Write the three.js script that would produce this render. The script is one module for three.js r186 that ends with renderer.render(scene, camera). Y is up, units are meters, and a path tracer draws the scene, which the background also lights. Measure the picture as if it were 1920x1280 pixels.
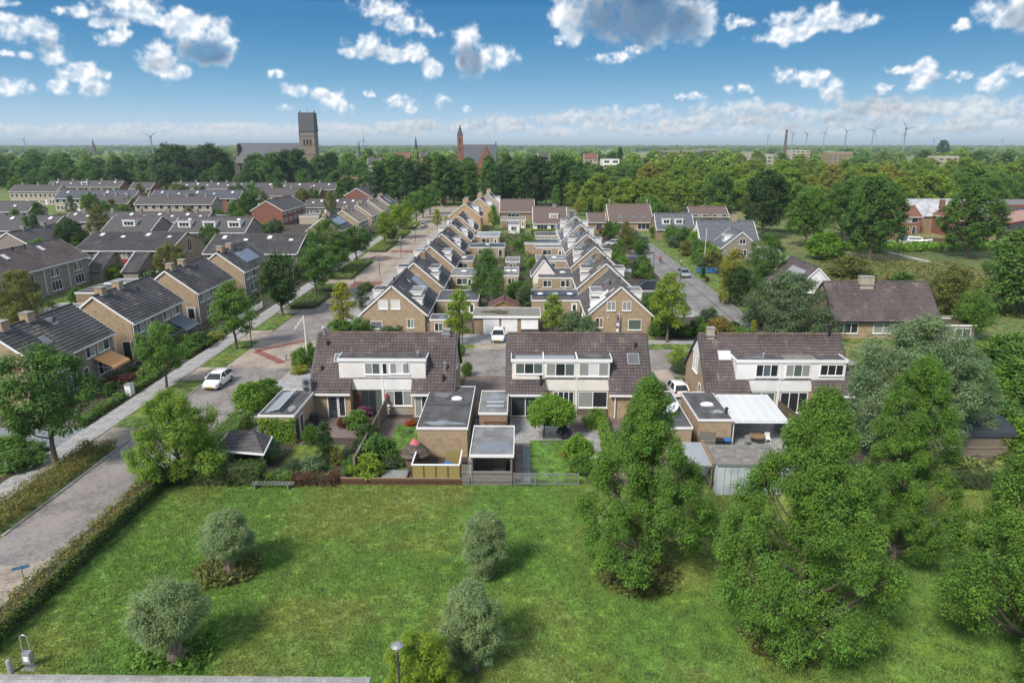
import * as THREE from 'three';
import { mergeGeometries, toCreasedNormals } from 'three/addons/utils/BufferGeometryUtils.js';
import { MarchingCubes } from 'three/addons/objects/MarchingCubes.js';

// ------------------------------------------------------------ camera, sky, sun, exposure
const HC = 25, FL = 1280, PITCH = Math.atan(370 / FL), YAW = 0.67 * Math.PI / 180;
const scene = new THREE.Scene();
const camera = new THREE.PerspectiveCamera(53.13, 1024 / 682, 0.5, 60000);
camera.position.set(0, HC, 0); camera.rotation.order = 'YXZ'; camera.rotation.set(-PITCH, YAW, 0);
const renderer = new THREE.WebGLRenderer({ antialias: true });
renderer.toneMapping = THREE.LinearToneMapping; renderer.toneMappingExposure = 1.42;
renderer.shadowMap.enabled = true;
const SUN = new THREE.Vector3(-0.44, 0.74, 0.58).normalize();
const sun = new THREE.DirectionalLight(0xfff5e8, 3.2);
sun.position.copy(SUN).multiplyScalar(400); sun.position.z -= 120; sun.target.position.set(0, 0, -120); sun.castShadow = true; sun.shadow.radius = 26;
sun.shadow.mapSize.set(4096, 4096);
Object.assign(sun.shadow.camera, { left: -260, right: 260, top: 260, bottom: -260, near: 1, far: 1200 });
scene.add(sun, sun.target);
scene.fog = new THREE.FogExp2(0xc9dcee, 0.00012);

// ------------------------------------------------------------ numbers, noise
function rng(a) { return () => { a |= 0; a = a + 0x6D2B79F5 | 0; let t = Math.imul(a ^ a >>> 15, 1 | a); t = t + Math.imul(t ^ t >>> 7, 61 | t) ^ t; return ((t ^ t >>> 14) >>> 0) / 4294967296; }; }
const lerp = (a, b, t) => a + (b - a) * t, clamp = (x, a = 0, b = 1) => Math.min(b, Math.max(a, x));
const smooth = (a, b, x) => { const t = clamp((x - a) / (b - a)); return t * t * (3 - 2 * t); };
function h2(x, y, s) { let n = Math.imul(x, 374761393) ^ Math.imul(y, 668265263) ^ Math.imul(s, 1274126177); n = Math.imul(n ^ n >>> 13, 1274126177); n = Math.imul(n ^ n >>> 16, 2246822519); return ((n ^ n >>> 15) >>> 0) / 4294967296; }
function vn(x, y, s = 0, per = 0) {
  const xi = Math.floor(x), yi = Math.floor(y), fx = x - xi, fy = y - yi, u = fx * fx * (3 - 2 * fx), v = fy * fy * (3 - 2 * fy);
  let x0 = xi, x1 = xi + 1, y0 = yi, y1 = yi + 1; if (per) { x0 = ((x0 % per) + per) % per; x1 = ((x1 % per) + per) % per; y0 = ((y0 % per) + per) % per; y1 = ((y1 % per) + per) % per; }
  const p = h2(x0, y0, s), q = h2(x0, y1, s), b = p + (h2(x1, y0, s) - p) * u; return b + (q + (h2(x1, y1, s) - q) * u - b) * v;
}
function fbm(x, y, o = 4, s = 0, per = 0) { let a = 0.5, t = 0, n = 0; for (let i = 0; i < o; i++) { t += a * vn(x, y, s + i * 17, per); n += a; a *= 0.5; x *= 2; y *= 2; per *= 2; } return t / n; }

// ------------------------------------------------------------ photograph pixel -> place (a ray, cut by the ground or by a known plane)
function ray(px, py) {
  const u = (px - 960) / FL, v = (py - 640) / FL, sp = Math.sin(PITCH), cp = Math.cos(PITCH), c = Math.cos(YAW), s = Math.sin(YAW);
  const dy = -sp - v * cp, dz = -(cp - v * sp); return [u * c + dz * s, dy, -u * s + dz * c];
}
const gp = (px, py, h = 0) => { const [X, Y, Z] = ray(px, py), t = (HC - h) / -Y; return [X * t, Z * t]; };
const az = (px, py, z) => { const [X, Y, Z] = ray(px, py), t = z / Z; return [X * t, HC + Y * t]; };

// ------------------------------------------------------------ the sky: air and clouds
{
  const W = 4096, Hh = 2048, data = new Float32Array(W * Hh * 4);
  const ang = (px, py) => { const [X, Y, Z] = ray(px, py), l = Math.hypot(X, Z); return [Math.atan2(X, -Z), Math.atan2(Y, l)]; };
  const DK = [.085, .155, .250];
  const stops = [[0, [.55, .66, .75]], [.02, [.45, .59, .72]], [.055, [.25, .45, .63]], [.09, [.14, .335, .54]], [.13, [.075, .25, .465]], [.18, [.036, .175, .385]], [.4, [.03, .135, .32]], [.9, [.035, .135, .31]], [1.6, [.035, .12, .28]]];
  const air = (el) => { let i = 0; while (i < stops.length - 2 && el > stops[i + 1][0]) i++; const [a, A] = stops[i], [b, Bc] = stops[i + 1], t = clamp((el - a) / (b - a)); return [0, 1, 2].map((k) => .84 * lerp(A[k], Bc[k], t)); };
  for (let j = 0; j < Hh; j++) {
    const el = ((j + .5) / Hh - .5) * Math.PI, c = el > 0 ? air(el) : [.3, .34, .33];
    for (let i = 0; i < W; i++) { const o = (j * W + i) * 4; data[o] = c[0]; data[o + 1] = c[1]; data[o + 2] = c[2]; data[o + 3] = 1; }
  }
  const at = (azi, el) => [(azi / (2 * Math.PI) + .25) * W, (el / Math.PI + .5) * Hh];   // u of direction -z is a quarter
  // a cloud: puffs [azimuth, elevation, ra, re]; cores are its thick shaded undersides
  function cloud(puffs, cores, seed, rag = 1, white = 1, dense = .97, oct = 6) {
    const st = oct < 5 ? 2 : 1;
    let a0 = 9, a1 = -9, e0 = 9, e1 = -9, big = 0;
    for (const [a, e, ra, re] of puffs) { a0 = Math.min(a0, a - ra * 1.75); a1 = Math.max(a1, a + ra * 1.75); e0 = Math.min(e0, e - re * 1.75); e1 = Math.max(e1, e + re * 1.75); big = Math.max(big, re); }
    const fr = 1 / (big * 1.1), ft = 1.7 / Math.max(big, .013);
    const [x0, y0] = at(a0, e0), [x1, y1] = at(a1, e1);
    for (let y = Math.floor(y0 / st) * st; y <= y1; y += st) for (let x = Math.floor(x0 / st) * st; x <= x1; x += st) {
      if (y <= Hh / 2 || y >= Hh) continue;
      const a = (x / W - .25) * 2 * Math.PI, e = ((y + .5) / Hh - .5) * Math.PI;
      let pre = -9; for (const [pa, pe, ra, re] of puffs) pre = Math.max(pre, 1.7 - Math.hypot((a - pa) / ra, (e - pe) / re)); if (pre < 0) continue;
      const wa = (fbm(a * fr * 1.3 + 31, e * fr * 1.3, 3, seed + 7) - .5) * 1.5, we = (fbm(a * fr * 1.3, e * fr * 1.3 + 57, 3, seed + 8) - .5) * 1.3;
      let d = -9, lit = 0;
      for (const [pa, pe, ra, re] of puffs) { const q = 1 - ((a - pa) / ra + wa * .6) ** 2 - ((e - pe) / re + we * .6) ** 2; if (q > d) { d = q; lit = (e - pe) / re; } }
      if (d < -1.1) continue;
      const n1 = fbm(a * fr, e * fr, oct, seed), n2 = fbm(a * ft + 7 + wa * .4, e * ft, 3, seed + 50), n2b = fbm(a * ft + 7 + .3 + wa * .4, e * ft - .5, 3, seed + 50), n3 = oct > 4 ? fbm(a * ft * 5, e * ft * 5, 2, seed + 70) : .5;
      d = Math.min(d, .7) + (n1 - .5) * 2.3 * rag + (n2 - .5) * .9 * rag + (n3 - .5) * .75;
      const al = Math.pow(smooth(-.35, 1.0, d), 1.2) * dense; if (al <= 0) continue;
      let core = 0;
      for (const [ca, ce, ra, re, k] of cores) { const q = 1 - ((a - ca) / ra) ** 2 - ((e - ce) / re) ** 2; core = Math.max(core, smooth(-.6, .8, q + (n1 - .5) * 1.1) * k * (.72 + .5 * n2)); }
      const sh = clamp((n2b - n2) * 2.8 + .20 - lit * .30 + smooth(.4, 1.3, d) * .2, 0, .7);
      const wcol = [lerp(.78, .32, sh) * white, lerp(.79, .43, sh) * white, lerp(.80, .56, sh) * white];
      for (let yy = y; yy < Math.min(Hh, y + st); yy++) for (let xx = x; xx < x + st; xx++) { const o = ((yy * W) + ((xx % W) + W) % W) * 4; for (let k = 0; k < 3; k++) data[o + k] = lerp(data[o + k], lerp(wcol[k], DK[k], core), al); }
    }
  }
  // the clouds of the photograph, each puff given by the pixel it stands at
  const P = (px, py, rx, ry) => { const [a, e] = ang(px, py), [a2] = ang(px + 1, py), [, e2] = ang(px, py - 1); return [a, e, rx * (a2 - a), ry * (e2 - e)]; };
  const C = (puffs, cores = [], rag = 1) => { cloud(puffs.concat(cores.filter((c) => c[4] > .4).map((c) => c.slice(0, 4))).map((p) => P(...p)), cores.map((c) => [...P(...c), c[4]]), Math.round(puffs[0][0]) + 3, rag); };
  C([[20, 48, 60, 26], [75, 60, 40, 30], [95, 98, 34, 20], [50, 104, 18, 8]], [[84, 84, 20, 16, .55]]);
  C([[0, 4, 34, 9]]); C([[112, 20, 14, 8]]); C([[145, 20, 22, 14]]);
  C([[235, 14, 72, 30], [280, 34, 50, 14], [200, 40, 40, 12]], [[225, 36, 34, 8, .4]]);
  C([[205, 74, 32, 14], [228, 60, 14, 18]], [], 1.2);
  C([[345, 40, 34, 22], [385, 60, 42, 40], [420, 95, 30, 28], [330, 55, 30, 22]], [[385, 99, 52, 26, .95]]);
  C([[295, 112, 38, 34], [320, 135, 36, 14]], [[300, 122, 30, 14, .45]]);
  C([[150, 135, 48, 20], [170, 165, 32, 16], [105, 165, 22, 16]], [[170, 168, 16, 10, .3]], .9);
  C([[30, 160, 36, 16], [10, 172, 30, 8]]); C([[12, 100, 16, 7]]); C([[515, 138, 20, 9]], [], 1.3);
  C([[715, 18, 56, 24], [750, 40, 34, 20]], []); C([[700, 86, 56, 26], [735, 100, 34, 16], [655, 98, 24, 10]], [[705, 100, 40, 10, .3]]);
  C([[780, 98, 24, 22], [806, 125, 22, 22]], [[792, 118, 12, 14, .3]]); C([[798, 60, 26, 15]], [], 1.3);
  C([[875, 75, 30, 26], [925, 108, 40, 26], [880, 125, 26, 24]], [[880, 116, 24, 34, .85]]);
  C([[1062, 30, 34, 34], [1070, 55, 28, 28], [1170, 20, 130, 52], [1270, 30, 60, 44], [1315, 40, 30, 26]], [[1185, 30, 110, 60, .95], [1275, 45, 44, 44, .9]], .8);
  C([[1045, 76, 12, 10]]); C([[1150, 108, 38, 12], [1190, 92, 18, 10]], [], 1.1); C([[1385, 44, 38, 13]], [], 1.3);
  C([[1530, 36, 76, 26], [1600, 42, 46, 16], [1465, 68, 52, 17], [1510, 58, 40, 18]], [[1560, 50, 40, 8, .12]], .85);
  C([[1885, 14, 60, 32], [1890, 40, 34, 18]], [[1915, 36, 36, 28, .6]], .8); C([[1803, 47, 20, 12]]);
  C([[1472, 142, 24, 17]]); C([[1535, 147, 34, 15], [1560, 168, 20, 26]], [[1562, 180, 16, 10, .3]]);
  C([[1738, 126, 28, 17], [1735, 150, 30, 24]], [[1752, 152, 16, 18, .4]]); C([[1690, 132, 24, 7]], [], 1.3);
  C([[1895, 130, 36, 14], [1860, 155, 34, 20]], [[1880, 168, 30, 8, .2]]); C([[1655, 165, 20, 10]]); C([[1800, 142, 26, 9]], [], 1.3);
  C([[555, 170, 30, 14], [600, 176, 22, 12], [630, 195, 30, 20]], [], .9); C([[533, 201, 14, 7]]);
  C([[750, 190, 30, 14], [768, 205, 12, 8]], [], 1.2); C([[832, 192, 17, 17]], [[835, 198, 12, 12, .6]]); C([[875, 203, 8, 9]]); C([[690, 175, 10, 7]], [], 1.3);
  C([[1290, 180, 30, 8]], [], 1.2); C([[1385, 167, 30, 9]], [], 1.2);
  // the bank of low cumulus along the horizon, all the way round
  const rb = rng(91);
  for (let i = 0; i < 170; i++) {
    const px = 560 + rb() * 1400, t = (px - 560) / 1360, top = lerp(252, 188, Math.pow(clamp(t), .55)), py = lerp(250, top, Math.pow(rb(), 1.3)), s = (.35 + 1.15 * rb()) * lerp(.5, 1, clamp((256 - py) / 50));
    const q = P(px, py, 44 * s, 13 * s); cloud([q], [[q[0], q[1] - q[3] * .55, q[2] * 1.1, q[3] * .6, .16 * rb() + .04]], i + 300, .95, lerp(.62, .92, rb()), .62);
  }
  for (let i = 0; i < 90; i++) { const q = P(-40 + rb() * 700, 236 + rb() * 22, 40 * (.5 + rb()), 7 * (.5 + rb())); cloud([q], [], i + 900, .9, .80, .42); }
  for (let i = 0; i < 420; i++) { let a = (rb() - .5) * 2 * Math.PI; if (Math.abs(a) < .72) continue; const s = .5 + rb(); cloud([[a, .012 + rb() * .055, .034 * s, .0105 * s]], [], i + 1200, .9, .86, .8, 4); }
  // and scattered cumulus over the rest of the sky
  for (let i = 0; i < 330; i++) {
    const el = Math.asin(.07 + rb() * .92), a = (rb() - .5) * 2 * Math.PI; if (Math.abs(a) < .8 && el < .34) continue;
    const s = .035 + .10 * rb() * (.6 + el), ca = Math.max(.3, Math.cos(el)), ps = [];
    for (let k = 0; k < 4; k++) ps.push([a + (rb() - .5) * 1.6 * s / ca, el + (rb() - .5) * .7 * s, s * (.5 + .5 * rb()) / ca, s * (.3 + .35 * rb())]);
    if (ps.every((p) => p[1] + p[3] * 1.5 < 1.5)) cloud(ps, [[a, el - .2 * s, s * .8 / ca, s * .4, .75 * rb()]], i + 2000, .9, 1, .97, 4);
  }
  const t = new THREE.DataTexture(data, W, Hh, THREE.RGBAFormat, THREE.FloatType);
  t.mapping = THREE.EquirectangularReflectionMapping; t.magFilter = THREE.LinearFilter; t.colorSpace = THREE.LinearSRGBColorSpace; t.needsUpdate = true;
  scene.background = t; scene.environment = t;
}
// ------------------------------------------------------------ textures (neutral, the material gives the colour); uv are metres
function tex(n, metres, fn, srgb = true, gain = srgb ? 1.1 : 1) {
  const d = new Uint8Array(n * n * 4);
  for (let j = 0; j < n; j++) for (let i = 0; i < n; i++) { const c = fn(i / n, j / n), o = (j * n + i) * 4; for (let k = 0; k < 3; k++) d[o + k] = clamp((Array.isArray(c) ? c[k] : c) * gain) * 255; d[o + 3] = 255; }
  const t = new THREE.DataTexture(d, n, n); t.wrapS = t.wrapT = THREE.RepeatWrapping; t.magFilter = t.minFilter = THREE.LinearFilter;
  if (srgb) t.colorSpace = THREE.SRGBColorSpace; t.repeat.set(1 / metres, 1 / metres); t.needsUpdate = true; return t;
}
function coursed(nx, ny, joint, vary, jointTone, seed) {
  return (u, v) => {
    const row = Math.floor(v * ny), uu = u * nx + (row % 2) * .5, col = ((Math.floor(uu) % nx) + nx) % nx, fx = uu - Math.floor(uu), fy = v * ny - row;
    const t = .86 + (h2(col, row, seed) - .5) * vary + (fbm(u * 24, v * 24, 3, seed, 24) - .5) * .14 + (fbm(u * 3, v * 3, 2, seed + 9, 3) - .5) * .09;
    return fx < joint || fy < joint * nx / ny * .9 ? jointTone * (.9 + .2 * vn(u * 64, v * 64, seed, 64)) : t;
  };
}
const TX = {
  brick: tex(512, 1.5, coursed(7, 24, .05, .14, .84, 1)),
  paver: tex(1024, 8, (() => { const f = coursed(40, 80, .08, .16, .70, 2); return (u, v) => f(u, v) + (fbm(u * 5, v * 5, 4, 77, 5) - .5) * .34 - (fbm(u * 9, v * 9, 3, 78, 9) > .66 ? .07 : 0); })()),
  paverBump: tex(512, 2, coursed(10, 20, .07, .10, .3, 2), false),
  slab: tex(512, 2.4, (u, v) => { const i = Math.floor(u * 8), j = Math.floor(v * 8), fx = u * 8 - i, fy = v * 8 - j; return fx < .035 || fy < .035 ? .6 : .86 + (h2(i, j, 5) - .5) * .16 + (fbm(u * 30, v * 30, 3, 6, 30) - .5) * .16; }),
  felt: tex(512, 4, (u, v) => { const s = (v * 4) % 1; return (s < .02 ? .62 : .82) + (fbm(u * 5, v * 5, 4, 7, 5) - .5) * .5 + (vn(u * 128, v * 128, 8, 128) - .5) * .12; }),
  gravel: tex(512, 1.6, (u, v) => { const a = vn(u * 34, v * 34, 11, 34), b = vn(u * 60, v * 60, 12, 60); return .55 + .5 * a * b + .2 * (fbm(u * 4, v * 4, 2, 13, 4) - .5); }),
  grass: tex(1024, 9, (u, v) => { const f = fbm(u * 90, v * 90, 3, 21, 90), g = fbm(u * 14, v * 14, 3, 22, 14), m = fbm(u * 4, v * 4, 3, 24, 4), t = .40 + f * .50 + (g - .5) * .55; const y = smooth(.5, .75, m + (f - .5) * .4); return [t * (1 + .09 * y), t * (1 + .01 * y), t * (1 - .05 * y)]; }),
  grassBump: tex(512, 2.2, (u, v) => fbm(u * 60, v * 60, 3, 23, 60), false),
  soil: tex(512, 3, (u, v) => .5 + .6 * fbm(u * 30, v * 30, 4, 31, 30) - .15),
  plank: tex(512, 1.6, (u, v) => { const p = Math.floor(v * 12), f = v * 12 - p; return f < .07 ? .4 : .78 + (h2(p, 3, 4) - .5) * .25 + (fbm(u * 5, v * 60 + p * 3.7, 3, 41, 0) - .5) * .3; }),
  tiles: tex(512, 3.0, (u, v) => { const r = Math.floor(v * 9), fy = v * 9 - r, c = Math.floor(u * 10), fx = u * 10 - c; return (fy > .86 ? .55 : .8 + fy * .1) * (fx < .14 ? .84 : 1) + (h2(c, r, 51) - .5) * .16 + (fbm(u * 4, v * 4, 3, 52, 4) - .5) * .22; }),
  tilesBump: tex(512, 3.0, (u, v) => { const r = v * 9 - Math.floor(v * 9), c = u * 10 - Math.floor(u * 10); return r * .6 + .4 * Math.sin(c * Math.PI); }, false),
  stain: tex(512, 6, (u, v) => .85 + (fbm(u * 6, v * 6, 5, 61, 6) - .5) * .35),
  soft: tex(512, 6, (u, v) => .88 + (fbm(u * 6, v * 6, 5, 62, 6) - .5) * .12),
  bark: tex(256, 1, (u, v) => .45 + .8 * fbm(u * 16, v * 4, 4, 71, 0) - .1),
};
const col = (r, g, b) => new THREE.Color().setRGB(r, g, b);
const mat = (c, o = {}) => new THREE.MeshStandardMaterial({ color: Array.isArray(c) ? col(...c) : c, roughness: .85, ...o });
const brick = (c) => mat(c, { map: TX.brick, roughness: .9 });
const M = {
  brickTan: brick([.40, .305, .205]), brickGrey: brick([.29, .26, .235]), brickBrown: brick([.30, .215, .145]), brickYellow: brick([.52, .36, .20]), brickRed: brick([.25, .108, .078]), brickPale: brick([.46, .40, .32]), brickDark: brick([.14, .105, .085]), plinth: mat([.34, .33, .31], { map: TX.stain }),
  white: mat([.84, .86, .88], { roughness: .55, map: TX.soft }), cream: mat([.80, .78, .73], { roughness: .6, map: TX.soft }), whiteTrim: mat([.82, .83, .85], { roughness: .5 }), pinkish: mat([.82, .81, .80], { map: TX.soft, roughness: .6 }),
  glass: mat([.028, .034, .04], { roughness: .06, metalness: 0 }), glassCurtain: mat([.27, .29, .28], { roughness: .16 }), glassGreen: mat([.10, .13, .12], { roughness: .08 }), glassSky: mat([.10, .13, .16], { roughness: .04 }), blind: mat([.62, .64, .66], { roughness: .6 }), blindGrey: mat([.13, .145, .18], { roughness: .6 }),
  black: mat([.02, .02, .022], { roughness: .5 }), anthracite: mat([.05, .055, .065], { roughness: .5 }), zinc: mat([.34, .36, .38], { roughness: .45, metalness: .5 }), steel: mat([.55, .57, .6], { roughness: .35, metalness: .8 }), panel: mat([.05, .065, .10], { roughness: .12 }), panelPale: mat([.33, .36, .40], { roughness: .2 }),
  felt: mat([.105, .105, .112], { map: TX.felt, roughness: .8 }), feltPale: mat([.23, .235, .24], { map: TX.felt, roughness: .75 }), gravel: mat([.38, .36, .33], { map: TX.gravel, bumpMap: TX.gravel, bumpScale: .02 }), puddle: new THREE.MeshPhysicalMaterial({ color: col(.20, .22, .25), roughness: .04, ior: 1.7 }), moss: mat([.16, .13, .06], { map: TX.soil }),  // puddle: paler base colour and raised ior put in a bright sky reflection
  tileFar: mat([.105, .098, .105], { map: TX.tiles, bumpMap: TX.tilesBump, bumpScale: .04, roughness: .8 }), tileFarBrown: mat([.17, .125, .11], { map: TX.tiles, bumpMap: TX.tilesBump, bumpScale: .04, roughness: .8 }), tileFarSunlit: mat([.34, .29, .24], { map: TX.tiles, bumpMap: TX.tilesBump, bumpScale: .04 }), tileFarBlue: mat([.13, .145, .175], { map: TX.tiles, bumpMap: TX.tilesBump, bumpScale: .04, roughness: .7 }), tileFarRed: mat([.23, .105, .072], { map: TX.tiles }), slate: mat([.085, .095, .12], { map: TX.tiles, roughness: .6 }),
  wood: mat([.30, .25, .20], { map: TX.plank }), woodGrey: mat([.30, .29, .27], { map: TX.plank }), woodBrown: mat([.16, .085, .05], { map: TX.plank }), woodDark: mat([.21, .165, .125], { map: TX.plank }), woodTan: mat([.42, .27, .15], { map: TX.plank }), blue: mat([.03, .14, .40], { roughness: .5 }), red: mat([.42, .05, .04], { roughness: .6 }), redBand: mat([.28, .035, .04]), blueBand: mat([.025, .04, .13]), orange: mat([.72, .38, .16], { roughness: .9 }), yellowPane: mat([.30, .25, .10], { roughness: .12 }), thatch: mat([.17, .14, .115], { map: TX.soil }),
  paver: mat([.285, .26, .255], { map: TX.paver, bumpMap: TX.paverBump, bumpScale: .008 }), paverTan: mat([.40, .345, .285], { map: TX.paver, bumpMap: TX.paverBump, bumpScale: .008 }), paverPurple: mat([.20, .155, .145], { map: TX.paver }), paverRed: mat([.26, .105, .09], { map: TX.paver }), paverDark: mat([.12, .105, .105], { map: TX.paver }), slabGrey: mat([.38, .38, .385], { map: TX.slab }), slabBlue: mat([.24, .265, .295], { map: TX.slab }), kerb: mat([.30, .30, .295], { map: TX.stain }), asphalt: mat([.25, .245, .25], { map: TX.paver }), path: mat([.45, .43, .40], { map: TX.stain }),
  soil: mat([.13, .10, .075], { map: TX.soil, bumpMap: TX.soil, bumpScale: .05 }), verge: mat([.21, .34, .06], { map: TX.grass, bumpMap: TX.grassBump, bumpScale: .05 }), lawnFine: mat([.17, .37, .05], { map: TX.grass, bumpMap: TX.grassBump, bumpScale: .03 }),
  bark: mat([.20, .165, .13], { map: TX.bark, bumpMap: TX.bark, bumpScale: .03 }), barkPale: mat([.38, .36, .33], { map: TX.bark }), barkRed: mat([.22, .17, .135], { map: TX.bark, bumpMap: TX.bark, bumpScale: .04 }), rubber: mat([.02, .02, .02], { roughness: .8 }), plate: mat([.75, .52, .05], { roughness: .5 }), lampGlass: mat([.55, .6, .66], { roughness: .2 }), redLens: mat([.4, .02, .02], { roughness: .2 }), water: mat([.05, .06, .045], { roughness: .06 }), stone: mat([.24, .205, .165], { map: TX.brick }), stoneDark: mat([.13, .11, .10], { map: TX.brick }),
};
// ------------------------------------------------------------ shape builder: gathers faces, writes ONE named mesh in its parent's frame
class B {
  constructor() { this.p = []; this.t = []; }
  tri(a, b, c, ua, ub, uc) {
    this.p.push(...a, ...b, ...c);
    if (!ua) {
      const e = [b[0] - a[0], b[1] - a[1], b[2] - a[2]], f = [c[0] - a[0], c[1] - a[1], c[2] - a[2]], n = [Math.abs(e[1] * f[2] - e[2] * f[1]), Math.abs(e[2] * f[0] - e[0] * f[2]), Math.abs(e[0] * f[1] - e[1] * f[0])];
      const pick = n[1] >= n[0] && n[1] >= n[2] ? (q) => [q[0], q[2]] : n[0] > n[2] ? (q) => [q[2], q[1]] : (q) => [q[0], q[1]];
      ua = pick(a); ub = pick(b); uc = pick(c);
    }
    this.t.push(...ua, ...ub, ...uc); return this;
  }
  quad(a, b, c, d, u) { if (u) { this.tri(a, b, c, u[0], u[1], u[2]); return this.tri(a, c, d, u[0], u[2], u[3]); } this.tri(a, b, c); return this.tri(a, c, d); }
  box(x0, y0, z0, x1, y1, z1) {
    if (x0 > x1) [x0, x1] = [x1, x0]; if (y0 > y1) [y0, y1] = [y1, y0]; if (z0 > z1) [z0, z1] = [z1, z0];
    const v = (i, j, k) => [i ? x1 : x0, j ? y1 : y0, k ? z1 : z0];
    this.quad(v(0, 0, 1), v(1, 0, 1), v(1, 1, 1), v(0, 1, 1)); this.quad(v(1, 0, 0), v(0, 0, 0), v(0, 1, 0), v(1, 1, 0));
    this.quad(v(1, 0, 1), v(1, 0, 0), v(1, 1, 0), v(1, 1, 1)); this.quad(v(0, 0, 0), v(0, 0, 1), v(0, 1, 1), v(0, 1, 0));
    this.quad(v(0, 1, 1), v(1, 1, 1), v(1, 1, 0), v(0, 1, 0)); return this.quad(v(0, 0, 0), v(1, 0, 0), v(1, 0, 1), v(0, 0, 1));
  }
  // polygon in (a, y) swept along the other axis: axis 'z' -> a is x, swept in z; axis 'x' -> a is z, swept in x; 'y' -> (x, z) swept in y
  sweep(poly, axis, s0, s1) {
    const m = axis === 'z' ? (a, y, s) => [a, y, s] : axis === 'x' ? (a, y, s) => [s, y, a] : (a, y, s) => [a, s, y];
    const tr = THREE.ShapeUtils.triangulateShape(poly.map((q) => new THREE.Vector2(...q)), []);
    for (const [i, j, k] of tr) { this.tri(m(...poly[i], s1), m(...poly[j], s1), m(...poly[k], s1)); this.tri(m(...poly[k], s0), m(...poly[j], s0), m(...poly[i], s0)); }
    poly.forEach((q, i) => { const r = poly[(i + 1) % poly.length]; this.quad(m(...q, s0), m(...r, s0), m(...r, s1), m(...q, s1)); }); return this;
  }
  beam(p, q, w, h, up = [0, 1, 0]) {
    const P = new THREE.Vector3(...p), Q = new THREE.Vector3(...q), d = Q.clone().sub(P).normalize(), s = d.clone().cross(new THREE.Vector3(...up)); if (s.lengthSq() < 1e-6) s.set(1, 0, 0); s.normalize();
    const u = s.clone().cross(d), c = (o, i, j) => o.clone().addScaledVector(s, i * w / 2).addScaledVector(u, j * h / 2).toArray();
    const a = [c(P, -1, -1), c(P, 1, -1), c(P, 1, 1), c(P, -1, 1)], b = [c(Q, -1, -1), c(Q, 1, -1), c(Q, 1, 1), c(Q, -1, 1)];
    for (let i = 0; i < 4; i++) { const j = (i + 1) % 4; this.quad(a[i], a[j], b[j], b[i]); } this.quad(a[3], a[2], a[1], a[0]); return this.quad(...b);
  }
  tube(p, q, r0, r1 = r0, n = 8, cap = true) {
    const P = new THREE.Vector3(...p), Q = new THREE.Vector3(...q), d = Q.clone().sub(P).normalize(), s = new THREE.Vector3(Math.abs(d.y) > .9 ? 1 : 0, Math.abs(d.y) > .9 ? 0 : 1, 0).cross(d).normalize(), u = d.clone().cross(s), L = P.distanceTo(Q);
    const c = (o, r, i) => { const a = i / n * 2 * Math.PI; return o.clone().addScaledVector(s, Math.cos(a) * r).addScaledVector(u, Math.sin(a) * r).toArray(); };
    for (let i = 0; i < n; i++) { this.quad(c(P, r0, i), c(P, r0, i + 1), c(Q, r1, i + 1), c(Q, r1, i), [[i / n, 0], [(i + 1) / n, 0], [(i + 1) / n, L], [i / n, L]]); if (cap) { this.tri(q, c(Q, r1, i), c(Q, r1, i + 1)); this.tri(p, c(P, r0, i + 1), c(P, r0, i)); } } return this;
  }
  geo(o = [0, 0, 0]) {
    const p = new Float32Array(this.p); for (let i = 0; i < p.length; i += 3) { p[i] -= o[0]; p[i + 1] -= o[1]; p[i + 2] -= o[2]; }
    const g = new THREE.BufferGeometry(); g.setAttribute('position', new THREE.BufferAttribute(p, 3)); g.setAttribute('uv', new THREE.BufferAttribute(new Float32Array(this.t), 2)); g.computeVertexNormals(); return g;
  }
  build(name, m, parent, kind) { const o = originOf(parent), me = new THREE.Mesh(this.geo(o), m); me.name = name; me.org = o; parent.add(me); if (kind) me.userData.kind = kind; return me; }
}
const originOf = (p) => p.org || [0, 0, 0];
const taken = new Map();
function numbered(n) { const k = taken.get(n) || 0; taken.set(n, k + 1); return k ? n + '_' + String(k).padStart(3, '0') : n; }
function thing(name, label, category, at = [0, 0, 0], group) { const g = new THREE.Group(); g.name = numbered(name); g.position.set(...at); g.org = at; g.userData = { label, category }; if (group) g.userData.group = group; scene.add(g); return g; }
function ground(name, b, m) { const me = b.build(numbered(name), m, scene); me.userData.kind = 'structure'; return me; }
const flat = (x0, z0, x1, z1, y) => new B().quad([x0, y, Math.max(z0, z1)], [x1, y, Math.max(z0, z1)], [x1, y, Math.min(z0, z1)], [x0, y, Math.min(z0, z1)]);
// face of a wall: f = +z (towards the photographer), b = -z, r = +x, l = -x; (a, y, d) -> along, up, out of the wall
const faceMap = { f: (p) => (a, y, d) => [a, y, p + d], b: (p) => (a, y, d) => [a, y, p - d], r: (p) => (a, y, d) => [p + d, y, a], l: (p) => (a, y, d) => [p - d, y, a] };
function fbox(b, f, a0, a1, y0, y1, d0, d1) { const p = f(a0, y0, d0), q = f(a1, y1, d1); return b.box(...p, ...q); }
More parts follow.
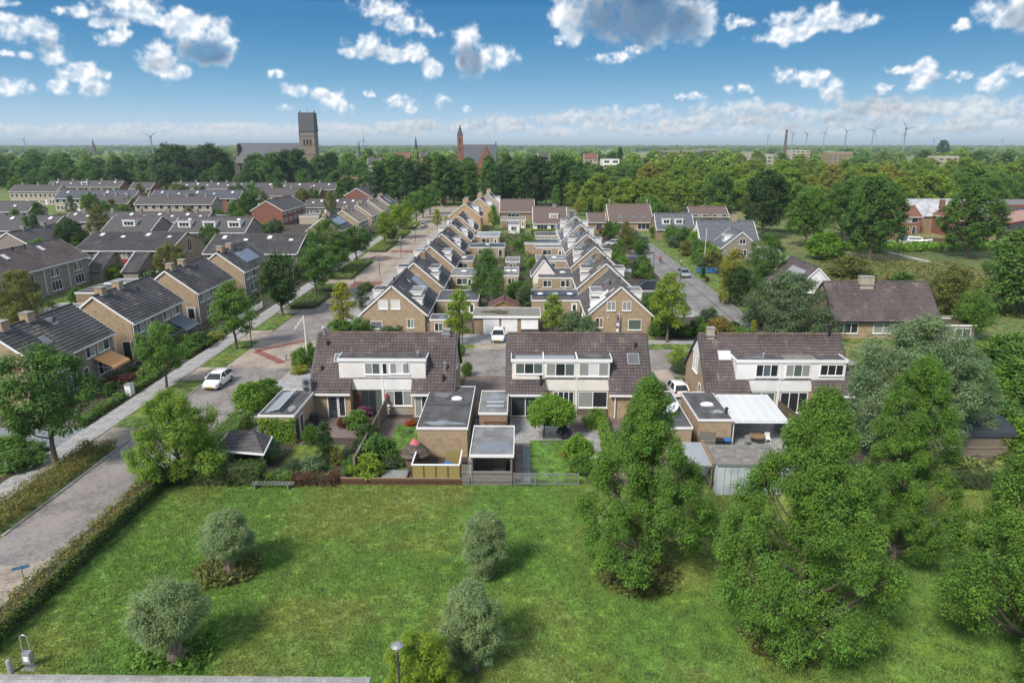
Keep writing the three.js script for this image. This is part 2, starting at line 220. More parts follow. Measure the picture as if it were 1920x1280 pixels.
// a window: frame mesh under the house, its panes as sub-parts. lights = number of panes side by side
function win(parent, face, plane, a0, a1, y0, y1, { n = 2, frame = M.whiteTrim, pane = M.glass, t = .07, sill = true, name = 'window' } = {}) {
  const f = faceMap[face](plane), b = new B(), w = a1 - a0;
  fbox(b, f, a0, a1, y0, y0 + t, .003, .06); fbox(b, f, a0, a1, y1 - t, y1, .003, .06); fbox(b, f, a0, a0 + t, y0 + t, y1 - t, .003, .06); fbox(b, f, a1 - t, a1, y0 + t, y1 - t, .003, .06);
  for (let i = 1; i < n; i++) { const c = a0 + w * i / n; fbox(b, f, c - t / 2, c + t / 2, y0 + t, y1 - t, .003, .06); }
  if (sill) fbox(b, f, a0 - .06, a1 + .06, y0 - .07, y0 - .002, .003, .12);
  const fr = b.build(name, frame, parent), panes = Array.isArray(pane) ? pane : [pane];
  for (let i = 0; i < n; i++) { const c0 = a0 + w * i / n + (i ? t / 2 : t), c1 = a0 + w * (i + 1) / n - (i < n - 1 ? t / 2 : t); fbox(new B(), f, c0, c1, y0 + t, y1 - t, .004, .022).build('pane', panes[i % panes.length], fr); }
  return fr;
}
function door(parent, face, plane, a0, a1, y0, y1, { frame = M.whiteTrim, leaf = M.white, glass } = {}) {
  const f = faceMap[face](plane), b = new B(), t = .08;
  fbox(b, f, a0, a0 + t, y0, y1, .003, .06); fbox(b, f, a1 - t, a1, y0, y1, .003, .06); fbox(b, f, a0 + t, a1 - t, y1 - t, y1, .003, .06);
  const d = b.build('door', frame, parent), lf = fbox(new B(), f, a0 + t, a1 - t, y0 + .02, y1 - t, .004, .04).build('door_leaf', leaf, d);
  if (glass) fbox(new B(), f, a0 + t + .15, a1 - t - .15, lerp(y0, y1, .35), y1 - t - .15, .041, .05).build('pane', glass, d);
  fbox(new B(), f, a1 - t - .12, a1 - t - .06, y0 + 1.0, y0 + 1.12, .041, .09).build('handle', M.zinc, d); return d;
}
// ------------------------------------------------------------ roofs: real tiles, cached by size and laid on each slope
const tileCache = new Map();
function tileGeo(L, S, tw, tl, tone, seed) {
  const key = [L.toFixed(1), S.toFixed(1), tw, tl, tone.join()].join('|'); if (tileCache.has(key)) return tileCache.get(key);
  const nc = Math.max(1, Math.round(L / tw)), nr = Math.max(1, Math.round(S / tl)), w = L / nc, l = S / nr, r = rng(seed + nc * 7 + nr), prof = [[0, 0], [.3, .01], [.5, .03], [.82, .03], [1, 0]];
  const P = [], C = [], I = [];
  const vert = (x, y, z, c) => { P.push(x, y, z); C.push(...c); return P.length / 3 - 1; };
  for (let j = 0; j < nr; j++) for (let i = 0; i < nc; i++) {
    const big = fbm(i * .13 + seed, j * .16, 3, 5), k = .80 + r() * .3 + (big - .5) * .75, moss = smooth(.60, .80, fbm(i * .22 + 40, j * .3 + seed, 3, 8)) * .55 * r() + (r() < .006 ? .35 : 0);
    const c = [lerp(tone[0] * k, .25, moss), lerp(tone[1] * k, .22, moss), lerp(tone[2] * k, .17, moss)], lift = .055 + r() * .014, a = [], b = [], d = [];
    for (const [s, h] of prof) { const x = (i + s) * w; a.push(vert(x, h, j * l, c)); b.push(vert(x, h + lift, (j + 1) * l + .02, c)); d.push(vert(x, -.01, (j + 1) * l + .02, c)); }
    for (let k2 = 0; k2 < 4; k2++) { I.push(a[k2], b[k2], b[k2 + 1], a[k2], b[k2 + 1], a[k2 + 1]); I.push(b[k2], d[k2], d[k2 + 1], b[k2], d[k2 + 1], b[k2 + 1]); }
  }
  let g = new THREE.BufferGeometry(); g.setAttribute('position', new THREE.Float32BufferAttribute(P, 3)); g.setAttribute('color', new THREE.Float32BufferAttribute(C, 3)); g.setIndex(I); g = g.toNonIndexed(); g.computeVertexNormals();
  tileCache.set(key, g); return g;
}
const tileMat = new THREE.MeshStandardMaterial({ vertexColors: true, roughness: .78 });
const TONE = { brown: [.098, .079, .081], dark: [.070, .069, .077], grey: [.086, .081, .085] };
// slope from ridge to eave: facing f/b/r/l. For f/b the ridge runs in x (a0..a1), pr = z of ridge, pe = z of eave; for r/l in z with x of ridge and eave
function slope(parent, face, a0, a1, pr, yr, pe, ye, { tone = TONE.brown, tw = .30, tl = .34, tiles = true, m = M.tileFar, seed = 1, name = 'roof_slope' } = {}) {
  const S = Math.hypot(pe - pr, yr - ye), L = a1 - a0, s = (yr - ye) / S, c = Math.abs(pe - pr) / S, o = originOf(parent);
  const down = { f: [0, -s, c], b: [0, -s, -c], r: [c, -s, 0], l: [-c, -s, 0] }[face], nor = { f: [0, c, s], b: [0, c, -s], r: [s, c, 0], l: [-s, c, 0] }[face], rid = { f: [1, 0, 0], b: [-1, 0, 0], r: [0, 0, -1], l: [0, 0, 1] }[face];
  const st = { f: [a0, yr, pr], b: [a1, yr, pr], r: [pr, yr, a1], l: [pr, yr, a0] }[face];
  const V = (k, u, d, h) => [0, 1, 2].map((i) => st[i] + rid[i] * u + down[i] * d + nor[i] * h);
  // underlay slab with real thickness
  const b = new B(), t = tiles ? -.012 : 0, q = [[0, 0], [L, 0], [L, S], [0, S]], top = q.map(([u, d]) => V(0, u, d, t)), bot = q.map(([u, d]) => V(0, u, d, -.14));
  b.quad(top[0], top[3], top[2], top[1], [[0, 0], [0, -S], [L, -S], [L, 0]]); b.quad(bot[0], bot[1], bot[2], bot[3]);
  for (let i = 0; i < 4; i++) { const j = (i + 1) % 4; b.quad(bot[i], top[i], top[j], bot[j]); }
  const slab = b.build(name, m, parent);
  if (tiles) {
    const me = new THREE.Mesh(tileGeo(L, S, tw, tl, tone, seed), tileMat), X = new THREE.Matrix4().makeBasis(new THREE.Vector3(...rid), new THREE.Vector3(...nor), new THREE.Vector3(...down)); X.setPosition(st[0] - o[0], st[1] - o[1], st[2] - o[2]);
    me.applyMatrix4(X); me.name = 'roof_tiles'; me.userData.kind = 'stuff'; slab.add(me);
  }
  return slab;
}
// a house with a gabled roof. axis = direction of the ridge
function gable(name, label, { x0, x1, z0, z1, eave, ridge, axis = 'z', wall = M.brickTan, over = .35, verge = .12, tiles = true, tone = TONE.dark, tw = .33, tl = .38, m = M.tileFar, seed = 1, trim = M.whiteTrim, group, category = 'house', gutter = true, eaveBack, at }) {
  const zn = Math.max(z0, z1), zf = Math.min(z0, z1), cx = (x0 + x1) / 2, cz = (zn + zf) / 2, g = thing(name, label, category, [cx, 0, cz], group), eb = eaveBack ?? eave;
  const w = new B(); g.info = { x0, x1, zn, zf, eave, ridge, cx, cz };
  if (axis === 'z') w.sweep([[x0, 0], [x1, 0], [x1, eave], [cx, ridge - .1], [x0, eb]], 'z', zf, zn); else w.sweep([[zf, 0], [zn, 0], [zn, eave], [cz, ridge - .1], [zf, eb]], 'x', x0, x1);
  w.build('wall', wall, g);
  const o = { tiles, tone, tw, tl, m, seed };
  const k1 = (ridge - eave) / ((axis === 'z' ? x1 - x0 : zn - zf) / 2), k2 = (ridge - eb) / ((axis === 'z' ? x1 - x0 : zn - zf) / 2);
  const lift = .14; // the roof lies on the wall heads
  if (axis === 'z') {
    slope(g, 'r', zf - verge, zn + verge, cx, ridge + lift, x1 + over, eave - over * k1 + lift, o); slope(g, 'l', zf - verge, zn + verge, cx, ridge + lift, x0 - over, eb - over * k2 + lift, o);
    new B().tube([cx, ridge + lift + .02, zf - verge], [cx, ridge + lift + .02, zn + verge], .13, .13, 8).build('ridge_cap', m, g);
    for (const z of [zn + verge + .02, zf - verge - .02]) { const b = new B(); b.beam([cx, ridge + lift - .06, z], [x1 + over, eave - over * k1 + lift - .06, z], .045, .2); b.beam([cx, ridge + lift - .06, z], [x0 - over, eb - over * k2 + lift - .06, z], .045, .2); b.build('barge_board', trim, g); }
    if (gutter) for (const [x, y] of [[x1 + over + .07, eave - over * k1], [x0 - over - .07, eb - over * k2]]) new B().box(x - .07, y - .06, zf - verge, x + .07, y + .09, zn + verge).build('gutter', trim, g);
  } else {
    slope(g, 'f', x0 - verge, x1 + verge, cz, ridge + lift, zn + over, eave - over * k1 + lift, o); slope(g, 'b', x0 - verge, x1 + verge, cz, ridge + lift, zf - over, eb - over * k2 + lift, o);
    new B().tube([x0 - verge, ridge + lift + .02, cz], [x1 + verge, ridge + lift + .02, cz], .13, .13, 8).build('ridge_cap', m, g);
    for (const x of [x0 - verge - .02, x1 + verge + .02]) { const b = new B(); b.beam([x, ridge + lift - .06, cz], [x, eave - over * k1 + lift - .06, zn + over], .045, .2, [1, 0, 0]); b.beam([x, ridge + lift - .06, cz], [x, eb - over * k2 + lift - .06, zf - over], .045, .2, [1, 0, 0]); b.build('barge_board', trim, g); }
    if (gutter) for (const [z, y] of [[zn + over + .07, eave - over * k1], [zf - over - .07, eb - over * k2]]) new B().box(x0 - verge, y - .06, z - .07, x1 + verge, y + .09, z + .07).build('gutter', trim, g);
  }
  g.roofY = (a) => ridge + lift - Math.abs(a - (axis === 'z' ? cx : cz)) * k1; return g;
}
function chimney(parent, x, z, y0, h = 1.1, w = .9, d = .6, m = M.brickTan) { const c = new B().box(x - w / 2, y0 - .9, z - d / 2, x + w / 2, y0 + h, z + d / 2).build('chimney', m, parent); new B().box(x - w / 2 - .05, y0 + h + .002, z - d / 2 - .05, x + w / 2 + .05, y0 + h + .1, z + d / 2 + .05).build('chimney_cap', M.plinth, c); new B().box(x - w / 2 - .12, y0 - .16, z - d / 2 - .1, x + w / 2 + .12, y0 - .03, z + d / 2 + .1).build('flashing', M.zinc, c); return c; }
function flue(parent, x, z, y0, h = .7, m = M.black, r = .11) { const b = new B(); b.tube([x, y0 - .3, z], [x, y0 + h, z], r, r, 10); b.tube([x, y0 + h + .002, z], [x, y0 + h + .14, z], r * 1.6, r * 1.2, 10); return b.build('flue_pipe', m, parent); }
// a roof window lying in a slope
function skylight(parent, face, a, p, y, k, w = .8, l = 1.2, pane = M.glassSky) {
  const c = 1 / Math.hypot(1, k), s = k * c, dn = { f: [0, -s, c], r: [c, -s, 0], l: [-c, -s, 0], b: [0, -s, -c] }[face], al = face === 'f' || face === 'b' ? [1, 0, 0] : [0, 0, 1], nr = { f: [0, c, s], r: [s, c, 0], l: [-s, c, 0], b: [0, c, -s] }[face], ct = face === 'f' || face === 'b' ? [a, y, p] : [p, y, a];
  const V = (i, j, h) => [0, 1, 2].map((q) => ct[q] + al[q] * i + dn[q] * j + nr[q] * h);
  const slab = (w2, l2, h0, h1) => { const b = new B(), q = [[-1, -1], [1, -1], [1, 1], [-1, 1]].map(([i, j]) => [i * w2 / 2, j * l2 / 2]), t = q.map(([i, j]) => V(i, j, h1)), u = q.map(([i, j]) => V(i, j, h0)); b.quad(...t).quad(u[3], u[2], u[1], u[0]); for (let i = 0; i < 4; i++) b.quad(u[i], u[(i + 1) % 4], t[(i + 1) % 4], t[i]); return b; };
  const fr = slab(w, l, -.05, .09).build('roof_window', M.zinc, parent); slab(w - .16, l - .16, .091, .1).build('pane', pane, fr); return fr;
}
function panels(parent, face, a0, a1, p0, y0, k, l, n, m = M.panel) { const c = 1 / Math.hypot(1, k), w = (a1 - a0) / n; for (let i = 0; i < n; i++) { const s = skylight(parent, face, a0 + (i + .5) * w, p0, y0, k, w - .03, l, m); s.name = 'solar_panel'; } }
// flat-roofed building: walls, felt roof with an upstand trim
function flatBlock(name, label, category, x0, x1, zf, zn, h, { wall = M.brickTan, roof = M.felt, trim = M.whiteTrim, lip = .22, group, out = .08 } = {}) {
  const g = thing(name, label, category, [(x0 + x1) / 2, 0, (zf + zn) / 2], group);
  new B().box(x0, 0, zf, x1, h - lip, zn).build('wall', wall, g); new B().box(x0 - out + .05, h - lip + .002, zf - out + .05, x1 + out - .05, h - .06, zn + out - .05).build('roof', roof, g);
  const b = new B(); b.box(x0 - out, h - lip + .004, zn + out - .05, x1 + out, h, zn + out); b.box(x0 - out, h - lip + .004, zf - out, x1 + out, h, zf - out + .05); b.box(x0 - out, h - lip + .004, zf - out + .052, x0 - out + .05, h, zn + out - .052); b.box(x1 + out - .05, h - lip + .004, zf - out + .052, x1 + out, h, zn + out - .052); b.build('roof_trim', trim, g); return g;
}
function dome(parent, x, z, y, w = 1, d = 1) { const b = new THREE.SphereGeometry(1, 12, 6, 0, Math.PI * 2, 0, Math.PI / 2); b.scale(w / 2, .22, d / 2); const o = originOf(parent); const k = new B().box(x - w / 2, y - .05, z - d / 2, x + w / 2, y + .1, z + d / 2).build('skylight_kerb', M.zinc, parent); const m = new THREE.Mesh(b, M.white); m.position.set(x - o[0], y + .1 - o[1], z - o[2]); m.name = 'skylight_dome'; k.add(m); return m; }
function puddle(parent, x, z, y, rx, rz, seed) { const n = 26, b = new B(), pt = (i) => { const a = i / n * 2 * Math.PI, r = .35 + 1.15 * fbm(Math.cos(a) * 2.2 + seed, Math.sin(a) * 2.2, 3, 5); return [x + Math.cos(a) * rx * r, y, z + Math.sin(a) * rz * r]; }; for (let i = 0; i < n; i++) b.tri([x, y, z], pt(i + 1), pt(i)); return b.build('puddle', M.puddle, parent); }

// ------------------------------------------------------------ plants: thousands of leaf faces on real clumps
const leafMats = new Map(); M.twig = mat([.06, .065, .03]);
function leafMat(c) { const k = c.join(); if (!leafMats.has(k)) leafMats.set(k, new THREE.MeshPhysicalMaterial({ color: col(...c), vertexColors: true, roughness: .85, specularIntensity: .25, transmission: .44, thickness: 0, side: THREE.DoubleSide })); return leafMats.get(k); }
const TINT = { deep: [0.113, 0.229, 0.046], mid: [0.153, 0.290, 0.046], lime: [0.264, 0.386, 0.044], yellow: [0.360, 0.386, 0.041], dark: [0.067, 0.136, 0.035], grey: [0.212, 0.315, 0.150], willow: [0.266, 0.367, 0.164], blue: [0.136, 0.206, 0.098], olive: [0.212, 0.232, 0.060], bronze: [0.303, 0.245, 0.063], red: [0.167, 0.064, 0.049], hedge: [0.101, 0.193, 0.035], park: [0.129, 0.247, 0.046], parkLit: [0.251, 0.367, 0.051], gold: [0.339, 0.339, 0.054], fresh: [0.193, 0.355, 0.041] };  // parkLit is the park green with sunlight put into the leaf colour
function leaves(seed, clumps, per, L, W, { droop = .2, flat: fl = .8, vary = .35, narrow = .35 } = {}) {
  const r = rng(seed), N = clumps.length * per, P = new Float32Array(N * 12), Nn = new Float32Array(N * 12), C = new Float32Array(N * 12), I = new Uint32Array(N * 6); let k = 0;
  const gs = () => r() + r() + r() - 1.5;
  for (const cl of clumps) {
    const tone = 1 + (r() - .5) * vary * 1.3, warm = (r() - .5) * .22;
    for (let q = 0; q < per; q++, k++) {
      let dx = gs(), dy = gs(), dz = gs(); const dl = Math.hypot(dx, dy, dz) || 1; dx /= dl; dy /= dl; dz /= dl;
      const rr = cl.r * (.35 + .65 * Math.sqrt(r())), px = cl.c[0] + dx * rr, py = cl.c[1] + dy * rr * fl, pz = cl.c[2] + dz * rr;
      let ax = dx + cl.o[0] * .8 + gs() * 1.5, ay = dy * .5 + cl.o[1] * .4 - droop * 2 + gs() * .9, az_ = dz + cl.o[2] * .8 + gs() * 1.5; let al = Math.hypot(ax, ay, az_) || 1; ax /= al; ay /= al; az_ /= al;
      let nx = dx * .6 + cl.o[0] * .5 + gs() * .55, ny = dy * .6 + .75 + gs() * .4, nz = dz * .6 + cl.o[2] * .5 + gs() * .55; const dt = nx * ax + ny * ay + nz * az_; nx -= ax * dt; ny -= ay * dt; nz -= az_ * dt; const nl = Math.hypot(nx, ny, nz) || 1; nx /= nl; ny /= nl; nz /= nl;
      const sx = ay * nz - az_ * ny, sy = az_ * nx - ax * nz, sz = ax * ny - ay * nx, l = L * (.65 + .7 * r()), w = W * (.7 + .6 * r()) / 2, o = k * 12;
      const v = [[px, py, pz], [px + ax * l * narrow + sx * w, py + ay * l * narrow + sy * w, pz + az_ * l * narrow + sz * w], [px + ax * l, py + ay * l - l * .12, pz + az_ * l], [px + ax * l * narrow - sx * w, py + ay * l * narrow - sy * w, pz + az_ * l * narrow - sz * w]];
      const t = tone * (.78 + .44 * r()), h = warm + (r() - .5) * .2, c = [t * (1 + h), t, t * (1 - h)];
      let mx = nx * .7 + dx * .5, my = ny * .7 + dy * .5, mz = nz * .7 + dz * .5; const ml = Math.hypot(mx, my, mz) || 1; mx /= ml; my /= ml; mz /= ml;
      for (let i = 0; i < 4; i++) { P.set(v[i], o + i * 3); Nn[o + i * 3] = mx; Nn[o + i * 3 + 1] = my; Nn[o + i * 3 + 2] = mz; C.set(c, o + i * 3); }
      I.set([k * 4, k * 4 + 1, k * 4 + 2, k * 4, k * 4 + 2, k * 4 + 3], k * 6);
    }
  }
  const g = new THREE.BufferGeometry(); g.setAttribute('position', new THREE.BufferAttribute(P, 3)); g.setAttribute('normal', new THREE.BufferAttribute(Nn, 3)); g.setAttribute('color', new THREE.BufferAttribute(C, 3)); g.setIndex(new THREE.BufferAttribute(I, 1)); return g;
}
// a tree kind: crown lobes on an envelope, clumps on the lobes, leaves on the clumps, limbs to the lobes
function kind(seed, { h = 10, r = 3.5, base = .25, prof = (t) => Math.sqrt(Math.max(0, 1 - (2 * t - .9) ** 2 / 1.25)), lobes = 16, lobeR = .34, clumps = 16, clumpR = .16, per = 20, L = .3, W = .16, droop = .2, trunkR = .2, bark = M.bark, limbs = true, lean = 0, fill = .75, flat: fl = .8, vary = .35, up = .25, narrow = .35, reach = .74 }) {
  const q = rng(seed), cs = [], lb = [], H0 = h * base;
  for (let i = 0; i < lobes; i++) {
    const t = clamp((i + .5 + (q() - .5) * .8) / lobes), a = i * 2.39996 + q() * .7, R = r * prof(t), ra = R * (i % 4 === 3 ? .2 : lerp(fill, 1, q()) * reach), lr = Math.max(.25 * r * lobeR * 2, r * lobeR * (.65 + .6 * q()) * (.45 + .55 * prof(t)));
    const c = [Math.cos(a) * ra, lerp(H0 + lr * .4, h - lr * .8, t), Math.sin(a) * ra]; lb.push([c, lr]);
    for (let k = 0; k < clumps; k++) {
      let dx = q() * 2 - 1 + c[0] / r * .8, dy = q() * 2 - 1 + up, dz = q() * 2 - 1 + c[2] / r * .8; const l = Math.hypot(dx, dy, dz) || 1; dx /= l; dy /= l; dz /= l; const rr = lr * (.62 + .45 * q());
      cs.push({ c: [c[0] + dx * rr, c[1] + dy * rr * .85, c[2] + dz * rr], r: r * clumpR * (.7 + .6 * q()), o: [dx, dy, dz] });
    }
  }
  const crown = leaves(seed + 5, cs, per, L, W, { droop, flat: fl, vary, narrow }), b = new B();
  const pts = [[0, -.1, 0]]; for (let i = 1; i <= 5; i++) pts.push([(q() - .5) * r * .09 + lean * i, h * .84 * i / 5, (q() - .5) * r * .09]);
  for (let i = 0; i < 5; i++) b.tube(pts[i], pts[i + 1], trunkR * (i ? 1 - i * .17 : 1.25), trunkR * (1 - (i + 1) * .17), 9, false);
  if (limbs) lb.forEach(([c, lr], i) => { const y = Math.max(H0 * .75, c[1] - Math.hypot(c[0], c[2]) * .75 - lr * .3), s = clamp(y / (h * .84)) * 5, j = Math.min(4, Math.floor(s)), p = [0, 1, 2].map((k) => lerp(pts[j][k], pts[j + 1][k], s - j)), m = [lerp(p[0], c[0], .55), lerp(p[1], c[1], .42), lerp(p[2], c[2], .55)], w = trunkR * .34 * (1 - .6 * s / 5) + .02; b.tube(p, m, w, w * .7, 5, false); b.tube(m, c, w * .7, w * .25, 5, false); });
  return { crown, trunk: b.geo(), bark, h };
}
function plant(name, k, x, z, { s = 1, sy = s, rot = 0, label, category = 'tree', group, tint = TINT.mid, y = 0, sx = s } = {}) {
  const g = new THREE.Group(); g.name = numbered(name); g.position.set(x, y, z); g.rotation.y = rot; g.scale.set(sx, sy, s); g.userData = { label, category }; if (group) g.userData.group = group;
  const t = new THREE.Mesh(k.trunk, k.bark); t.name = category === 'tree' ? 'trunk' : 'stem'; const c = new THREE.Mesh(k.crown, leafMat(tint)); c.name = category === 'tree' ? 'crown' : 'foliage'; g.add(t, c); scene.add(g); return g;
}
// hedge: a body of leaves on a twiggy core
function hedge(x0, x1, z0, z1, h, { tint = TINT.hedge, top = null, label, y = 0, dens = 110, L = .14, name = 'hedge', category = 'hedge', group, seed = 7 } = {}) {
  const zn = Math.max(z0, z1), zf = Math.min(z0, z1), cx = (x0 + x1) / 2, cz = (zn + zf) / 2, g = thing(name, label, category, [cx, 0, cz], group), q = rng(seed + Math.round(x0 * 13 + z0 * 7)), w = x1 - x0, d = zn - zf;
  new B().box(x0 + .24, y, zf + .24, x1 - .24, y + h - .26, zn - .24).build('twigs', M.twig, g);
  const side = [], cap = []; const add = (arr, n, f) => { for (let i = 0; i < n; i++) arr.push(f()); };
  const wob = (x, z) => (fbm(x * .9 + seed, z * .9, 3, 3) - .5) * .22;
  add(cap, Math.round(w * d * dens / 6), () => { const x = (q() - .5) * w * .96, z = (q() - .5) * d * .96; return { c: [x, y + h - .1 + wob(x, z), z], r: .17, o: [0, 1, 0] }; });
  for (const [n, o] of [[w * h, [0, 0, 1]], [w * h, [0, 0, -1]], [d * h, [1, 0, 0]], [d * h, [-1, 0, 0]]]) add(side, Math.round(n * dens / 6), () => { const u = (q() - .5), v = q(); return { c: o[0] ? [o[0] * (w / 2 - .09 + wob(u * d, v) * .6), y + v * h * .96, u * d] : [u * w, y + v * h * .96, o[2] * (d / 2 - .09 + wob(u * w, v) * .6)], r: .17, o }; });
  const mk = (arr, t, nm) => { if (!arr.length) return; const m = new THREE.Mesh(leaves(seed + arr.length, arr, 7, L, L * .6, { droop: .05, vary: .4 }), leafMat(t)); m.name = nm; g.add(m); };
  if (top) { mk(cap, top, 'top_growth'); mk(side, tint, 'foliage'); } else mk(cap.concat(side), tint, 'foliage'); return g;
}
// low planting that nobody could count: one object
function cover(name, label, x0, x1, z0, z1, h, { tint = TINT.olive, dens = 5, L = .2, per = 9, seed = 3, category = 'ground cover', inside = null } = {}) {
  const q = rng(seed), cs = [], w = x1 - x0, zn = Math.max(z0, z1), d = Math.abs(z1 - z0);
  for (let i = 0; i < w * d * dens; i++) { const x = x0 + q() * w, z = zn - q() * d; if (inside && !inside(x, z)) continue; const hh = h * (.55 + .75 * fbm(x * .7, z * .7, 3, seed)); cs.push({ c: [x, hh * (.45 + .5 * q()), z], r: .26, o: [0, 1, 0] }); }
  const m = new THREE.Mesh(leaves(seed + 3, cs, per, L, L * .5, { droop: -.05, vary: .7 }), leafMat(tint)); m.name = numbered(name); m.userData = { label, category, kind: 'stuff' }; scene.add(m); return m;
}
const spire = (t) => Math.pow(1 - t, .75) * (t < .12 ? .55 + t * 3.7 : 1), ball = (t) => Math.sqrt(Math.max(0, 1 - (2 * t - 1) ** 2)), broad = (t) => Math.sqrt(Math.max(0, 1 - (2 * t - .8) ** 2 / 1.45)), egg = (t) => Math.pow(Math.max(0, 1 - t), .5) * (t < .25 ? .6 + t * 1.8 : 1.05);
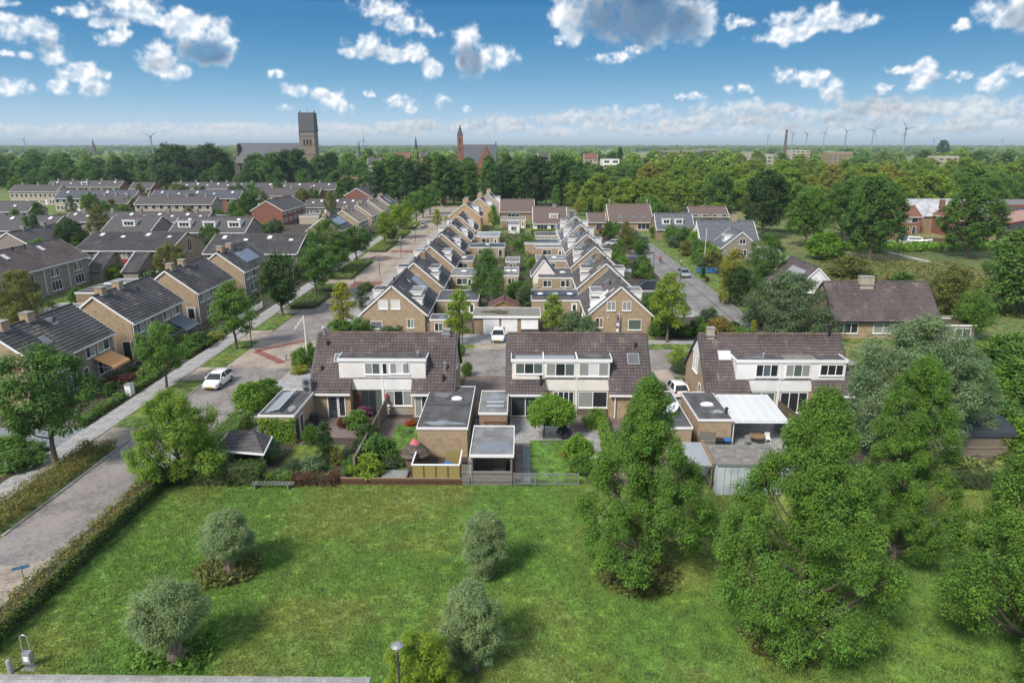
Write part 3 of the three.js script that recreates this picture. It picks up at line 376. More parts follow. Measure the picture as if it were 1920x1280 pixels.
const K = {
  // four large trees on the near lawn
  wing1: kind(11, { h: 13, r: 5.2, base: .13, prof: (t) => (t < .1 ? .78 + t * 2.2 : Math.pow(1 - (t - .1) / .9, .8)), reach: .86, lobes: 84, lobeR: .18, clumps: 28, clumpR: .066, per: 52, L: .135, W: .07, droop: .14, trunkR: .24, vary: .5 }),
  wing2: kind(12, { h: 12, r: 5.6, base: .09, prof: (t) => (t < .22 ? .82 + t * .8 : Math.pow(1 - (t - .22) / .78, .78)), reach: .86, lobes: 104, lobeR: .19, clumps: 30, clumpR: .062, per: 54, L: .135, W: .066, droop: .18, trunkR: .27, vary: .55 }),
  wing3: kind(13, { h: 13.5, r: 4.6, base: .12, prof: egg, reach: .84, lobes: 84, lobeR: .17, clumps: 25, clumpR: .066, per: 50, L: .135, W: .066, droop: .18, trunkR: .26, vary: .5 }),
  silver: kind(14, { h: 10.5, r: 4.6, base: .08, prof: broad, lobes: 34, lobeR: .30, clumps: 34, clumpR: .085, per: 36, L: .19, W: .085, droop: .3, trunkR: .2, bark: M.barkPale, vary: .35 }),
  willowA: kind(15, { h: 3.6, r: 1.25, base: .36, prof: (t) => Math.sqrt(Math.max(.15, 1 - (2 * t - .95) ** 2)), lobes: 34, lobeR: .40, clumps: 22, clumpR: .17, per: 44, L: .17, W: .03, droop: .1, trunkR: .36, bark: M.barkRed, limbs: false, vary: .3, up: .25 }),
  willowB: kind(16, { h: 3.75, r: 1.02, base: .1, prof: (t) => Math.sqrt(Math.max(.3, 1 - (2 * t - 1) ** 2 * .9)), lobes: 38, lobeR: .42, clumps: 22, clumpR: .2, per: 44, L: .17, W: .03, droop: .1, trunkR: .3, bark: M.barkRed, limbs: false, vary: .3, up: .2 }),
  ash: kind(17, { h: 8.2, r: 2.9, base: .3, lobes: 24, lobeR: .34, clumps: 22, clumpR: .12, per: 26, L: .22, W: .10, trunkR: .16, droop: .25 }),
  ash2: kind(18, { h: 8.5, r: 2.6, base: .28, prof: egg, lobes: 22, lobeR: .36, clumps: 16, clumpR: .15, per: 20, L: .30, W: .12, trunkR: .15, droop: .2 }),
  dense: kind(19, { h: 9, r: 3.3, base: .24, prof: ball, lobes: 30, lobeR: .36, clumps: 16, clumpR: .16, per: 26, L: .28, W: .16, trunkR: .2, droop: .15 }),
  lacy: kind(20, { h: 7.2, r: 3.7, base: .06, prof: (t) => (t > .75 ? .3 + (1 - t) * 2 : .88 + .16 * Math.sin(t * 8)), lobes: 34, lobeR: .32, clumps: 34, clumpR: .085, per: 34, L: .17, W: .075, droop: .3, trunkR: .22 }),
  upright: kind(21, { h: 7.6, r: 2.1, base: .2, prof: egg, lobes: 20, lobeR: .38, clumps: 14, clumpR: .17, per: 18, L: .28, W: .13, trunkR: .11, droop: .05, up: .6 }),
  birch: kind(22, { h: 10, r: 2.9, base: .17, prof: egg, lobes: 30, lobeR: .34, clumps: 16, clumpR: .14, per: 22, L: .24, W: .10, trunkR: .14, droop: .55, bark: M.barkPale }),
  weep: kind(23, { h: 10, r: 5.6, base: .03, prof: (t) => Math.sqrt(Math.max(.02, 1 - t * t)), lobes: 44, lobeR: .26, clumps: 20, clumpR: .10, per: 26, L: .42, W: .10, trunkR: .3, droop: .9, bark: M.barkPale, up: -.1 }),
  elm: kind(24, { h: 18, r: 6.6, base: .22, prof: broad, lobes: 44, lobeR: .28, clumps: 20, clumpR: .095, per: 22, L: .5, W: .28, trunkR: .42, droop: .15 }),
  wood1: kind(25, { h: 15, r: 6, base: .1, prof: broad, lobes: 34, lobeR: .32, clumps: 15, clumpR: .12, per: 16, L: .6, W: .38, trunkR: .35 }),
  wood2: kind(26, { h: 17, r: 5.6, base: .12, prof: ball, lobes: 36, lobeR: .30, clumps: 15, clumpR: .12, per: 16, L: .6, W: .38, trunkR: .35 }),
  wood3: kind(27, { h: 14, r: 6.4, base: .08, prof: (t) => Math.sqrt(Math.max(0, 1 - t * t * .95)), lobes: 34, lobeR: .30, clumps: 15, clumpR: .12, per: 16, L: .6, W: .38, trunkR: .35 }),
  poplar: kind(28, { h: 21, r: 5.4, base: .18, prof: egg, lobes: 40, lobeR: .30, clumps: 15, clumpR: .13, per: 16, L: .6, W: .4, trunkR: .4, bark: M.barkPale }),
  far: kind(29, { h: 12, r: 6, base: .04, prof: ball, lobes: 14, lobeR: .42, clumps: 9, clumpR: .2, per: 9, L: 1.3, W: .9, trunkR: .35, limbs: false }),
  bush: kind(30, { h: 1.6, r: 1, base: .02, prof: ball, lobes: 12, lobeR: .5, clumps: 12, clumpR: .24, per: 18, L: .16, W: .09, trunkR: .05, droop: .05 }),
  bush2: kind(31, { h: 1.7, r: 1, base: .02, prof: broad, lobes: 14, lobeR: .42, clumps: 12, clumpR: .22, per: 18, L: .22, W: .09, trunkR: .04, droop: -.05, up: .6 }),
  cone: kind(32, { h: 3, r: .85, base: .02, prof: (t) => 1.05 - t, lobes: 26, lobeR: .36, clumps: 12, clumpR: .2, per: 14, L: .18, W: .07, trunkR: .08, droop: .1 }),
  column: kind(33, { h: 4, r: .8, base: .02, prof: (t) => (t > .8 ? .4 + (1 - t) * 3 : .95), lobes: 26, lobeR: .45, clumps: 12, clumpR: .25, per: 14, L: .2, W: .07, trunkR: .1, droop: -.2, up: .6 }),
  fir: kind(34, { h: 9, r: 2.4, base: .03, prof: (t) => 1.02 - t, lobes: 44, lobeR: .28, clumps: 12, clumpR: .15, per: 16, L: .36, W: .12, trunkR: .16, droop: .3 }),
  plume: kind(35, { h: 1.2, r: .75, base: .02, prof: ball, lobes: 8, lobeR: .5, clumps: 14, clumpR: .26, per: 22, L: .42, W: .02, trunkR: .04, droop: .05, up: .8 }),
  globe: kind(36, { h: 2.1, r: 2.1, base: .02, prof: (t) => Math.sqrt(Math.max(0, 1 - t * t)), lobes: 44, lobeR: .34, clumps: 18, clumpR: .13, per: 30, L: .19, W: .11, trunkR: .05, droop: .2, limbs: false }),
};

// ------------------------------------------------------------ the setting: ground, lawn, roads, pavements, water
{
  const xs = [], zs = []; for (let i = -44; i <= 44; i++) xs.push(Math.sign(i) * (Math.abs(i) * 5 + Math.pow(Math.abs(i) / 44, 6) * 12000)); for (let i = 0; i <= 90; i++) zs.push(60 - i * 6 - Math.pow(i / 90, 6) * 13500);
  const P = [], C = [], U = [], I = [];
  for (const z of zs) for (const x of xs) { const f = fbm(x * .012 + 5, z * .012, 4, 3), m = x > 40 ? 1 : 0, k = .75 + .6 * f, d = m * smooth(.42, .62, fbm(x * .05, z * .05, 3, 9)); const c = [lerp(.22, .46, d) * k, lerp(.33, .46, d) * k, lerp(.085, .18, d) * k]; P.push(x, 0, z); C.push(...c); U.push(x, z); }
  const n = xs.length; for (let j = 0; j < zs.length - 1; j++) for (let i = 0; i < n - 1; i++) { const a = j * n + i; I.push(a, a + 1, a + n + 1, a, a + n + 1, a + n); }
  const g = new THREE.BufferGeometry(); g.setAttribute('position', new THREE.Float32BufferAttribute(P, 3)); g.setAttribute('color', new THREE.Float32BufferAttribute(C, 3)); g.setAttribute('uv', new THREE.Float32BufferAttribute(U, 2)); g.setIndex(I); g.computeVertexNormals();
  const m = new THREE.Mesh(g, new THREE.MeshStandardMaterial({ vertexColors: true, map: TX.grass, bumpMap: TX.grassBump, bumpScale: .06, roughness: .95 })); m.name = 'ground'; m.userData.kind = 'structure'; scene.add(m);
}
{ // the mown lawn, with its dry and lush patches
  const X0 = -26.9, X1 = 62, Z0 = -20, Z1 = -47.2, s = .4, P = [], C = [], U = [], I = [], nx = Math.round((X1 - X0) / s), nz = Math.round((Z0 - Z1) / s);
  for (let j = 0; j <= nz; j++) for (let i = 0; i <= nx; i++) {
    const x = lerp(X0, X1, i / nx), z = lerp(Z0, Z1, j / nz), f = fbm(x * .16 + 3, z * .22, 4, 81), g2 = fbm(x * .5, z * .5, 4, 82), dry = smooth(.53, .78, f * .75 + g2 * .35 + Math.exp(-(((x + 12) / 7) ** 2 + ((z + 42.5) / 2) ** 2)) * .14 + Math.exp(-(((x - 3) / 5) ** 2 + ((z + 42) / 2.5) ** 2)) * .12), lush = smooth(.5, .36, f), k = .92 + .16 * g2;
    P.push(x, .012 + (f - .5) * .03, z); U.push(x, z); C.push(lerp(lerp(.255, .33, dry), .21, lush) * k, lerp(lerp(.485, .47, dry), .45, lush) * k, lerp(lerp(.085, .12, dry), .065, lush) * k);
  }
  for (let j = 0; j < nz; j++) for (let i = 0; i < nx; i++) { const a = j * (nx + 1) + i; I.push(a, a + 1, a + nx + 2, a, a + nx + 2, a + nx + 1); }
  const g = new THREE.BufferGeometry(); g.setAttribute('position', new THREE.Float32BufferAttribute(P, 3)); g.setAttribute('color', new THREE.Float32BufferAttribute(C, 3)); g.setAttribute('uv', new THREE.Float32BufferAttribute(U, 2)); g.setIndex(I); g.computeVertexNormals();
  const m = new THREE.Mesh(g, new THREE.MeshStandardMaterial({ vertexColors: true, map: TX.grass, bumpMap: TX.grassBump, bumpScale: .07, roughness: .95 })); m.name = 'lawn'; m.userData.kind = 'structure'; scene.add(m);
  // short grass standing on it
  const bl = new B(), q = rng(5); for (let i = 0; i < 7; i++) { const a = q() * 6.3, x = (q() - .5) * .2, z = (q() - .5) * .2, h = .05 + q() * .05, w = .012, lx = Math.cos(a) * .05, lz = Math.sin(a) * .05; bl.tri([x - w * Math.sin(a), 0, z + w * Math.cos(a)], [x + w * Math.sin(a), 0, z - w * Math.cos(a)], [x + lx, h, z + lz]); }
  const NT = 120000, im = new THREE.InstancedMesh(bl.geo(), new THREE.MeshStandardMaterial({ roughness: .9, side: THREE.DoubleSide }), NT), X = new THREE.Matrix4(), cc = new THREE.Color();
  for (let i = 0; i < NT; i++) { const x = lerp(-26.4, 44, q()), z = lerp(x > -7 ? -22 : -27.4, -46.9, q()), s2 = .7 + q() * .9, f = fbm(x * .16 + 3, z * .22, 4, 81), d = smooth(.5, .7, f + (q() - .5) * .2), k = .75 + q() * .5; X.makeRotationY(q() * 6.28).scale(new THREE.Vector3(s2, s2, s2)).setPosition(x, .01 + (f - .5) * .03, z); im.setMatrixAt(i, X); im.setColorAt(i, cc.setRGB(lerp(.145, .205, d) * k, lerp(.255, .255, d) * k, .045 * k)); }
  im.name = 'grass'; im.userData = { label: 'short mown grass growing all over the open lawn', category: 'grass', kind: 'stuff' }; scene.add(im);
}
const road = (n, x0, z0, x1, z1, y, m) => ground(n, flat(x0, z0, x1, z1, y), m);
const strip = (n, x0, z0, x1, z1, h, m) => ground(n, new B().box(x0, -.02, z0, x1, h, z1), m);
// garden soil and paving of the front plots
road('garden_soil', -24, -47, 36, -72, .008, M.soil);
road('garden_soil', -66, -40, -39.9, -128, .008, M.soil); road('garden_soil', -170, -128.2, -54, -335, .006, M.soil); road('garden_soil', -13.2, -90, 10, -200, .008, M.soil); road('garden_soil', 18, -87, 27.2, -200, .008, M.soil); road('garden_soil', 34.6, -86, 62, -190, .008, M.verge); road('garden_soil', -25, -88, -21.6, -200, .008, M.soil);
// path along the near edge of the lawn
road('footpath', -40, -19, -7.2, -27.2, .045, M.slabGrey); strip('kerb', -27, -27.2, -7.2, -27.32, .06, M.kerb);
// the street on the left
road('street', -34.2, -34, -29.1, -75, .012, M.paver); road('street', -40, -27.3, -29.1, -38.2, .018, M.paverTan);
{ const b = new B(), c = [-31.65, -38.2], n = 18; for (let i = 0; i < n; i++) { const a = Math.PI * i / n, e = Math.PI * (i + 1) / n, f = (t) => [c[0] + Math.cos(t) * 2.5, .022, c[1] + Math.sin(t) * 2.0]; b.tri([c[0], .022, c[1]], f(e), f(a)); } ground('street', b, M.paver); }
road('street', -37.4, -75, -22.5, -90, .012, M.paverTan); road('street', -34.2, -56, -26.4, -75, .016, M.paver); road('street', -34.3, -86.5, -25.6, -124, .016, M.paver); road('street', -31.6, -124, -25.6, -290, .0165, M.paverTan); road('street', -36.5, -124, -31.6, -290, .013, M.paverTan);  // far stretch: sunlight put into the colour by paler paving
strip('pavement', -29.1, -27.3, -28.15, -56, .06, M.slabGrey); strip('pavement', -39.7, -40, -37.55, -270, .05, M.slabGrey); strip('pavement', -25.6, -90, -23.4, -270, .05, M.slabGrey);
strip('kerb', -34.4, -39.5, -34.2, -75, .09, M.kerb); strip('kerb', -37.55, -40, -37.4, -130, .08, M.kerb); strip('kerb', -29.22, -27.3, -29.1, -56, .07, M.kerb);
for (const [a, b] of [[-53.6, -57.6], [-70.6, -75], [-86.2, -91.5], [-101.5, -104]]) road('driveway', -37.4, a, -34.4, b, .02, M.paverTan);
// red brick bands of the raised junctions
for (const [ax, ay, bx, by] of [[480, 658, 574, 638], [480, 658, 530, 680]]) { const [x, z] = gp(ax, ay), [x2, z2] = gp(bx, by); ground('brick_band', new B().beam([x, .02, z], [x2, .02, z2], 1.0, .02), M.paverRed); }
road('brick_band', -31.2, -121, -25.8, -127, .022, M.paverRed); road('brick_band', -31.2, -163, -25.8, -166.5, .022, M.paverRed);
for (const [ax, ay, bx, by] of [[690, 490, 705, 479], [705, 479, 748, 485]]) { const [x, z] = gp(ax, ay), [x2, z2] = gp(bx, by); ground('brick_band', new B().beam([x, .025, z], [x2, .025, z2], .8, .02), M.paverRed); }
// the cross street behind the three front houses, and the drives between them
road('street', -22.5, -72.5, 40, -82.6, .014, M.paver); road('driveway', -6, -60.5, -1.4, -72.5, .02, M.paverPurple); road('driveway', 12.6, -60.5, 17.2, -69, .02, M.slabBlue); road('driveway', 12.6, -69, 17.2, -75, .021, M.paverTan); road('driveway', -26.4, -60, -20, -75, .02, M.slabGrey);
road('grass_verge', -12.6, -82.8, -5.8, -84.6, .03, M.verge); road('grass_verge', 12, -82.8, 27, -85.4, .03, M.verge); strip('kerb', -22, -82.6, 27, -82.75, .09, M.kerb); road('pavement', -22, -85, 27, -87.2, .02, M.slabGrey); road('driveway', -6, -82.8, 3, -90, .026, M.paverTan); road('driveway', -9, -85.5, 3.4, -90, .028, M.slabGrey);
// the street on the right
road('street', 27.4, -82, 34.2, -235, .013, M.asphalt); strip('kerb', 34.2, -86, 34.4, -235, .09, M.kerb); strip('kerb', 27.2, -86, 27.4, -235, .09, M.kerb); road('gutter_line', 31.5, -88, 31.72, -200, .019, M.paverDark); road('street', -70, -268, 90, -276, .015, M.asphalt);
for (const z of [-100, -118, -137, -156, -175]) road('driveway', 18, z, 27.2, z - 4.5, .02, M.slabGrey);
// verges and planted beds of the left street
for (const [a, b] of [[-57.6, -70.6], [-75.2, -86.2], [-91.5, -101.5]]) strip('grass_verge', -37.4, a, -34.4, b, .07, M.verge);
// drives and paths of the left houses
road('driveway', -66, -53.2, -39.7, -57.4, .02, M.slabBlue); road('driveway', -46, -58, -40.6, -61, .018, M.paverPurple); road('driveway', -46, -73.4, -39.7, -77.6, .02, M.paverDark); road('driveway', -46, -90, -39.7, -94.4, .02, M.paverDark); road('garden_path', -56, -49.4, -39.7, -50.3, .02, M.paverPurple); road('garden_lawn', -50, -46, -40.5, -48.8, .02, M.lawnFine);
// paving and lawns of the front gardens
road('terrace', -19.3, -60, -10.3, -55.5, .03, M.paverPurple); road('garden_lawn', -19.4, -54, -15, -48.2, .03, M.verge); road('garden_path', -22.4, -54, -18.8, -55.4, .034, M.paverPurple); road('garden_path', -25, -53, -22.6, -58, .03, M.slabGrey);
road('garden_lawn', -11.3, -58.6, -8.9, -49.5, .03, M.lawnFine); road('garden_path', -8.8, -58, -8.2, -50, .034, M.slabGrey);
road('terrace', -.9, -61, 8.6, -54.5, .03, M.slabGrey); road('terrace', 4.6, -57, 6.6, -61, .036, M.paverPurple); road('garden_lawn', .9, -55.2, 5.2, -47.1, .034, M.lawnFine); road('garden_path', -.3, -54.5, .3, -47.1, .036, M.paverPurple); road('garden_path', .3, -54.5, .88, -47.1, .04, M.slabBlue); road('terrace', 5.2, -54.5, 7.0, -49.5, .036, M.slabGrey);
road('terrace', 7.5, -61, 12, -48, .03, M.paverPurple); road('terrace', 18.2, -60.5, 26, -48.5, .03, M.slabGrey); road('alley', -4.2, -46.9, -3.75, -60, .03, M.slabGrey); road('alley', 14.3, -48.8, 15.1, -60.4, .03, M.slabGrey);
// meadow, path and canal on the right
{ const pts = [[1580, 457], [1640, 466], [1740, 490], [1830, 512], [1920, 535]].map(([a, b]) => gp(a, b)), b = new B(); for (let i = 0; i < pts.length - 1; i++) b.beam([pts[i][0], .02, pts[i][1]], [pts[i + 1][0], .02, pts[i + 1][1]], 1.8, .02); ground('footpath', b, M.path); }
{ const A = gp(1560, 432), C2 = gp(1800, 462), b = new B(); b.beam([A[0] - 30, .008, A[1] - 8], [C2[0] + 60, .008, C2[1] + 22], 9, .012); ground('canal_water', b, M.water); }

M.polycarbonate = mat([.60, .63, .66], { roughness: .3 });
// ------------------------------------------------------------ dormer: box, felt roof, trim, window band
function dormer(parent, face, a0, a1, pf, pb, y0, y1, { wall = M.white, roof = M.felt, n = 3, pane = M.glass, w0 = a0 + .3, w1 = a1 - .3, wy0 = y1 - 1.25, wy1 = y1 - .3, frame } = {}) {
  const bx = (b, A0, A1, P0, P1, Y0, Y1) => (face === 'f' || face === 'b' ? b.box(A0, Y0, P0, A1, Y1, P1) : b.box(P0, Y0, A0, P1, Y1, A1)), sg = face === 'f' || face === 'r' ? 1 : -1;
  const d = bx(new B(), a0, a1, pf, pb, y0, y1 - .1).build('dormer', wall, parent);
  bx(new B(), a0 - .05, a1 + .05, pf + sg * .07, pb, y1 - .098, y1 - .02).build('dormer_roof', roof, d);
  const t = new B(); bx(t, a0 - .1, a1 + .1, pf + sg * .072, pf + sg * .13, y1 - .2, y1 + .05); bx(t, a0 - .1, a0 - .052, pf + sg * .07, pb, y1 - .12, y1 + .04); bx(t, a1 + .052, a1 + .1, pf + sg * .07, pb, y1 - .12, y1 + .04); t.build('dormer_trim', M.whiteTrim, d);
  if (n) win(parent, face, pf, w0, w1, wy0, wy1, { n, pane, frame: frame || M.whiteTrim, sill: false });
  return d;
}
// ------------------------------------------------------------ the three brown-tiled pairs of houses facing the lawn
const ZR = -64.6, ZF = -61.2, ZE = -60, ZB = -68.7, YR = 7;
function pairHouse(label, x0, x1, f0, f1, d0, d1, seed, panelA, panelB) {
  const g = thing('semi_detached_house', label, 'house', [(x0 + x1) / 2, 0, (ZF + ZB) / 2], 'brown-tiled pairs of houses facing the lawn');
  const o = { tone: TONE.brown, seed, m: M.tileFarBrown }, L = .14, at = (z) => YR + L - Math.abs(z - ZR);
  new B().sweep([[ZB, 0], [ZF, 0], [ZF, 3.5], [ZR, 6.95], [ZB, 2.9]], 'x', x0 + .1, x1 - .1).build('wall', M.brickTan, g);
  for (const [a, b] of [[x0 + .1, f0], [f1, x1 - .1]]) new B().sweep([[ZF + .002, 0], [ZE - .3, 0], [ZE - .3, 2.55], [ZF + .002, 3.45]], 'x', a, b).build('wing_wall', M.brickTan, g);
  slope(g, 'f', x0, f0 + .1, ZR, YR + L, ZE, at(ZE), o); slope(g, 'f', f0 + .1, f1 - .1, ZR, YR + L, ZF + .1, at(ZF + .1), { ...o, seed: seed + 1 }); slope(g, 'f', f1 - .1, x1, ZR, YR + L, ZE, at(ZE), { ...o, seed: seed + 2 });
  slope(g, 'b', x0, x1, ZR, YR + L, ZB - .3, at(ZB - .3), o); new B().tube([x0, YR + L + .03, ZR], [x1, YR + L + .03, ZR], .15, .15, 8).build('ridge_cap', M.tileFarBrown, g);
  for (const x of [x0 - .03, x1 + .03]) { const b = new B(); b.beam([x, YR + L - .08, ZR], [x, at(ZE) - .08, ZE], .05, .22, [1, 0, 0]); b.beam([x, YR + L - .08, ZR], [x, at(ZB - .3) - .08, ZB - .3], .05, .22, [1, 0, 0]); b.build('barge_board', M.anthracite, g); }
  for (const [a, b] of [[x0, f0 + .1], [f1 - .1, x1]]) new B().box(a, at(ZE) - .2, ZE + .02, b, at(ZE) - .04, ZE + .16).build('gutter', M.whiteTrim, g);
  const mid = (f0 + f1) / 2;
  new B().box(f0 + .002, 2.5, ZF, mid - .12, 5.4, ZF + .1).build('facade_panel', panelA, g); new B().box(mid + .12, 2.5, ZF, f1 - .002, 5.4, ZF + .1).build('facade_panel', panelB, g); new B().box(mid - .118, 0, ZF, mid + .118, 5.4, ZF + .13).build('pilaster', panelB, g);
  // battens of the cladding stand a little proud
  for (const y of [2.9, 3.3, 3.7]) for (const [a, b] of [[f0 + .02, mid - .14], [mid + .14, f1 - .02]]) new B().box(a, y, ZF + .1, b, y + .03, ZF + .106).build('cladding_board', panelB, g);
  for (const [a, b] of [[d0, f0], [f1, d1]]) if (b - a > .15) new B().box(a, 3.4, ZF - 2.3, b, 5.42, ZF + .1).build('dormer_cheek', panelA, g);
  const rf = new B().box(d0 - .05, 5.45, ZF - 2.3, d1 + .05, 5.56, ZF + .15).build('dormer_roof', M.felt, g), t = new B(); t.box(d0 - .1, 5.36, ZF + .152, d1 + .1, 5.66, ZF + .22); t.box(d0 - .12, 5.4, ZF - 2.2, d0 - .052, 5.66, ZF + .15); t.box(d1 + .052, 5.4, ZF - 2.2, d1 + .12, 5.66, ZF + .15); t.build('dormer_trim', M.whiteTrim, rf);
  g.at = at; g.mid = mid; return g;
}
{ // first pair, next to the street
  const g = pairHouse('brown-tiled pair with white dormer, thatched garden hut in its garden', -19.8, -6.2, -16.0, -10.1, -17.1, -8.9, 3, M.pinkish, M.white), m = g.mid;
  win(g, 'f', ZF + .1, -14.65, -13.1 + .6, 4.05, 5.2, { n: 3, pane: [M.glassCurtain, M.glassGreen, M.glass] }); win(g, 'f', ZF + .1, -12.25, -10.4, 4.1, 5.2, { n: 3, pane: [M.glassCurtain, M.blind, M.glassCurtain] });
  const rec = new B().box(-15.9, 0, ZF + .002, m - .2, 2.45, ZF + .06).build('glass_front', M.anthracite, g); for (let i = 0; i < 4; i++) new B().box(-15.8 + i * .69, .12, ZF + .061, -15.2 + i * .69, 2.35, ZF + .075).build('pane', i === 0 ? M.woodBrown : i === 3 ? M.glassGreen : M.glass, rec);
  win(g, 'f', ZF, m + .2, -10.3, .85, 2.4, { n: 3, pane: [M.glassCurtain, M.glass, M.glassCurtain] }); new B().box(m + .12, 0, ZF, -10.12, .5, ZF + .15).build('plinth', M.plinth, g);
  door(g, 'f', ZE - .3, -18.2, -17.2, 0, 2.15, { leaf: M.anthracite, glass: M.glass }); win(g, 'f', ZE - .3, -17.15, -16.5, .1, 2.15, { n: 1, sill: false, pane: M.glass }); win(g, 'f', ZE - .3, -9.9, -8.6, .1, 2.2, { n: 2, sill: false, pane: [M.glassCurtain, M.glass] });
  skylight(g, 'f', -17.5, -62.6, g.at(-62.6) + .03, 1, .75, .9, M.glassSky); flue(g, -19.2, -64.5, 7.2, .5, M.zinc, .2); flue(g, -18.7, -63.6, g.at(-63.6), .4); flue(g, -18.9, -61.7, g.at(-61.7), .3); flue(g, -7.1, -61.6, g.at(-61.6), .9, M.steel); flue(g, -7.2, -60.9, g.at(-60.9), .5); flue(g, -9.7, -62.1, 5.56, .35, M.steel); chimney(g, -7.2, -64.5, 7.2, .35, .7, .6, M.zinc);
  new B().tube([-10.6, 4.4, -61], [-10.6, 8.6, -61], .022, .014, 6).build('aerial', M.zinc, g); win(g, 'r', -6.3, -65.8, -64.2, 3.6, 5, { n: 2, pane: M.glassCurtain }); new B().sweep([[-66, 5.1], [-63.2, 5.1], [-64.6, 6.6]], 'x', -6.305, -6.26).build('gable_panel', M.white, g);
}
{ // second pair
  const g = pairHouse('brown-tiled pair with cream dormer front behind the ball-clipped tree', -1.2, 12.4, 2.3, 8.5, -.7, 8.6, 13, M.cream, M.cream), m = g.mid;
  win(g, 'f', ZF + .1, -.4, 2.2, 4.15, 5.25, { n: 3, pane: [M.glassGreen, M.glass, M.glassGreen] }); win(g, 'f', ZF + .1, 2.5, 5.2, 3.95, 5.25, { n: 3, pane: [M.glassCurtain, M.glass, M.glassGreen] }); win(g, 'f', ZF + .1, 5.6, 8.4, 3.95, 5.3, { n: 3, pane: [M.glassCurtain, M.blind, M.glassCurtain] });
  new B().box(-.7, 3.4, ZF - 1, 2.3, 3.9, ZF + .16).build('dormer_apron', M.cream, g);
  const fr = win(g, 'f', ZF, 3.2, 5.2, .1, 2.4, { n: 4, sill: false, pane: [M.glassGreen, M.glass, M.glass, M.glass] }); win(g, 'f', ZF, 5.6, 8.4, .75, 2.4, { n: 2, pane: [M.glassCurtain, M.glass] }); new B().box(5.55, 0, ZF, 8.45, .7, ZF + .1).build('plinth', M.brickDark, g);
  win(g, 'f', ZE - .3, -.8, 1.9, .2, 2.15, { n: 2, sill: false, pane: M.glass }); skylight(g, 'f', 10.9, -62.6, g.at(-62.6) + .04, 1, 1.15, 1.2, mat([.10, .11, .125], { roughness: .5 })); flue(g, 3.6 - 1.6, -60.6, g.at(-60.6), .9); flue(g, 11.2, -63.5, g.at(-63.5), .4); new B().tube([9.0, 2.3, -60.1], [9.0, .1, -60.1], .05, .05, 8).build('downpipe', M.whiteTrim, g);
  for (const x of [2.2, 5.35]) new B().box(x, 5.562, ZF - 2.1, x + .12, 5.72, ZF + .1).build('roof_divider', M.whiteTrim, g); puddle(g, 7.2, ZF - 1.2, 5.567, 1.0, .35, 4); new B().box(-.4, 5.562, ZF - 1.2, 5.2, 5.6, ZF - .2).build('roof_sheet', M.panelPale, g);
}
{ // third pair
  const g = pairHouse('brown-tiled pair with white dormer beside the white polycarbonate veranda', 17.5, 31.2, 21.5, 27.6, 20.4, 30.6, 23, M.white, M.white), m = g.mid;
  win(g, 'f', ZF + .1, 22.2, 24.3, 3.95, 5.2, { n: 3, pane: [M.glass, M.glassSky, M.glass] }); win(g, 'f', ZF + .1, 25, 27.3, 3.95, 5.2, { n: 3, pane: [M.glassCurtain, M.glassGreen, M.glassCurtain] }); win(g, 'f', ZF + .1, 28.2, 30.4, 4.1, 5.2, { n: 3, pane: M.glass });
  win(g, 'f', ZF, 21.7, 24.3, .6, 2.4, { n: 2, pane: [M.glass, M.glassGreen] }); win(g, 'f', ZF, 24.8, 27.4, .3, 2.4, { n: 3, pane: M.glass }); new B().box(21.6, 0, ZF, 24.4, .5, ZF + .12).build('plinth', M.brickBrown, g);
  win(g, 'f', ZE - .3, 18.0, 19.2, 1.2, 2.2, { n: 2 }); win(g, 'f', ZE - .3, 19.6, 20.8, 1.0, 2.2, { n: 1 }); skylight(g, 'f', 19.7, -62.9, g.at(-62.9) + .03, 1, 1.3, 1.1, M.blind); chimney(g, 18.6, -64.4, 7.2, .6, .7, .6, M.brickPale); flue(g, 30.2, -64.5, 7.2, .9, M.black, .16); flue(g, 23.2, -62.2, 5.56, .3, M.steel);
  win(g, 'l', 17.6, -66, -64.2, 3.2, 4.9, { n: 2, pane: M.blind }); new B().sweep([[-66.6, 5], [-62.9, 5], [-64.6, 6.7]], 'x', 17.56, 17.6).build('gable_panel', M.white, g); win(g, 'l', 17.6, -63.4, -62.6, 1.6, 2.6, { n: 1 }); puddle(g, 22.4, ZF - 1, 5.567, 1.2, .4, 9); new B().box(25, 5.562, ZF - 2, 28, 5.58, ZF + .05).build('roof_gravel', M.gravel, g);
}
// ------------------------------------------------------------ outbuildings and garden things of the front plots
{ const g = flatBlock('garden_shed', 'flat-roofed brick shed with solar panels and a climber on its end wall', 'shed', -22.4, -19.4, -60.5, -54.3, 2.7);
  for (let i = 0; i < 6; i++) { const z = -59.6 + i * .82; const p = new B().sweep([[-22, 2.68], [-20.75, 3.0], [-20.75, 3.04], [-22, 2.72]], 'z', z, z + .78).build('solar_panel', M.panelPale, g); }
  new B().box(-22, 2.65, -59.6, -20.7, 2.70, -54.7).build('panel_rail', M.zinc, g); puddle(g, -20.1, -56, 2.645, .35, .8, 3); door(g, 'r', -19.4, -56.6, -55.6, 0, 2.05, { leaf: M.anthracite }); win(g, 'r', -19.4, -55.2, -54.6, .3, 2, { n: 1, frame: M.anthracite });
  const q = rng(44), cs = []; for (let i = 0; i < 260; i++) cs.push({ c: [(q() - .5) * 3, .15 + q() * 2.2, 3.2], r: .18, o: [0, .2, 1] }); const m = new THREE.Mesh(leaves(45, cs, 9, .17, .11, { droop: .25 }), leafMat(TINT.fresh)); m.name = 'climber'; g.add(m); }
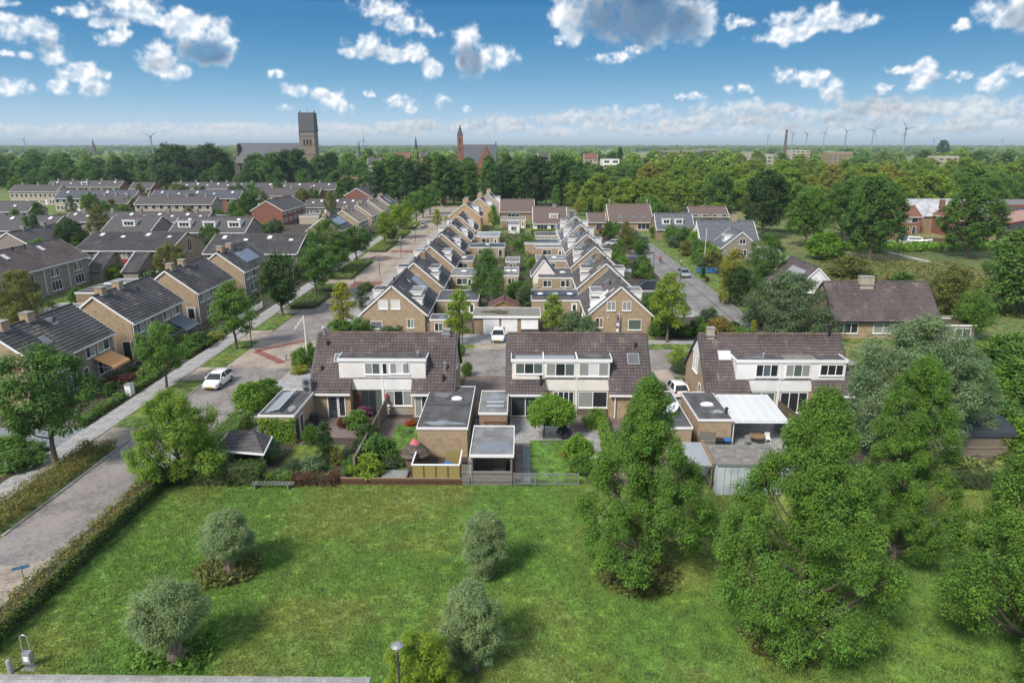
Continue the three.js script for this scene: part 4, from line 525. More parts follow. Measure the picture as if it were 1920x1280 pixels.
{ const t = thing('air_conditioner', 'tall pale grey heat pump on the roof of the solar shed', 'heat pump', [-19.9, 2.64, -60]); new B().box(-20.3, 2.64, -60.4, -19.5, 4.0, -59.8).build('casing', M.zinc, t); for (const y of [3.0, 3.65]) { new B().tube([-19.9, y, -59.798], [-19.9, y, -59.77], .26, .26, 14).build('fan_grille', M.anthracite, t); } }
{ const g = flatBlock('garage', 'long brick garage with puddled felt roof between the first two pairs', 'garage', -8.4, -4.3, -61.6, -51.8, 2.7);
  puddle(g, -6.4, -52.8, 2.645, 1.9, .55, 7); puddle(g, -7.2, -59.6, 2.645, .9, .8, 17); dome(g, -5.7, -58.2, 2.64, 1, .8); new B().box(-8.3, 2.642, -56.9, -4.4, 2.66, -56.8).build('felt_seam', M.black, g); }
{ const g = flatBlock('log_store', 'flat-roofed store with roof puddle and stacked firewood in its open end', 'shed', -3.5, -1.1, -60.7, -55.3, 2.6, { roof: M.feltPale, wall: M.brickBrown });
  puddle(g, -2.3, -59.2, 2.545, .9, .7, 27); for (const z of [-57.6, -56.6]) new B().tube([-2.9, 2.66, z], [-1.4, 2.66, z], .16, .16, 8).build('roof_pipe', M.steel, g);
  const q = rng(8); new B().box(-3.1, .1, -55.298, -1.2, 1.75, -55.2).build('back_boards', M.woodBrown, g); for (let r = 0; r < 10; r++) for (let c = 0; c < 13; c++) new B().tube([-3.0 + c * .14 + q() * .02, .2 + r * .15, -55.3], [-3.0 + c * .14, .2 + r * .15, -55.08 + q() * .08], .062, .062, 6).build('log', q() < .5 ? M.wood : M.brickBrown, g); }  // brown sheet behind the logs stands for the shade of an open bay
{ const g = thing('carport', 'grey timber carport with a puddle across its flat roof', 'carport', [-2.1, 0, -49.5]);
  const r = new B().box(-3.7, 2.45, -52.2, -.45, 2.58, -46.8).build('roof', M.feltPale, g); puddle(g, -1.7, -48.4, 2.585, 1.4, 1.0, 37); const t = new B(); t.box(-3.76, 2.42, -46.8, -.4, 2.66, -46.73); t.box(-3.76, 2.42, -52.27, -.4, 2.66, -52.2); t.box(-3.76, 2.42, -52.2, -3.7, 2.66, -46.8); t.box(-.45, 2.42, -52.2, -.39, 2.66, -46.8); t.build('roof_trim', M.whiteTrim, g);
  for (const [x, z] of [[-3.6, -46.95], [-.6, -46.95], [-3.6, -52.05], [-.6, -52.05]]) new B().box(x - .07, 0, z - .07, x + .07, 2.44, z + .07).build('post', M.woodGrey, g);
  for (let i = 0; i < 6; i++) new B().box(-3.52, .02 + i * .2, -46.98, -.68, .2 + i * .2, -46.93).build('plank', M.woodGrey, g); new B().box(-3.64, 0, -52.1, -3.6, 2.4, -47).build('side_panel', M.woodGrey, g); new B().box(-2.0, .06, -48.4, -1.1, .8, -47.6).build('store_box', M.anthracite, g); }
{ const g = thing('glazed_pen', 'low garden enclosure with yellow panes and a white rail', 'enclosure', [-6.3, 0, -48.2]); // four panes in front, a corner panel behind
  const rail = new B(); rail.box(-8.2, 1.62, -47.05, -4.5, 1.72, -46.93); rail.box(-8.2, 1.62, -49.2, -8.1, 1.72, -47.07); rail.box(-4.6, 1.62, -49.6, -4.5, 1.72, -47.07); rail.build('rail', M.whiteTrim, g);
  for (let i = 0; i < 4; i++) { new B().box(-8.15 + i * .92, .6, -47.02, -7.3 + i * .92, 1.6, -46.98).build('pane', M.yellowPane, g); } for (let i = 0; i < 5; i++) new B().box(-8.2 + i * .92, .5, -47.04, -8.13 + i * .92, 1.62, -46.96).build('post', M.woodBrown, g);
  new B().box(-5.9, .5, -49.64, -4.6, 1.7, -49.6).build('pane', M.yellowPane, g); new B().box(-8.18, .5, -49.2, -8.14, 1.6, -47.07).build('side_panel', M.woodBrown, g); }
{ const g = thing('garden_wall', 'low brown wall of planks along the lawn below the glazed pen', 'wall', [-9, 0, -46.9]); for (let i = 0; i < 5; i++) new B().box(-13.6 + i * 1.84, 0, -46.97, -11.78 + i * 1.84, .55, -46.87).build('panel', M.woodBrown, g); new B().box(-13.62, .552, -46.99, -4.4, .6, -46.85).build('coping', M.brickBrown, g); }
{ const g = thing('garden_hut', 'round thatched garden hut with a pink cone on top', 'hut', [-8.4, 0, -50.2]); const b = new B(); b.tube([-8.4, 0, -50.2], [-8.4, 1.3, -50.2], .8, .8, 14); b.build('wall', M.brickDark, g); const rf = new B().tube([-8.4, 1.15, -50.2], [-8.4, 2.0, -50.2], 1.25, .45, 18).build('roof', M.thatch, g); new B().tube([-8.4, 2.002, -50.2], [-8.4, 2.4, -50.2], .42, .05, 16).build('finial_cone', mat([.50, .13, .15]), g); }
{ const g = thing('cold_frame', 'flat glazed cold frame beside the thatched hut', 'cold frame', [-9.8, 0, -48.3]); for (let i = 0; i < 3; i++) for (let j = 0; j < 2; j++) new B().box(-10.6 + i * .62, .25, -48.9 + j * .9, -10.02 + i * .62, .28, -48.06 + j * .9).build('pane', M.glassCurtain, g); new B().box(-10.65, 0, -48.95, -8.75, .24, -47.1).build('frame', M.whiteTrim, g); }
{ const g = thing('garden_screen', 'dark stepped plank screen between two gardens, red panel at its house end', 'fence', [-12.7, 0, -54]); for (let i = 0; i < 11; i++) { const z = -60.9 + i * 1.2; new B().box(-12.75 - (i - 4) * .02, 0, z, -12.66, 1.8, z + 1.12).build('panel', i % 3 ? M.woodDark : M.woodGrey, g); new B().box(-12.78, 0, z + 1.125, -12.64, 1.9, z + 1.195).build('post', M.woodGrey, g); } new B().box(-12.8, 1.3, -61.1, -12.6, 2.1, -60.95).build('end_panel', M.red, g); }
{ const g = thing('timber_gate', 'narrow grey gate between the glazed pen and the carport', 'gate', [-4.05, 0, -46.9]); for (let i = 0; i < 4; i++) new B().box(-4.36 + i * .15, .05, -46.93, -4.23 + i * .15, 1.75, -46.89).build('board', M.woodGrey, g); new B().box(-4.42, 0, -46.95, -4.37, 1.85, -46.87).build('post', M.woodBrown, g); }
{ const g = thing('railing', 'low grey metal railing closing the garden with the ball-clipped tree', 'railing', [2, 0, -46.9]); new B().box(-.35, .98, -46.94, 4.5, 1.03, -46.86).build('top_rail', M.zinc, g); new B().box(-.35, .14, -46.93, 4.5, .18, -46.87).build('bottom_rail', M.zinc, g); for (let i = 0; i < 37; i++) new B().box(-.3 + i * .13, .18, -46.915, -.27 + i * .13, .98, -46.885).build('bar', M.zinc, g); for (const x of [-.4, 1.2, 2.8, 4.5]) new B().box(x - .04, 0, -46.94, x + .04, 1.1, -46.86).build('post', M.zinc, g); }
{ // pond-side bench, washing pole, planters
  const g = thing('garden_bench', 'white slatted bench on the terrace beside the clipped-tree lawn', 'bench', [6.1, 0, -51]); for (let i = 0; i < 4; i++) new B().box(5.4, .42, -51.3 + i * .14, 6.8, .46, -51.19 + i * .14).build('slat', M.white, g); for (const x of [5.5, 6.7]) new B().box(x - .04, .036, -51.3, x + .04, .418, -50.75).build('leg', M.zinc, g);
  const p = thing('drying_pole', 'thin steel drying pole standing in the clipped-tree lawn', 'pole', [2.2, 0, -48.5]); new B().tube([2.2, .03, -48.5], [2.2, 2.9, -48.5], .03, .03, 8).build('pole', M.zinc, p); new B().beam([1.85, 2.8, -48.5], [2.55, 2.86, -48.5], .04, .04).build('arm', M.zinc, p);
  const t = thing('clipped_tree', 'wide ball-clipped tree trained on two trunks over the terrace', 'tree', [2.8, 0, -55.6]); for (const x of [2.15, 3.45]) new B().tube([x, .03, -55.6], [x + .1, 2.5, -55.6], .07, .06, 8).build('trunk', M.bark, t); const c = new THREE.Mesh(K.globe.crown, leafMat(TINT.fresh)); c.name = 'crown'; c.position.set(0, 1.9, 0); c.scale.set(1.02, 1.0, .95); t.add(c); const c2 = new THREE.Mesh(K.globe.crown, leafMat(TINT.fresh)); c2.name = 'crown_underside'; c2.position.set(0, 2.3, 0); c2.scale.set(.95, -.35, .85); t.add(c2); }
{ const g = flatBlock('garage', 'felt-roofed garage with small sailing boats stored on it', 'garage', 11.9, 14.2, -60.5, -52.1, 2.7); puddle(g, 12.6, -59.6, 2.645, .8, .5, 47);
  for (const [lab, x, a, c] of [['small white sailing dinghy lying upside down on the garage roof', 12.6, -.5, M.white], ['white surfboard with dark pads lying on the garage roof', 13.4, -.35, M.white]]) { const t = thing(lab.includes('surf') ? 'surfboard' : 'dinghy', lab, lab.includes('surf') ? 'surfboard' : 'boat', [x, 2.66, -55.3]); t.rotation.y = a; const s = new THREE.SphereGeometry(1, 18, 10); s.scale(lab.includes('surf') ? .36 : .55, lab.includes('surf') ? .09 : .38, lab.includes('surf') ? 1.3 : 1.5); const m = new THREE.Mesh(s, c); m.name = 'hull'; m.position.y = lab.includes('surf') ? .5 : .36; t.add(m); const k = new THREE.Mesh(new THREE.BoxGeometry(.5, lab.includes('surf') ? .4 : .12, 1.4), M.black); k.name = 'stand'; k.position.y = lab.includes('surf') ? .2 : .06; t.add(k); if (lab.includes('surf')) for (let i = 0; i < 3; i++) { const p = new THREE.Mesh(new THREE.CylinderGeometry(.1, .1, .02, 12), M.black); p.name = 'pad'; p.position.set(0, .595 - Math.abs(i - 1) * .012, -.5 + i * .5); t.add(p); } } }
{ const g = flatBlock('garage', 'felt-roofed garage with one skylight beside the white veranda', 'garage', 15.2, 18, -60.3, -53.8, 2.7); puddle(g, 17.2, -55.6, 2.645, .6, .4, 57); dome(g, 16.7, -57, 2.64, 1.2, .8); flue(g, 17.9, -55.2, 2.64, .4);
  const v = thing('veranda', 'white polycarbonate veranda roof on slim white posts', 'veranda', [20.6, 0, -56.8]); for (let i = 0; i < 5; i++) { const x = 18.15 + i * .95; new B().sweep([[-59.5, 2.75], [-54.2, 2.35], [-54.2, 2.39], [-59.5, 2.79]], 'x', x, x + .9).build('roof_panel', M.polycarbonate, v); new B().beam([x + .925, 2.74, -59.5], [x + .925, 2.34, -54.1], .05, .1).build('rafter', M.whiteTrim, v); } for (const x of [18.3, 22.9]) new B().box(x - .06, .03, -54.3, x + .06, 2.33, -54.18).build('post', M.whiteTrim, v); new B().box(18.1, 2.2, -54.17, 23, 2.34, -54.08).build('gutter', M.whiteTrim, v);
  const t = thing('garden_table', 'round wooden garden table under the white veranda', 'table', [20.6, 0, -54.8]); new B().tube([20.6, .74, -54.8], [20.6, .79, -54.8], .7, .7, 18).build('tabletop', M.woodTan, t); new B().tube([20.6, .03, -54.8], [20.6, .738, -54.8], .08, .08, 8).build('leg', M.woodTan, t);
  for (const [x, z, c] of [[19.7, -54.3, M.zinc], [21.6, -54.9, M.white]]) { const h = thing('garden_chair', c === M.white ? 'white garden chair at the round veranda table' : 'grey metal garden chair at the round veranda table', 'chair', [x, 0, z]); new B().box(x - .24, .42, z - .24, x + .24, .46, z + .24).build('seat', c, h); new B().box(x - .24, .46, z - .26, x + .24, .92, z - .22).build('backrest', c, h); for (const [i, j] of [[-1, -1], [1, -1], [-1, 1], [1, 1]]) new B().box(x + i * .21 - .02, .03, z + j * .21 - .02, x + i * .21 + .02, .418, z + j * .21 + .02).build('leg', c, h); } }
{ const g = flatBlock('garden_shed', 'pale blue shed with a gravel roof standing at the lawn edge', 'shed', 14.6, 19.4, -48.8, -45.6, 2.6, { wall: mat([.52, .60, .64], { map: TX.stain }), roof: M.gravel, trim: M.zinc }); for (let i = 1; i < 10; i++) new B().box(14.6 + i * .48, .05, -45.6, 14.63 + i * .48, 2.35, -45.585).build('wall_seam', M.zinc, g);
  const c = thing('lean_to', 'open lean-to with a corrugated clear roof beside the pale blue shed', 'lean-to', [13, 0, -47.5]); for (let i = 0; i < 18; i++) new B().sweep([[-49.6, 2.42], [-46.2, 2.1], [-46.2, 2.14], [-49.6, 2.46]], 'x', 11.3 + i * .17, 11.44 + i * .17).build('roof_rib', M.panelPale, c); for (const x of [11.35, 14.35]) new B().box(x - .05, 0, -46.4, x + .05, 2.08, -46.3).build('post', M.wood, c); new B().box(11.3, 2.0, -46.28, 14.4, 2.1, -46.2).build('beam', M.wood, c); new B().beam([14.4, 2.52, -49.8], [14.4, 2.3, -46.1], .2, .1).build('barge_board', M.woodTan, c); }
function fence(label, x0, z0, x1, z1, h, m, { gap = .02, w = .14, posts = 2, name = 'board_fence', group } = {}) { const L = Math.hypot(x1 - x0, z1 - z0), dx = (x1 - x0) / L, dz = (z1 - z0) / L, g = thing(name, label, 'fence', [(x0 + x1) / 2, 0, (z0 + z1) / 2], group), n = Math.floor(L / (w + gap)); for (let i = 0; i < n; i++) { const t = (i + .5) * (w + gap); new B().beam([x0 + dx * (t - w / 2), h / 2, z0 + dz * (t - w / 2)], [x0 + dx * (t + w / 2), h / 2, z0 + dz * (t + w / 2)], .03, h - .06).build('board', m, g); } for (let t = 0; t <= L; t += posts) new B().box(x0 + dx * t - .05, 0, z0 + dz * t - .05 - .06, x0 + dx * t + .05, h + .05, z0 + dz * t + .05 - .06).build('post', m, g); return g; }
fence('grey board screen behind the two wheeled bins', 15.2, -52.9, 16.6, -52.9, 1.9, M.woodGrey, { name: 'screen' }); fence('tall board fence running out from the third pair of houses', 24.6, -60.8, 25.6, -53, 1.7, M.woodDark, { name: 'screen' });
for (const [x, lid, lab] of [[16.9, M.black, 'black wheeled bin with a black lid against the garage end'], [17.6, M.blue, 'black wheeled bin with a blue lid against the garage end']]) { const t = thing('wheelie_bin', lab, 'bin', [x, 0, -53.3]); new B().sweep([[x - .24, .08], [x + .24, .08], [x + .29, .98], [x - .29, .98]], 'z', -53.6, -53.02).build('body', M.black, t); new B().sweep([[-53.66, 1.0], [-52.96, .985], [-52.96, 1.03], [-53.3, 1.1], [-53.66, 1.06]], 'x', x - .31, x + .31).build('lid', lid, t); for (const i of [-.2, .2]) new B().tube([x + i - .03, .12, -53.58], [x + i + .03, .12, -53.58], .12, .12, 10).build('wheel', M.rubber, t); }
{ const t = thing('storage_box', 'grey garden chest with a dark green lid by the third pair', 'storage box', [24, 0, -57]); new B().box(23.3, .03, -58, 24.7, .95, -56.2).build('body', M.zinc, t); new B().box(23.25, .955, -58.05, 24.75, 1.08, -56.15).build('lid', mat([.03, .11, .09], { roughness: .5 }), t); const t2 = thing('barbecue', 'covered black barbecue beside the garden chest', 'barbecue', [24.6, 0, -55.2]); new B().sweep([[24.2, .03], [25, .03], [24.95, .95], [24.75, 1.1], [24.45, 1.1], [24.25, .95]], 'z', -55.5, -54.9).build('cover', M.black, t2); }
{ const t = thing('wheelie_bin', 'dark wheeled bin standing by the glazed kitchen door of the first pair', 'bin', [-18.9, 0, -58.6]); new B().sweep([[-19.2, .08], [-18.6, .08], [-18.54, 1.0], [-19.26, 1.0]], 'z', -58.9, -58.3).build('body', M.anthracite, t); new B().box(-19.3, 1.002, -58.95, -18.5, 1.07, -58.25).build('lid', M.anthracite, t); const b = thing('garden_bench', 'dark bench against the side of the solar shed', 'bench', [-19, 0, -57.2]); new B().box(-19.3, .42, -57.9, -18.85, .47, -56.6).build('seat', M.anthracite, b); new B().box(-19.34, .475, -57.9, -19.28, .95, -56.6).build('backrest', M.anthracite, b); for (const z of [-57.8, -56.7]) new B().box(-19.25, .03, z - .03, -18.9, .418, z + .03).build('leg', M.anthracite, b);
  const c = thing('wheelie_bin', 'small blue-lidded bin inside the glazed pen', 'bin', [-5.6, 0, -48.6]); new B().box(-5.85, .05, -48.85, -5.35, .95, -48.35).build('body', M.anthracite, c); new B().box(-5.9, .952, -48.9, -5.3, 1.03, -48.3).build('lid', M.blue, c); }
{ const g = thing('summer_house', 'small open shelter with a dark shingled hipped roof and rusty patch', 'shelter', [-21.9, 0, -50]); // corner of the first garden
  const y0 = 2.05, y1 = 3.1, a = [-23.9, y0, -48.6], b = [-19.7, y0, -47.9], c = [-20.2, y0, -51.2], d = [-24.1, y0, -51.7], p = [-23.0, y1, -50.2], q = [-21.2, y1, -50.0]; for (const f of [[a, b, q, p], [c, d, p, q]]) new B().quad(...f).build('roof_slope', M.tileFar, g); for (const f of [[b, c, q], [d, a, p]]) new B().tri(...f).build('roof_slope', M.tileFar, g);
  const e = [a, b, c, d]; e.forEach((s, i) => new B().beam([s[0], s[1] - .04, s[2]], [e[(i + 1) % 4][0], y0 - .04, e[(i + 1) % 4][2]], .06, .16).build('fascia', M.whiteTrim, g)); for (const s of e) { const x = lerp(s[0], -21.9, .1), z = lerp(s[2], -50, .1); new B().box(x - .06, 0, z - .06, x + .06, 2.0, z + .06).build('post', M.woodDark, g); } new B().box(-23.6, 0, -51.5, -20.6, 1.9, -51.4).build('back_panel', M.woodDark, g); }
{ const t = thing('ladder', 'aluminium ladder lying on trestles along the lawn hedge', 'ladder', [-18.6, 0, -46.2]); for (const z of [-46.4, -46.05]) new B().box(-20.2, .42, z - .03, -17.0, .5, z + .03).build('rail', M.steel, t); for (let i = 0; i < 12; i++) new B().box(-20.05 + i * .27, .44, -46.37, -20.01 + i * .27, .48, -46.08).build('rung', M.steel, t); for (const x of [-19.9, -17.4]) new B().box(x - .04, 0, -46.45, x + .04, .418, -46.0).build('trestle', M.zinc, t); }
{ const t = thing('parasol', 'folded white flagpole with bunting beside the first pair', 'flagpole', [-21.5, 0, -77]); t.name = numbered('flagpole'); const [x, z] = gp(577, 688); t.position.set(x, 0, z); t.org = [x, 0, z]; t.userData.label = 'white flagpole with a small pennant line beside the street'; new B().tube([x, 0, z], [x, 6.2, z], .07, .05, 10).build('pole', M.whiteTrim, t); for (let i = 0; i < 7; i++) new B().tri([x - .1 - i * .17, 6.1 - i * .22, z], [x - .26 - i * .17, 5.9 - i * .22, z], [x - .12 - i * .16, 5.75 - i * .22, z]).build('pennant', i % 2 ? M.white : mat([.55, .56, .62]), t); }

// ------------------------------------------------------------ houses along the left street (ridge parallel to the street)
function streetHouse(label, z0, len, { i = 0, x0 = -54, x1 = -46, eave = 4.75, ridge = 7.75, tiles = true, m = M.tileFar, tone = TONE.dark, seed = 1, near = false, tw = .36, tl = .42 } = {}) {
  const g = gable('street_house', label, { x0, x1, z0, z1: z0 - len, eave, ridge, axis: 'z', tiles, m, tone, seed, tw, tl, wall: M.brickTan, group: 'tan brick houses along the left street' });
  const f = new B().box(x1, .3, z0 - len + .05, x1 + .03, eave - .25, z0 - .05).build('facade', M.brickGrey, g), P = x1 + .03, mid = z0 - len / 2;  // grey brick skin, with the shade of the street side put into its colour
  for (const [a, b] of [[z0 - .8, mid + .9], [mid - .9, z0 - len + .8]]) { const lo = Math.min(a, b), hi = Math.max(a, b), w = hi - lo; win(g, 'r', P, lo + w * .02, lo + w * .50, 3.1, 4.45, { n: 2, pane: [M.glass, M.glassCurtain] }); win(g, 'r', P, lo + w * .62, lo + w * .98, 3.1, 4.45, { n: 2, pane: [M.glassCurtain, M.glass] }); win(g, 'r', P, lo + w * .02, lo + w * .6, .7, 2.3, { n: 3, pane: [M.glass, M.glassCurtain, M.glass] }); }
  for (const a of [mid - .55, mid + .55]) door(g, 'r', P, a - .45, a + .45, .1, 2.3, { leaf: i % 2 ? M.white : M.anthracite, glass: M.glass });
  for (const [dz] of [[.02], [-len + .02]]) new B().tube([x1 + .12, .1, z0 + dz - .1], [x1 + .12, eave - .3, z0 + dz - .1], .05, .05, 7).build('downpipe', M.whiteTrim, g);
  if (near) { for (const a of [z0 - 1.2, mid - 1.4]) for (const [i2, j] of [[0, 0], [1, 0], [0, 1], [1, 1]]) new B().box(P, 3.6 + j * .22, a + i2 * .22, P + .03, 3.78 + j * .22, a + .18 + i2 * .22).build('vent_block', M.brickDark, g); }
  const cx = (x0 + x1) / 2; chimney(g, cx, z0 - 1.6, ridge + .1, .75, .9, 1.0, M.brickTan); chimney(g, cx, z0 - 5.2, ridge + .1, .75, .9, 1.0, M.brickTan); flue(g, cx + 1.2, z0 - len * .6, g.roofY(cx + 1.2), .4); return g;
}
{
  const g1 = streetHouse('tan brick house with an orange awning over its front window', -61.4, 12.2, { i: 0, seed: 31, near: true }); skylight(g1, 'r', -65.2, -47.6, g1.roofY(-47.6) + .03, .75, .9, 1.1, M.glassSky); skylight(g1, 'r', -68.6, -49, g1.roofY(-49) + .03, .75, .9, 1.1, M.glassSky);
  { const a = thing('awning', 'orange canvas awning rolled out over the front window', 'awning', [-45.9, 0, -71]); new B().sweep([[-45.95, 2.75], [-43.9, 1.75], [-43.9, 1.79], [-45.95, 2.8]], 'z', -72.8, -69.6).build('canvas', M.orange, a); new B().box(-43.95, 1.55, -72.8, -43.88, 1.76, -69.6).build('valance', M.orange, a); for (const z of [-72.7, -69.7]) new B().beam([-45.95, 1.9, z], [-43.95, 1.72, z], .04, .04).build('arm', M.whiteTrim, a); }
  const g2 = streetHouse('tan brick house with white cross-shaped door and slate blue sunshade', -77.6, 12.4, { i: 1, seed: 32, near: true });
  { const a = thing('awning', 'slate grey canvas sunshade folded down from the house wall', 'awning', [-45.9, 0, -88]); new B().sweep([[-45.95, 2.7], [-43.6, 1.5], [-43.6, 1.54], [-45.95, 2.75]], 'z', -89.6, -86).build('canvas', mat([.13, .15, .19]), a); for (const z of [-89.5, -86.1]) new B().beam([-45.95, 1.9, z], [-43.7, 1.5, z], .04, .04).build('arm', M.whiteTrim, a); }
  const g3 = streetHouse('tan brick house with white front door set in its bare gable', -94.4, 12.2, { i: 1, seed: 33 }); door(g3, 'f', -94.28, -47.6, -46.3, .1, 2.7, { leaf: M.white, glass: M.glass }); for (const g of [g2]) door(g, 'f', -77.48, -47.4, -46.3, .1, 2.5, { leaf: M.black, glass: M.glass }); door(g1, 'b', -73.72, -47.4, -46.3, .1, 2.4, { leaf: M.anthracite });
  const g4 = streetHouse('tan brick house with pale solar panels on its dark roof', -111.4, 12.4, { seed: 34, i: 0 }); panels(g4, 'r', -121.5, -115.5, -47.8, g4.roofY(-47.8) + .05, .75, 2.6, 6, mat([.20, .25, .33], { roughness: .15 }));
  const far = [[-167, 'tan brick house with a large solar array beyond the junction', M.tileFar], [-186, 'tan brick house with sunlit pale tiles, two chimneys by its near gable', M.tileFarSunlit], [-203, 'tan brick house with sunlit pale tiles, third beyond the junction', M.tileFarSunlit], [-219, 'tan brick house with sunlit pale tiles and skylight, fourth beyond the junction', M.tileFarSunlit], [-235, 'dark-roofed tan brick house at the far end of the street', M.tileFar]];  // the pale roofs carry sunlight in their tile colour
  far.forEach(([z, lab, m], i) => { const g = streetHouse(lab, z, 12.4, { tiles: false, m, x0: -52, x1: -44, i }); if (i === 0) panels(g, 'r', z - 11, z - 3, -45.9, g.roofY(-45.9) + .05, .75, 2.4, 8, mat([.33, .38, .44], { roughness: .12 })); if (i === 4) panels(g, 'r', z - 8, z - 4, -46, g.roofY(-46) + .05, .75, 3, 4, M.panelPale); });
}
// ------------------------------------------------------------ the two rows of gabled houses around the inner gardens
function rowHouse(side, k, z0, { len = 13, x0, x1, dx = 0 } = {}) {
  const lab = ['with white shutters on its gable', 'second gabled pair behind the shuttered one', 'third gabled pair, roof lights beside its ridge', 'fourth gabled pair along the row', 'fifth gabled pair along the row', 'last low gabled pair before the taller houses'], labR = ['with white solar sheets and a banner', 'second gabled pair behind the solar-sheeted one', 'third gabled pair with a dark brick chimney', 'fourth gabled pair with a blue-grey roof', 'fifth gabled pair with a blue-grey roof', 'last gabled pair before the brown-roofed bungalow'];
  const blue = side > 0 && k > 2, g = gable('gabled_house', 'tan brick gabled house ' + (side < 0 ? lab[k] : labR[k]) + (side < 0 ? ', left row' : ', right row'), { x0, x1, z0, z1: z0 - len, eave: 2.7, ridge: 6.5, axis: 'z', tiles: k < 4 && !blue, m: blue ? M.tileFarBlue : M.tileFar, tone: [TONE.dark, TONE.grey, [.082, .074, .074], TONE.dark][(k + (side > 0 ? 1 : 0)) % 4], seed: 40 + k + (side > 0 ? 9 : 0), wall: M.brickTan, group: side < 0 ? 'gabled houses of the left row' : 'gabled houses of the right row' });
  const cx = (x0 + x1) / 2, s = .88, q = rng(k * 5 + side + 20);
  for (const sd of [1, -1]) {
    const inner = sd === -side, a0 = z0 - (inner ? 6.6 : 8.4) - q() * 1.4, a1 = a0 + (inner ? 3.4 : 3), pf = cx + sd * (inner ? 3.5 : 3.9), y1 = inner ? 5.15 : 4.75;
    dormer(g, sd > 0 ? 'r' : 'l', a0, a1, pf, cx + sd * 1.3, 2.9, y1, { n: 3, pane: [M.glassCurtain, M.glass, M.glassSky], roof: q() < .5 ? M.feltPale : M.felt, wall: q() < .6 ? M.white : M.cream });
    if (inner) { const b0 = z0 - 3.0 - q() * .6; dormer(g, sd > 0 ? 'r' : 'l', b0, b0 + 1.7, pf + sd * .3, cx + sd * 1.9, 2.8, 4.6, { n: 2, pane: [M.glass, M.glassCurtain], roof: M.felt, wall: M.white }); }
    win(g, sd > 0 ? 'r' : 'l', sd > 0 ? x1 : x0, z0 - 5, z0 - 2, .4, 2.3, { n: 3, pane: [M.glass, M.glassCurtain] }); win(g, sd > 0 ? 'r' : 'l', sd > 0 ? x1 : x0, z0 - 11, z0 - 8, .4, 2.3, { n: 3, pane: M.glass });
    for (const zz of [-1.0 - q(), -7.6]) skylight(g, sd > 0 ? 'r' : 'l', z0 + zz, cx + sd * 1.0, g.roofY(cx + sd * 1.0) + .04, .88, .5, .9, q() < .6 ? M.glassSky : M.blind);
    flue(g, cx + sd * .9, z0 - 4.5 - q() * 4, g.roofY(cx + .9), .45);
  }
  if (q() < .75) { const sf = q() < .5 ? 1 : -1, a = z0 - 12.4; panels(g, sf > 0 ? 'r' : 'l', a, a + 2.2 + q() * 1.6, cx + sf * 2.2, g.roofY(cx + 2.2) + .06, .88, 1.7 + q() * 1.6, 3, q() < .5 ? M.panel : M.panelPale); }
  if (k) chimney(g, cx - .6 * side, z0 - 6.5, 6.4, .9, .8, .9, k > 1 ? M.brickDark : M.brickBrown); return g;
}
const rowZ = [-90.6, -109.2, -128, -146.5, -165.2, -184];
rowZ.forEach((z, k) => {
  const l = rowHouse(-1, k, z, { x0: -21.7 + k * .2, x1: -13 + k * .2 }), r = rowHouse(1, k, z + .3, { x0: 9.4 + k * .22, x1: 17.9 + k * .22 });
  if (!k) {
    for (const [a, b] of [[-19.3, -18], [-17.6, -16.3]]) { const w = win(l, 'f', z, a, b, 3.35, 4.65, { n: 1, pane: M.blind, t: .05 }); w.name = 'shutter'; } win(l, 'f', z, -20.5, -18.9, .55, 1.65, { n: 1, pane: M.blindGrey }); win(l, 'f', z, -15.5, -14.5, .7, 2.0, { n: 2, pane: [M.glassGreen, M.glassCurtain] });
    win(r, 'f', z + .3, 11.8, 13.0, 3.3, 4.6, { n: 2, pane: M.glassCurtain }); win(r, 'f', z + .3, 13.9, 15.1, 3.3, 4.6, { n: 2, pane: M.glassCurtain }); win(r, 'f', z + .3, 10.3, 11.4, .9, 2.3, { n: 2, pane: [M.glass, M.woodTan] }); win(r, 'f', z + .3, 14.8, 16.6, .6, 2.1, { n: 1, pane: M.glassGreen });
    for (const [x, y] of [[13.5, 2.8], [12.0, 2.3]]) new B().tube([x, y, z + .302], [x, y, z + .42], .1, .1, 10).build('wall_lamp', M.white, r);
    panels(r, 'l', z - 3.1, z - 1.5, 11.6, r.roofY(11.6) + .06, .88, 2.0, 2, mat([.70, .72, .74], { roughness: .4 })); panels(r, 'l', z - 1.4, z - .2, 10.6, r.roofY(10.6) + .06, .88, 3.2, 1, mat([.70, .72, .74], { roughness: .4 }));
    const t = thing('banner_flag', 'tall white and purple banner flag leaning by the gable', 'flag', [13.4, 0, z + .8]); new B().tube([13.5, 0, z + .8], [13.5, 3.0, z + .8], .025, .02, 6).build('pole', M.whiteTrim, t); for (let i = 0; i < 6; i++) new B().box(13.1 + i * .02, .5 + i * .4, z + .79, 13.46, .88 + i * .4, z + .81).build('cloth', i % 2 ? mat([.16, .10, .32]) : i === 4 ? M.anthracite : M.white, t);
  } else { for (const h of [l, r]) win(h, 'f', h === l ? z : z + .3, h.info.cx - .7, h.info.cx + .7, 3.6, 4.7, { n: 2, pane: M.glassCurtain }); }
});
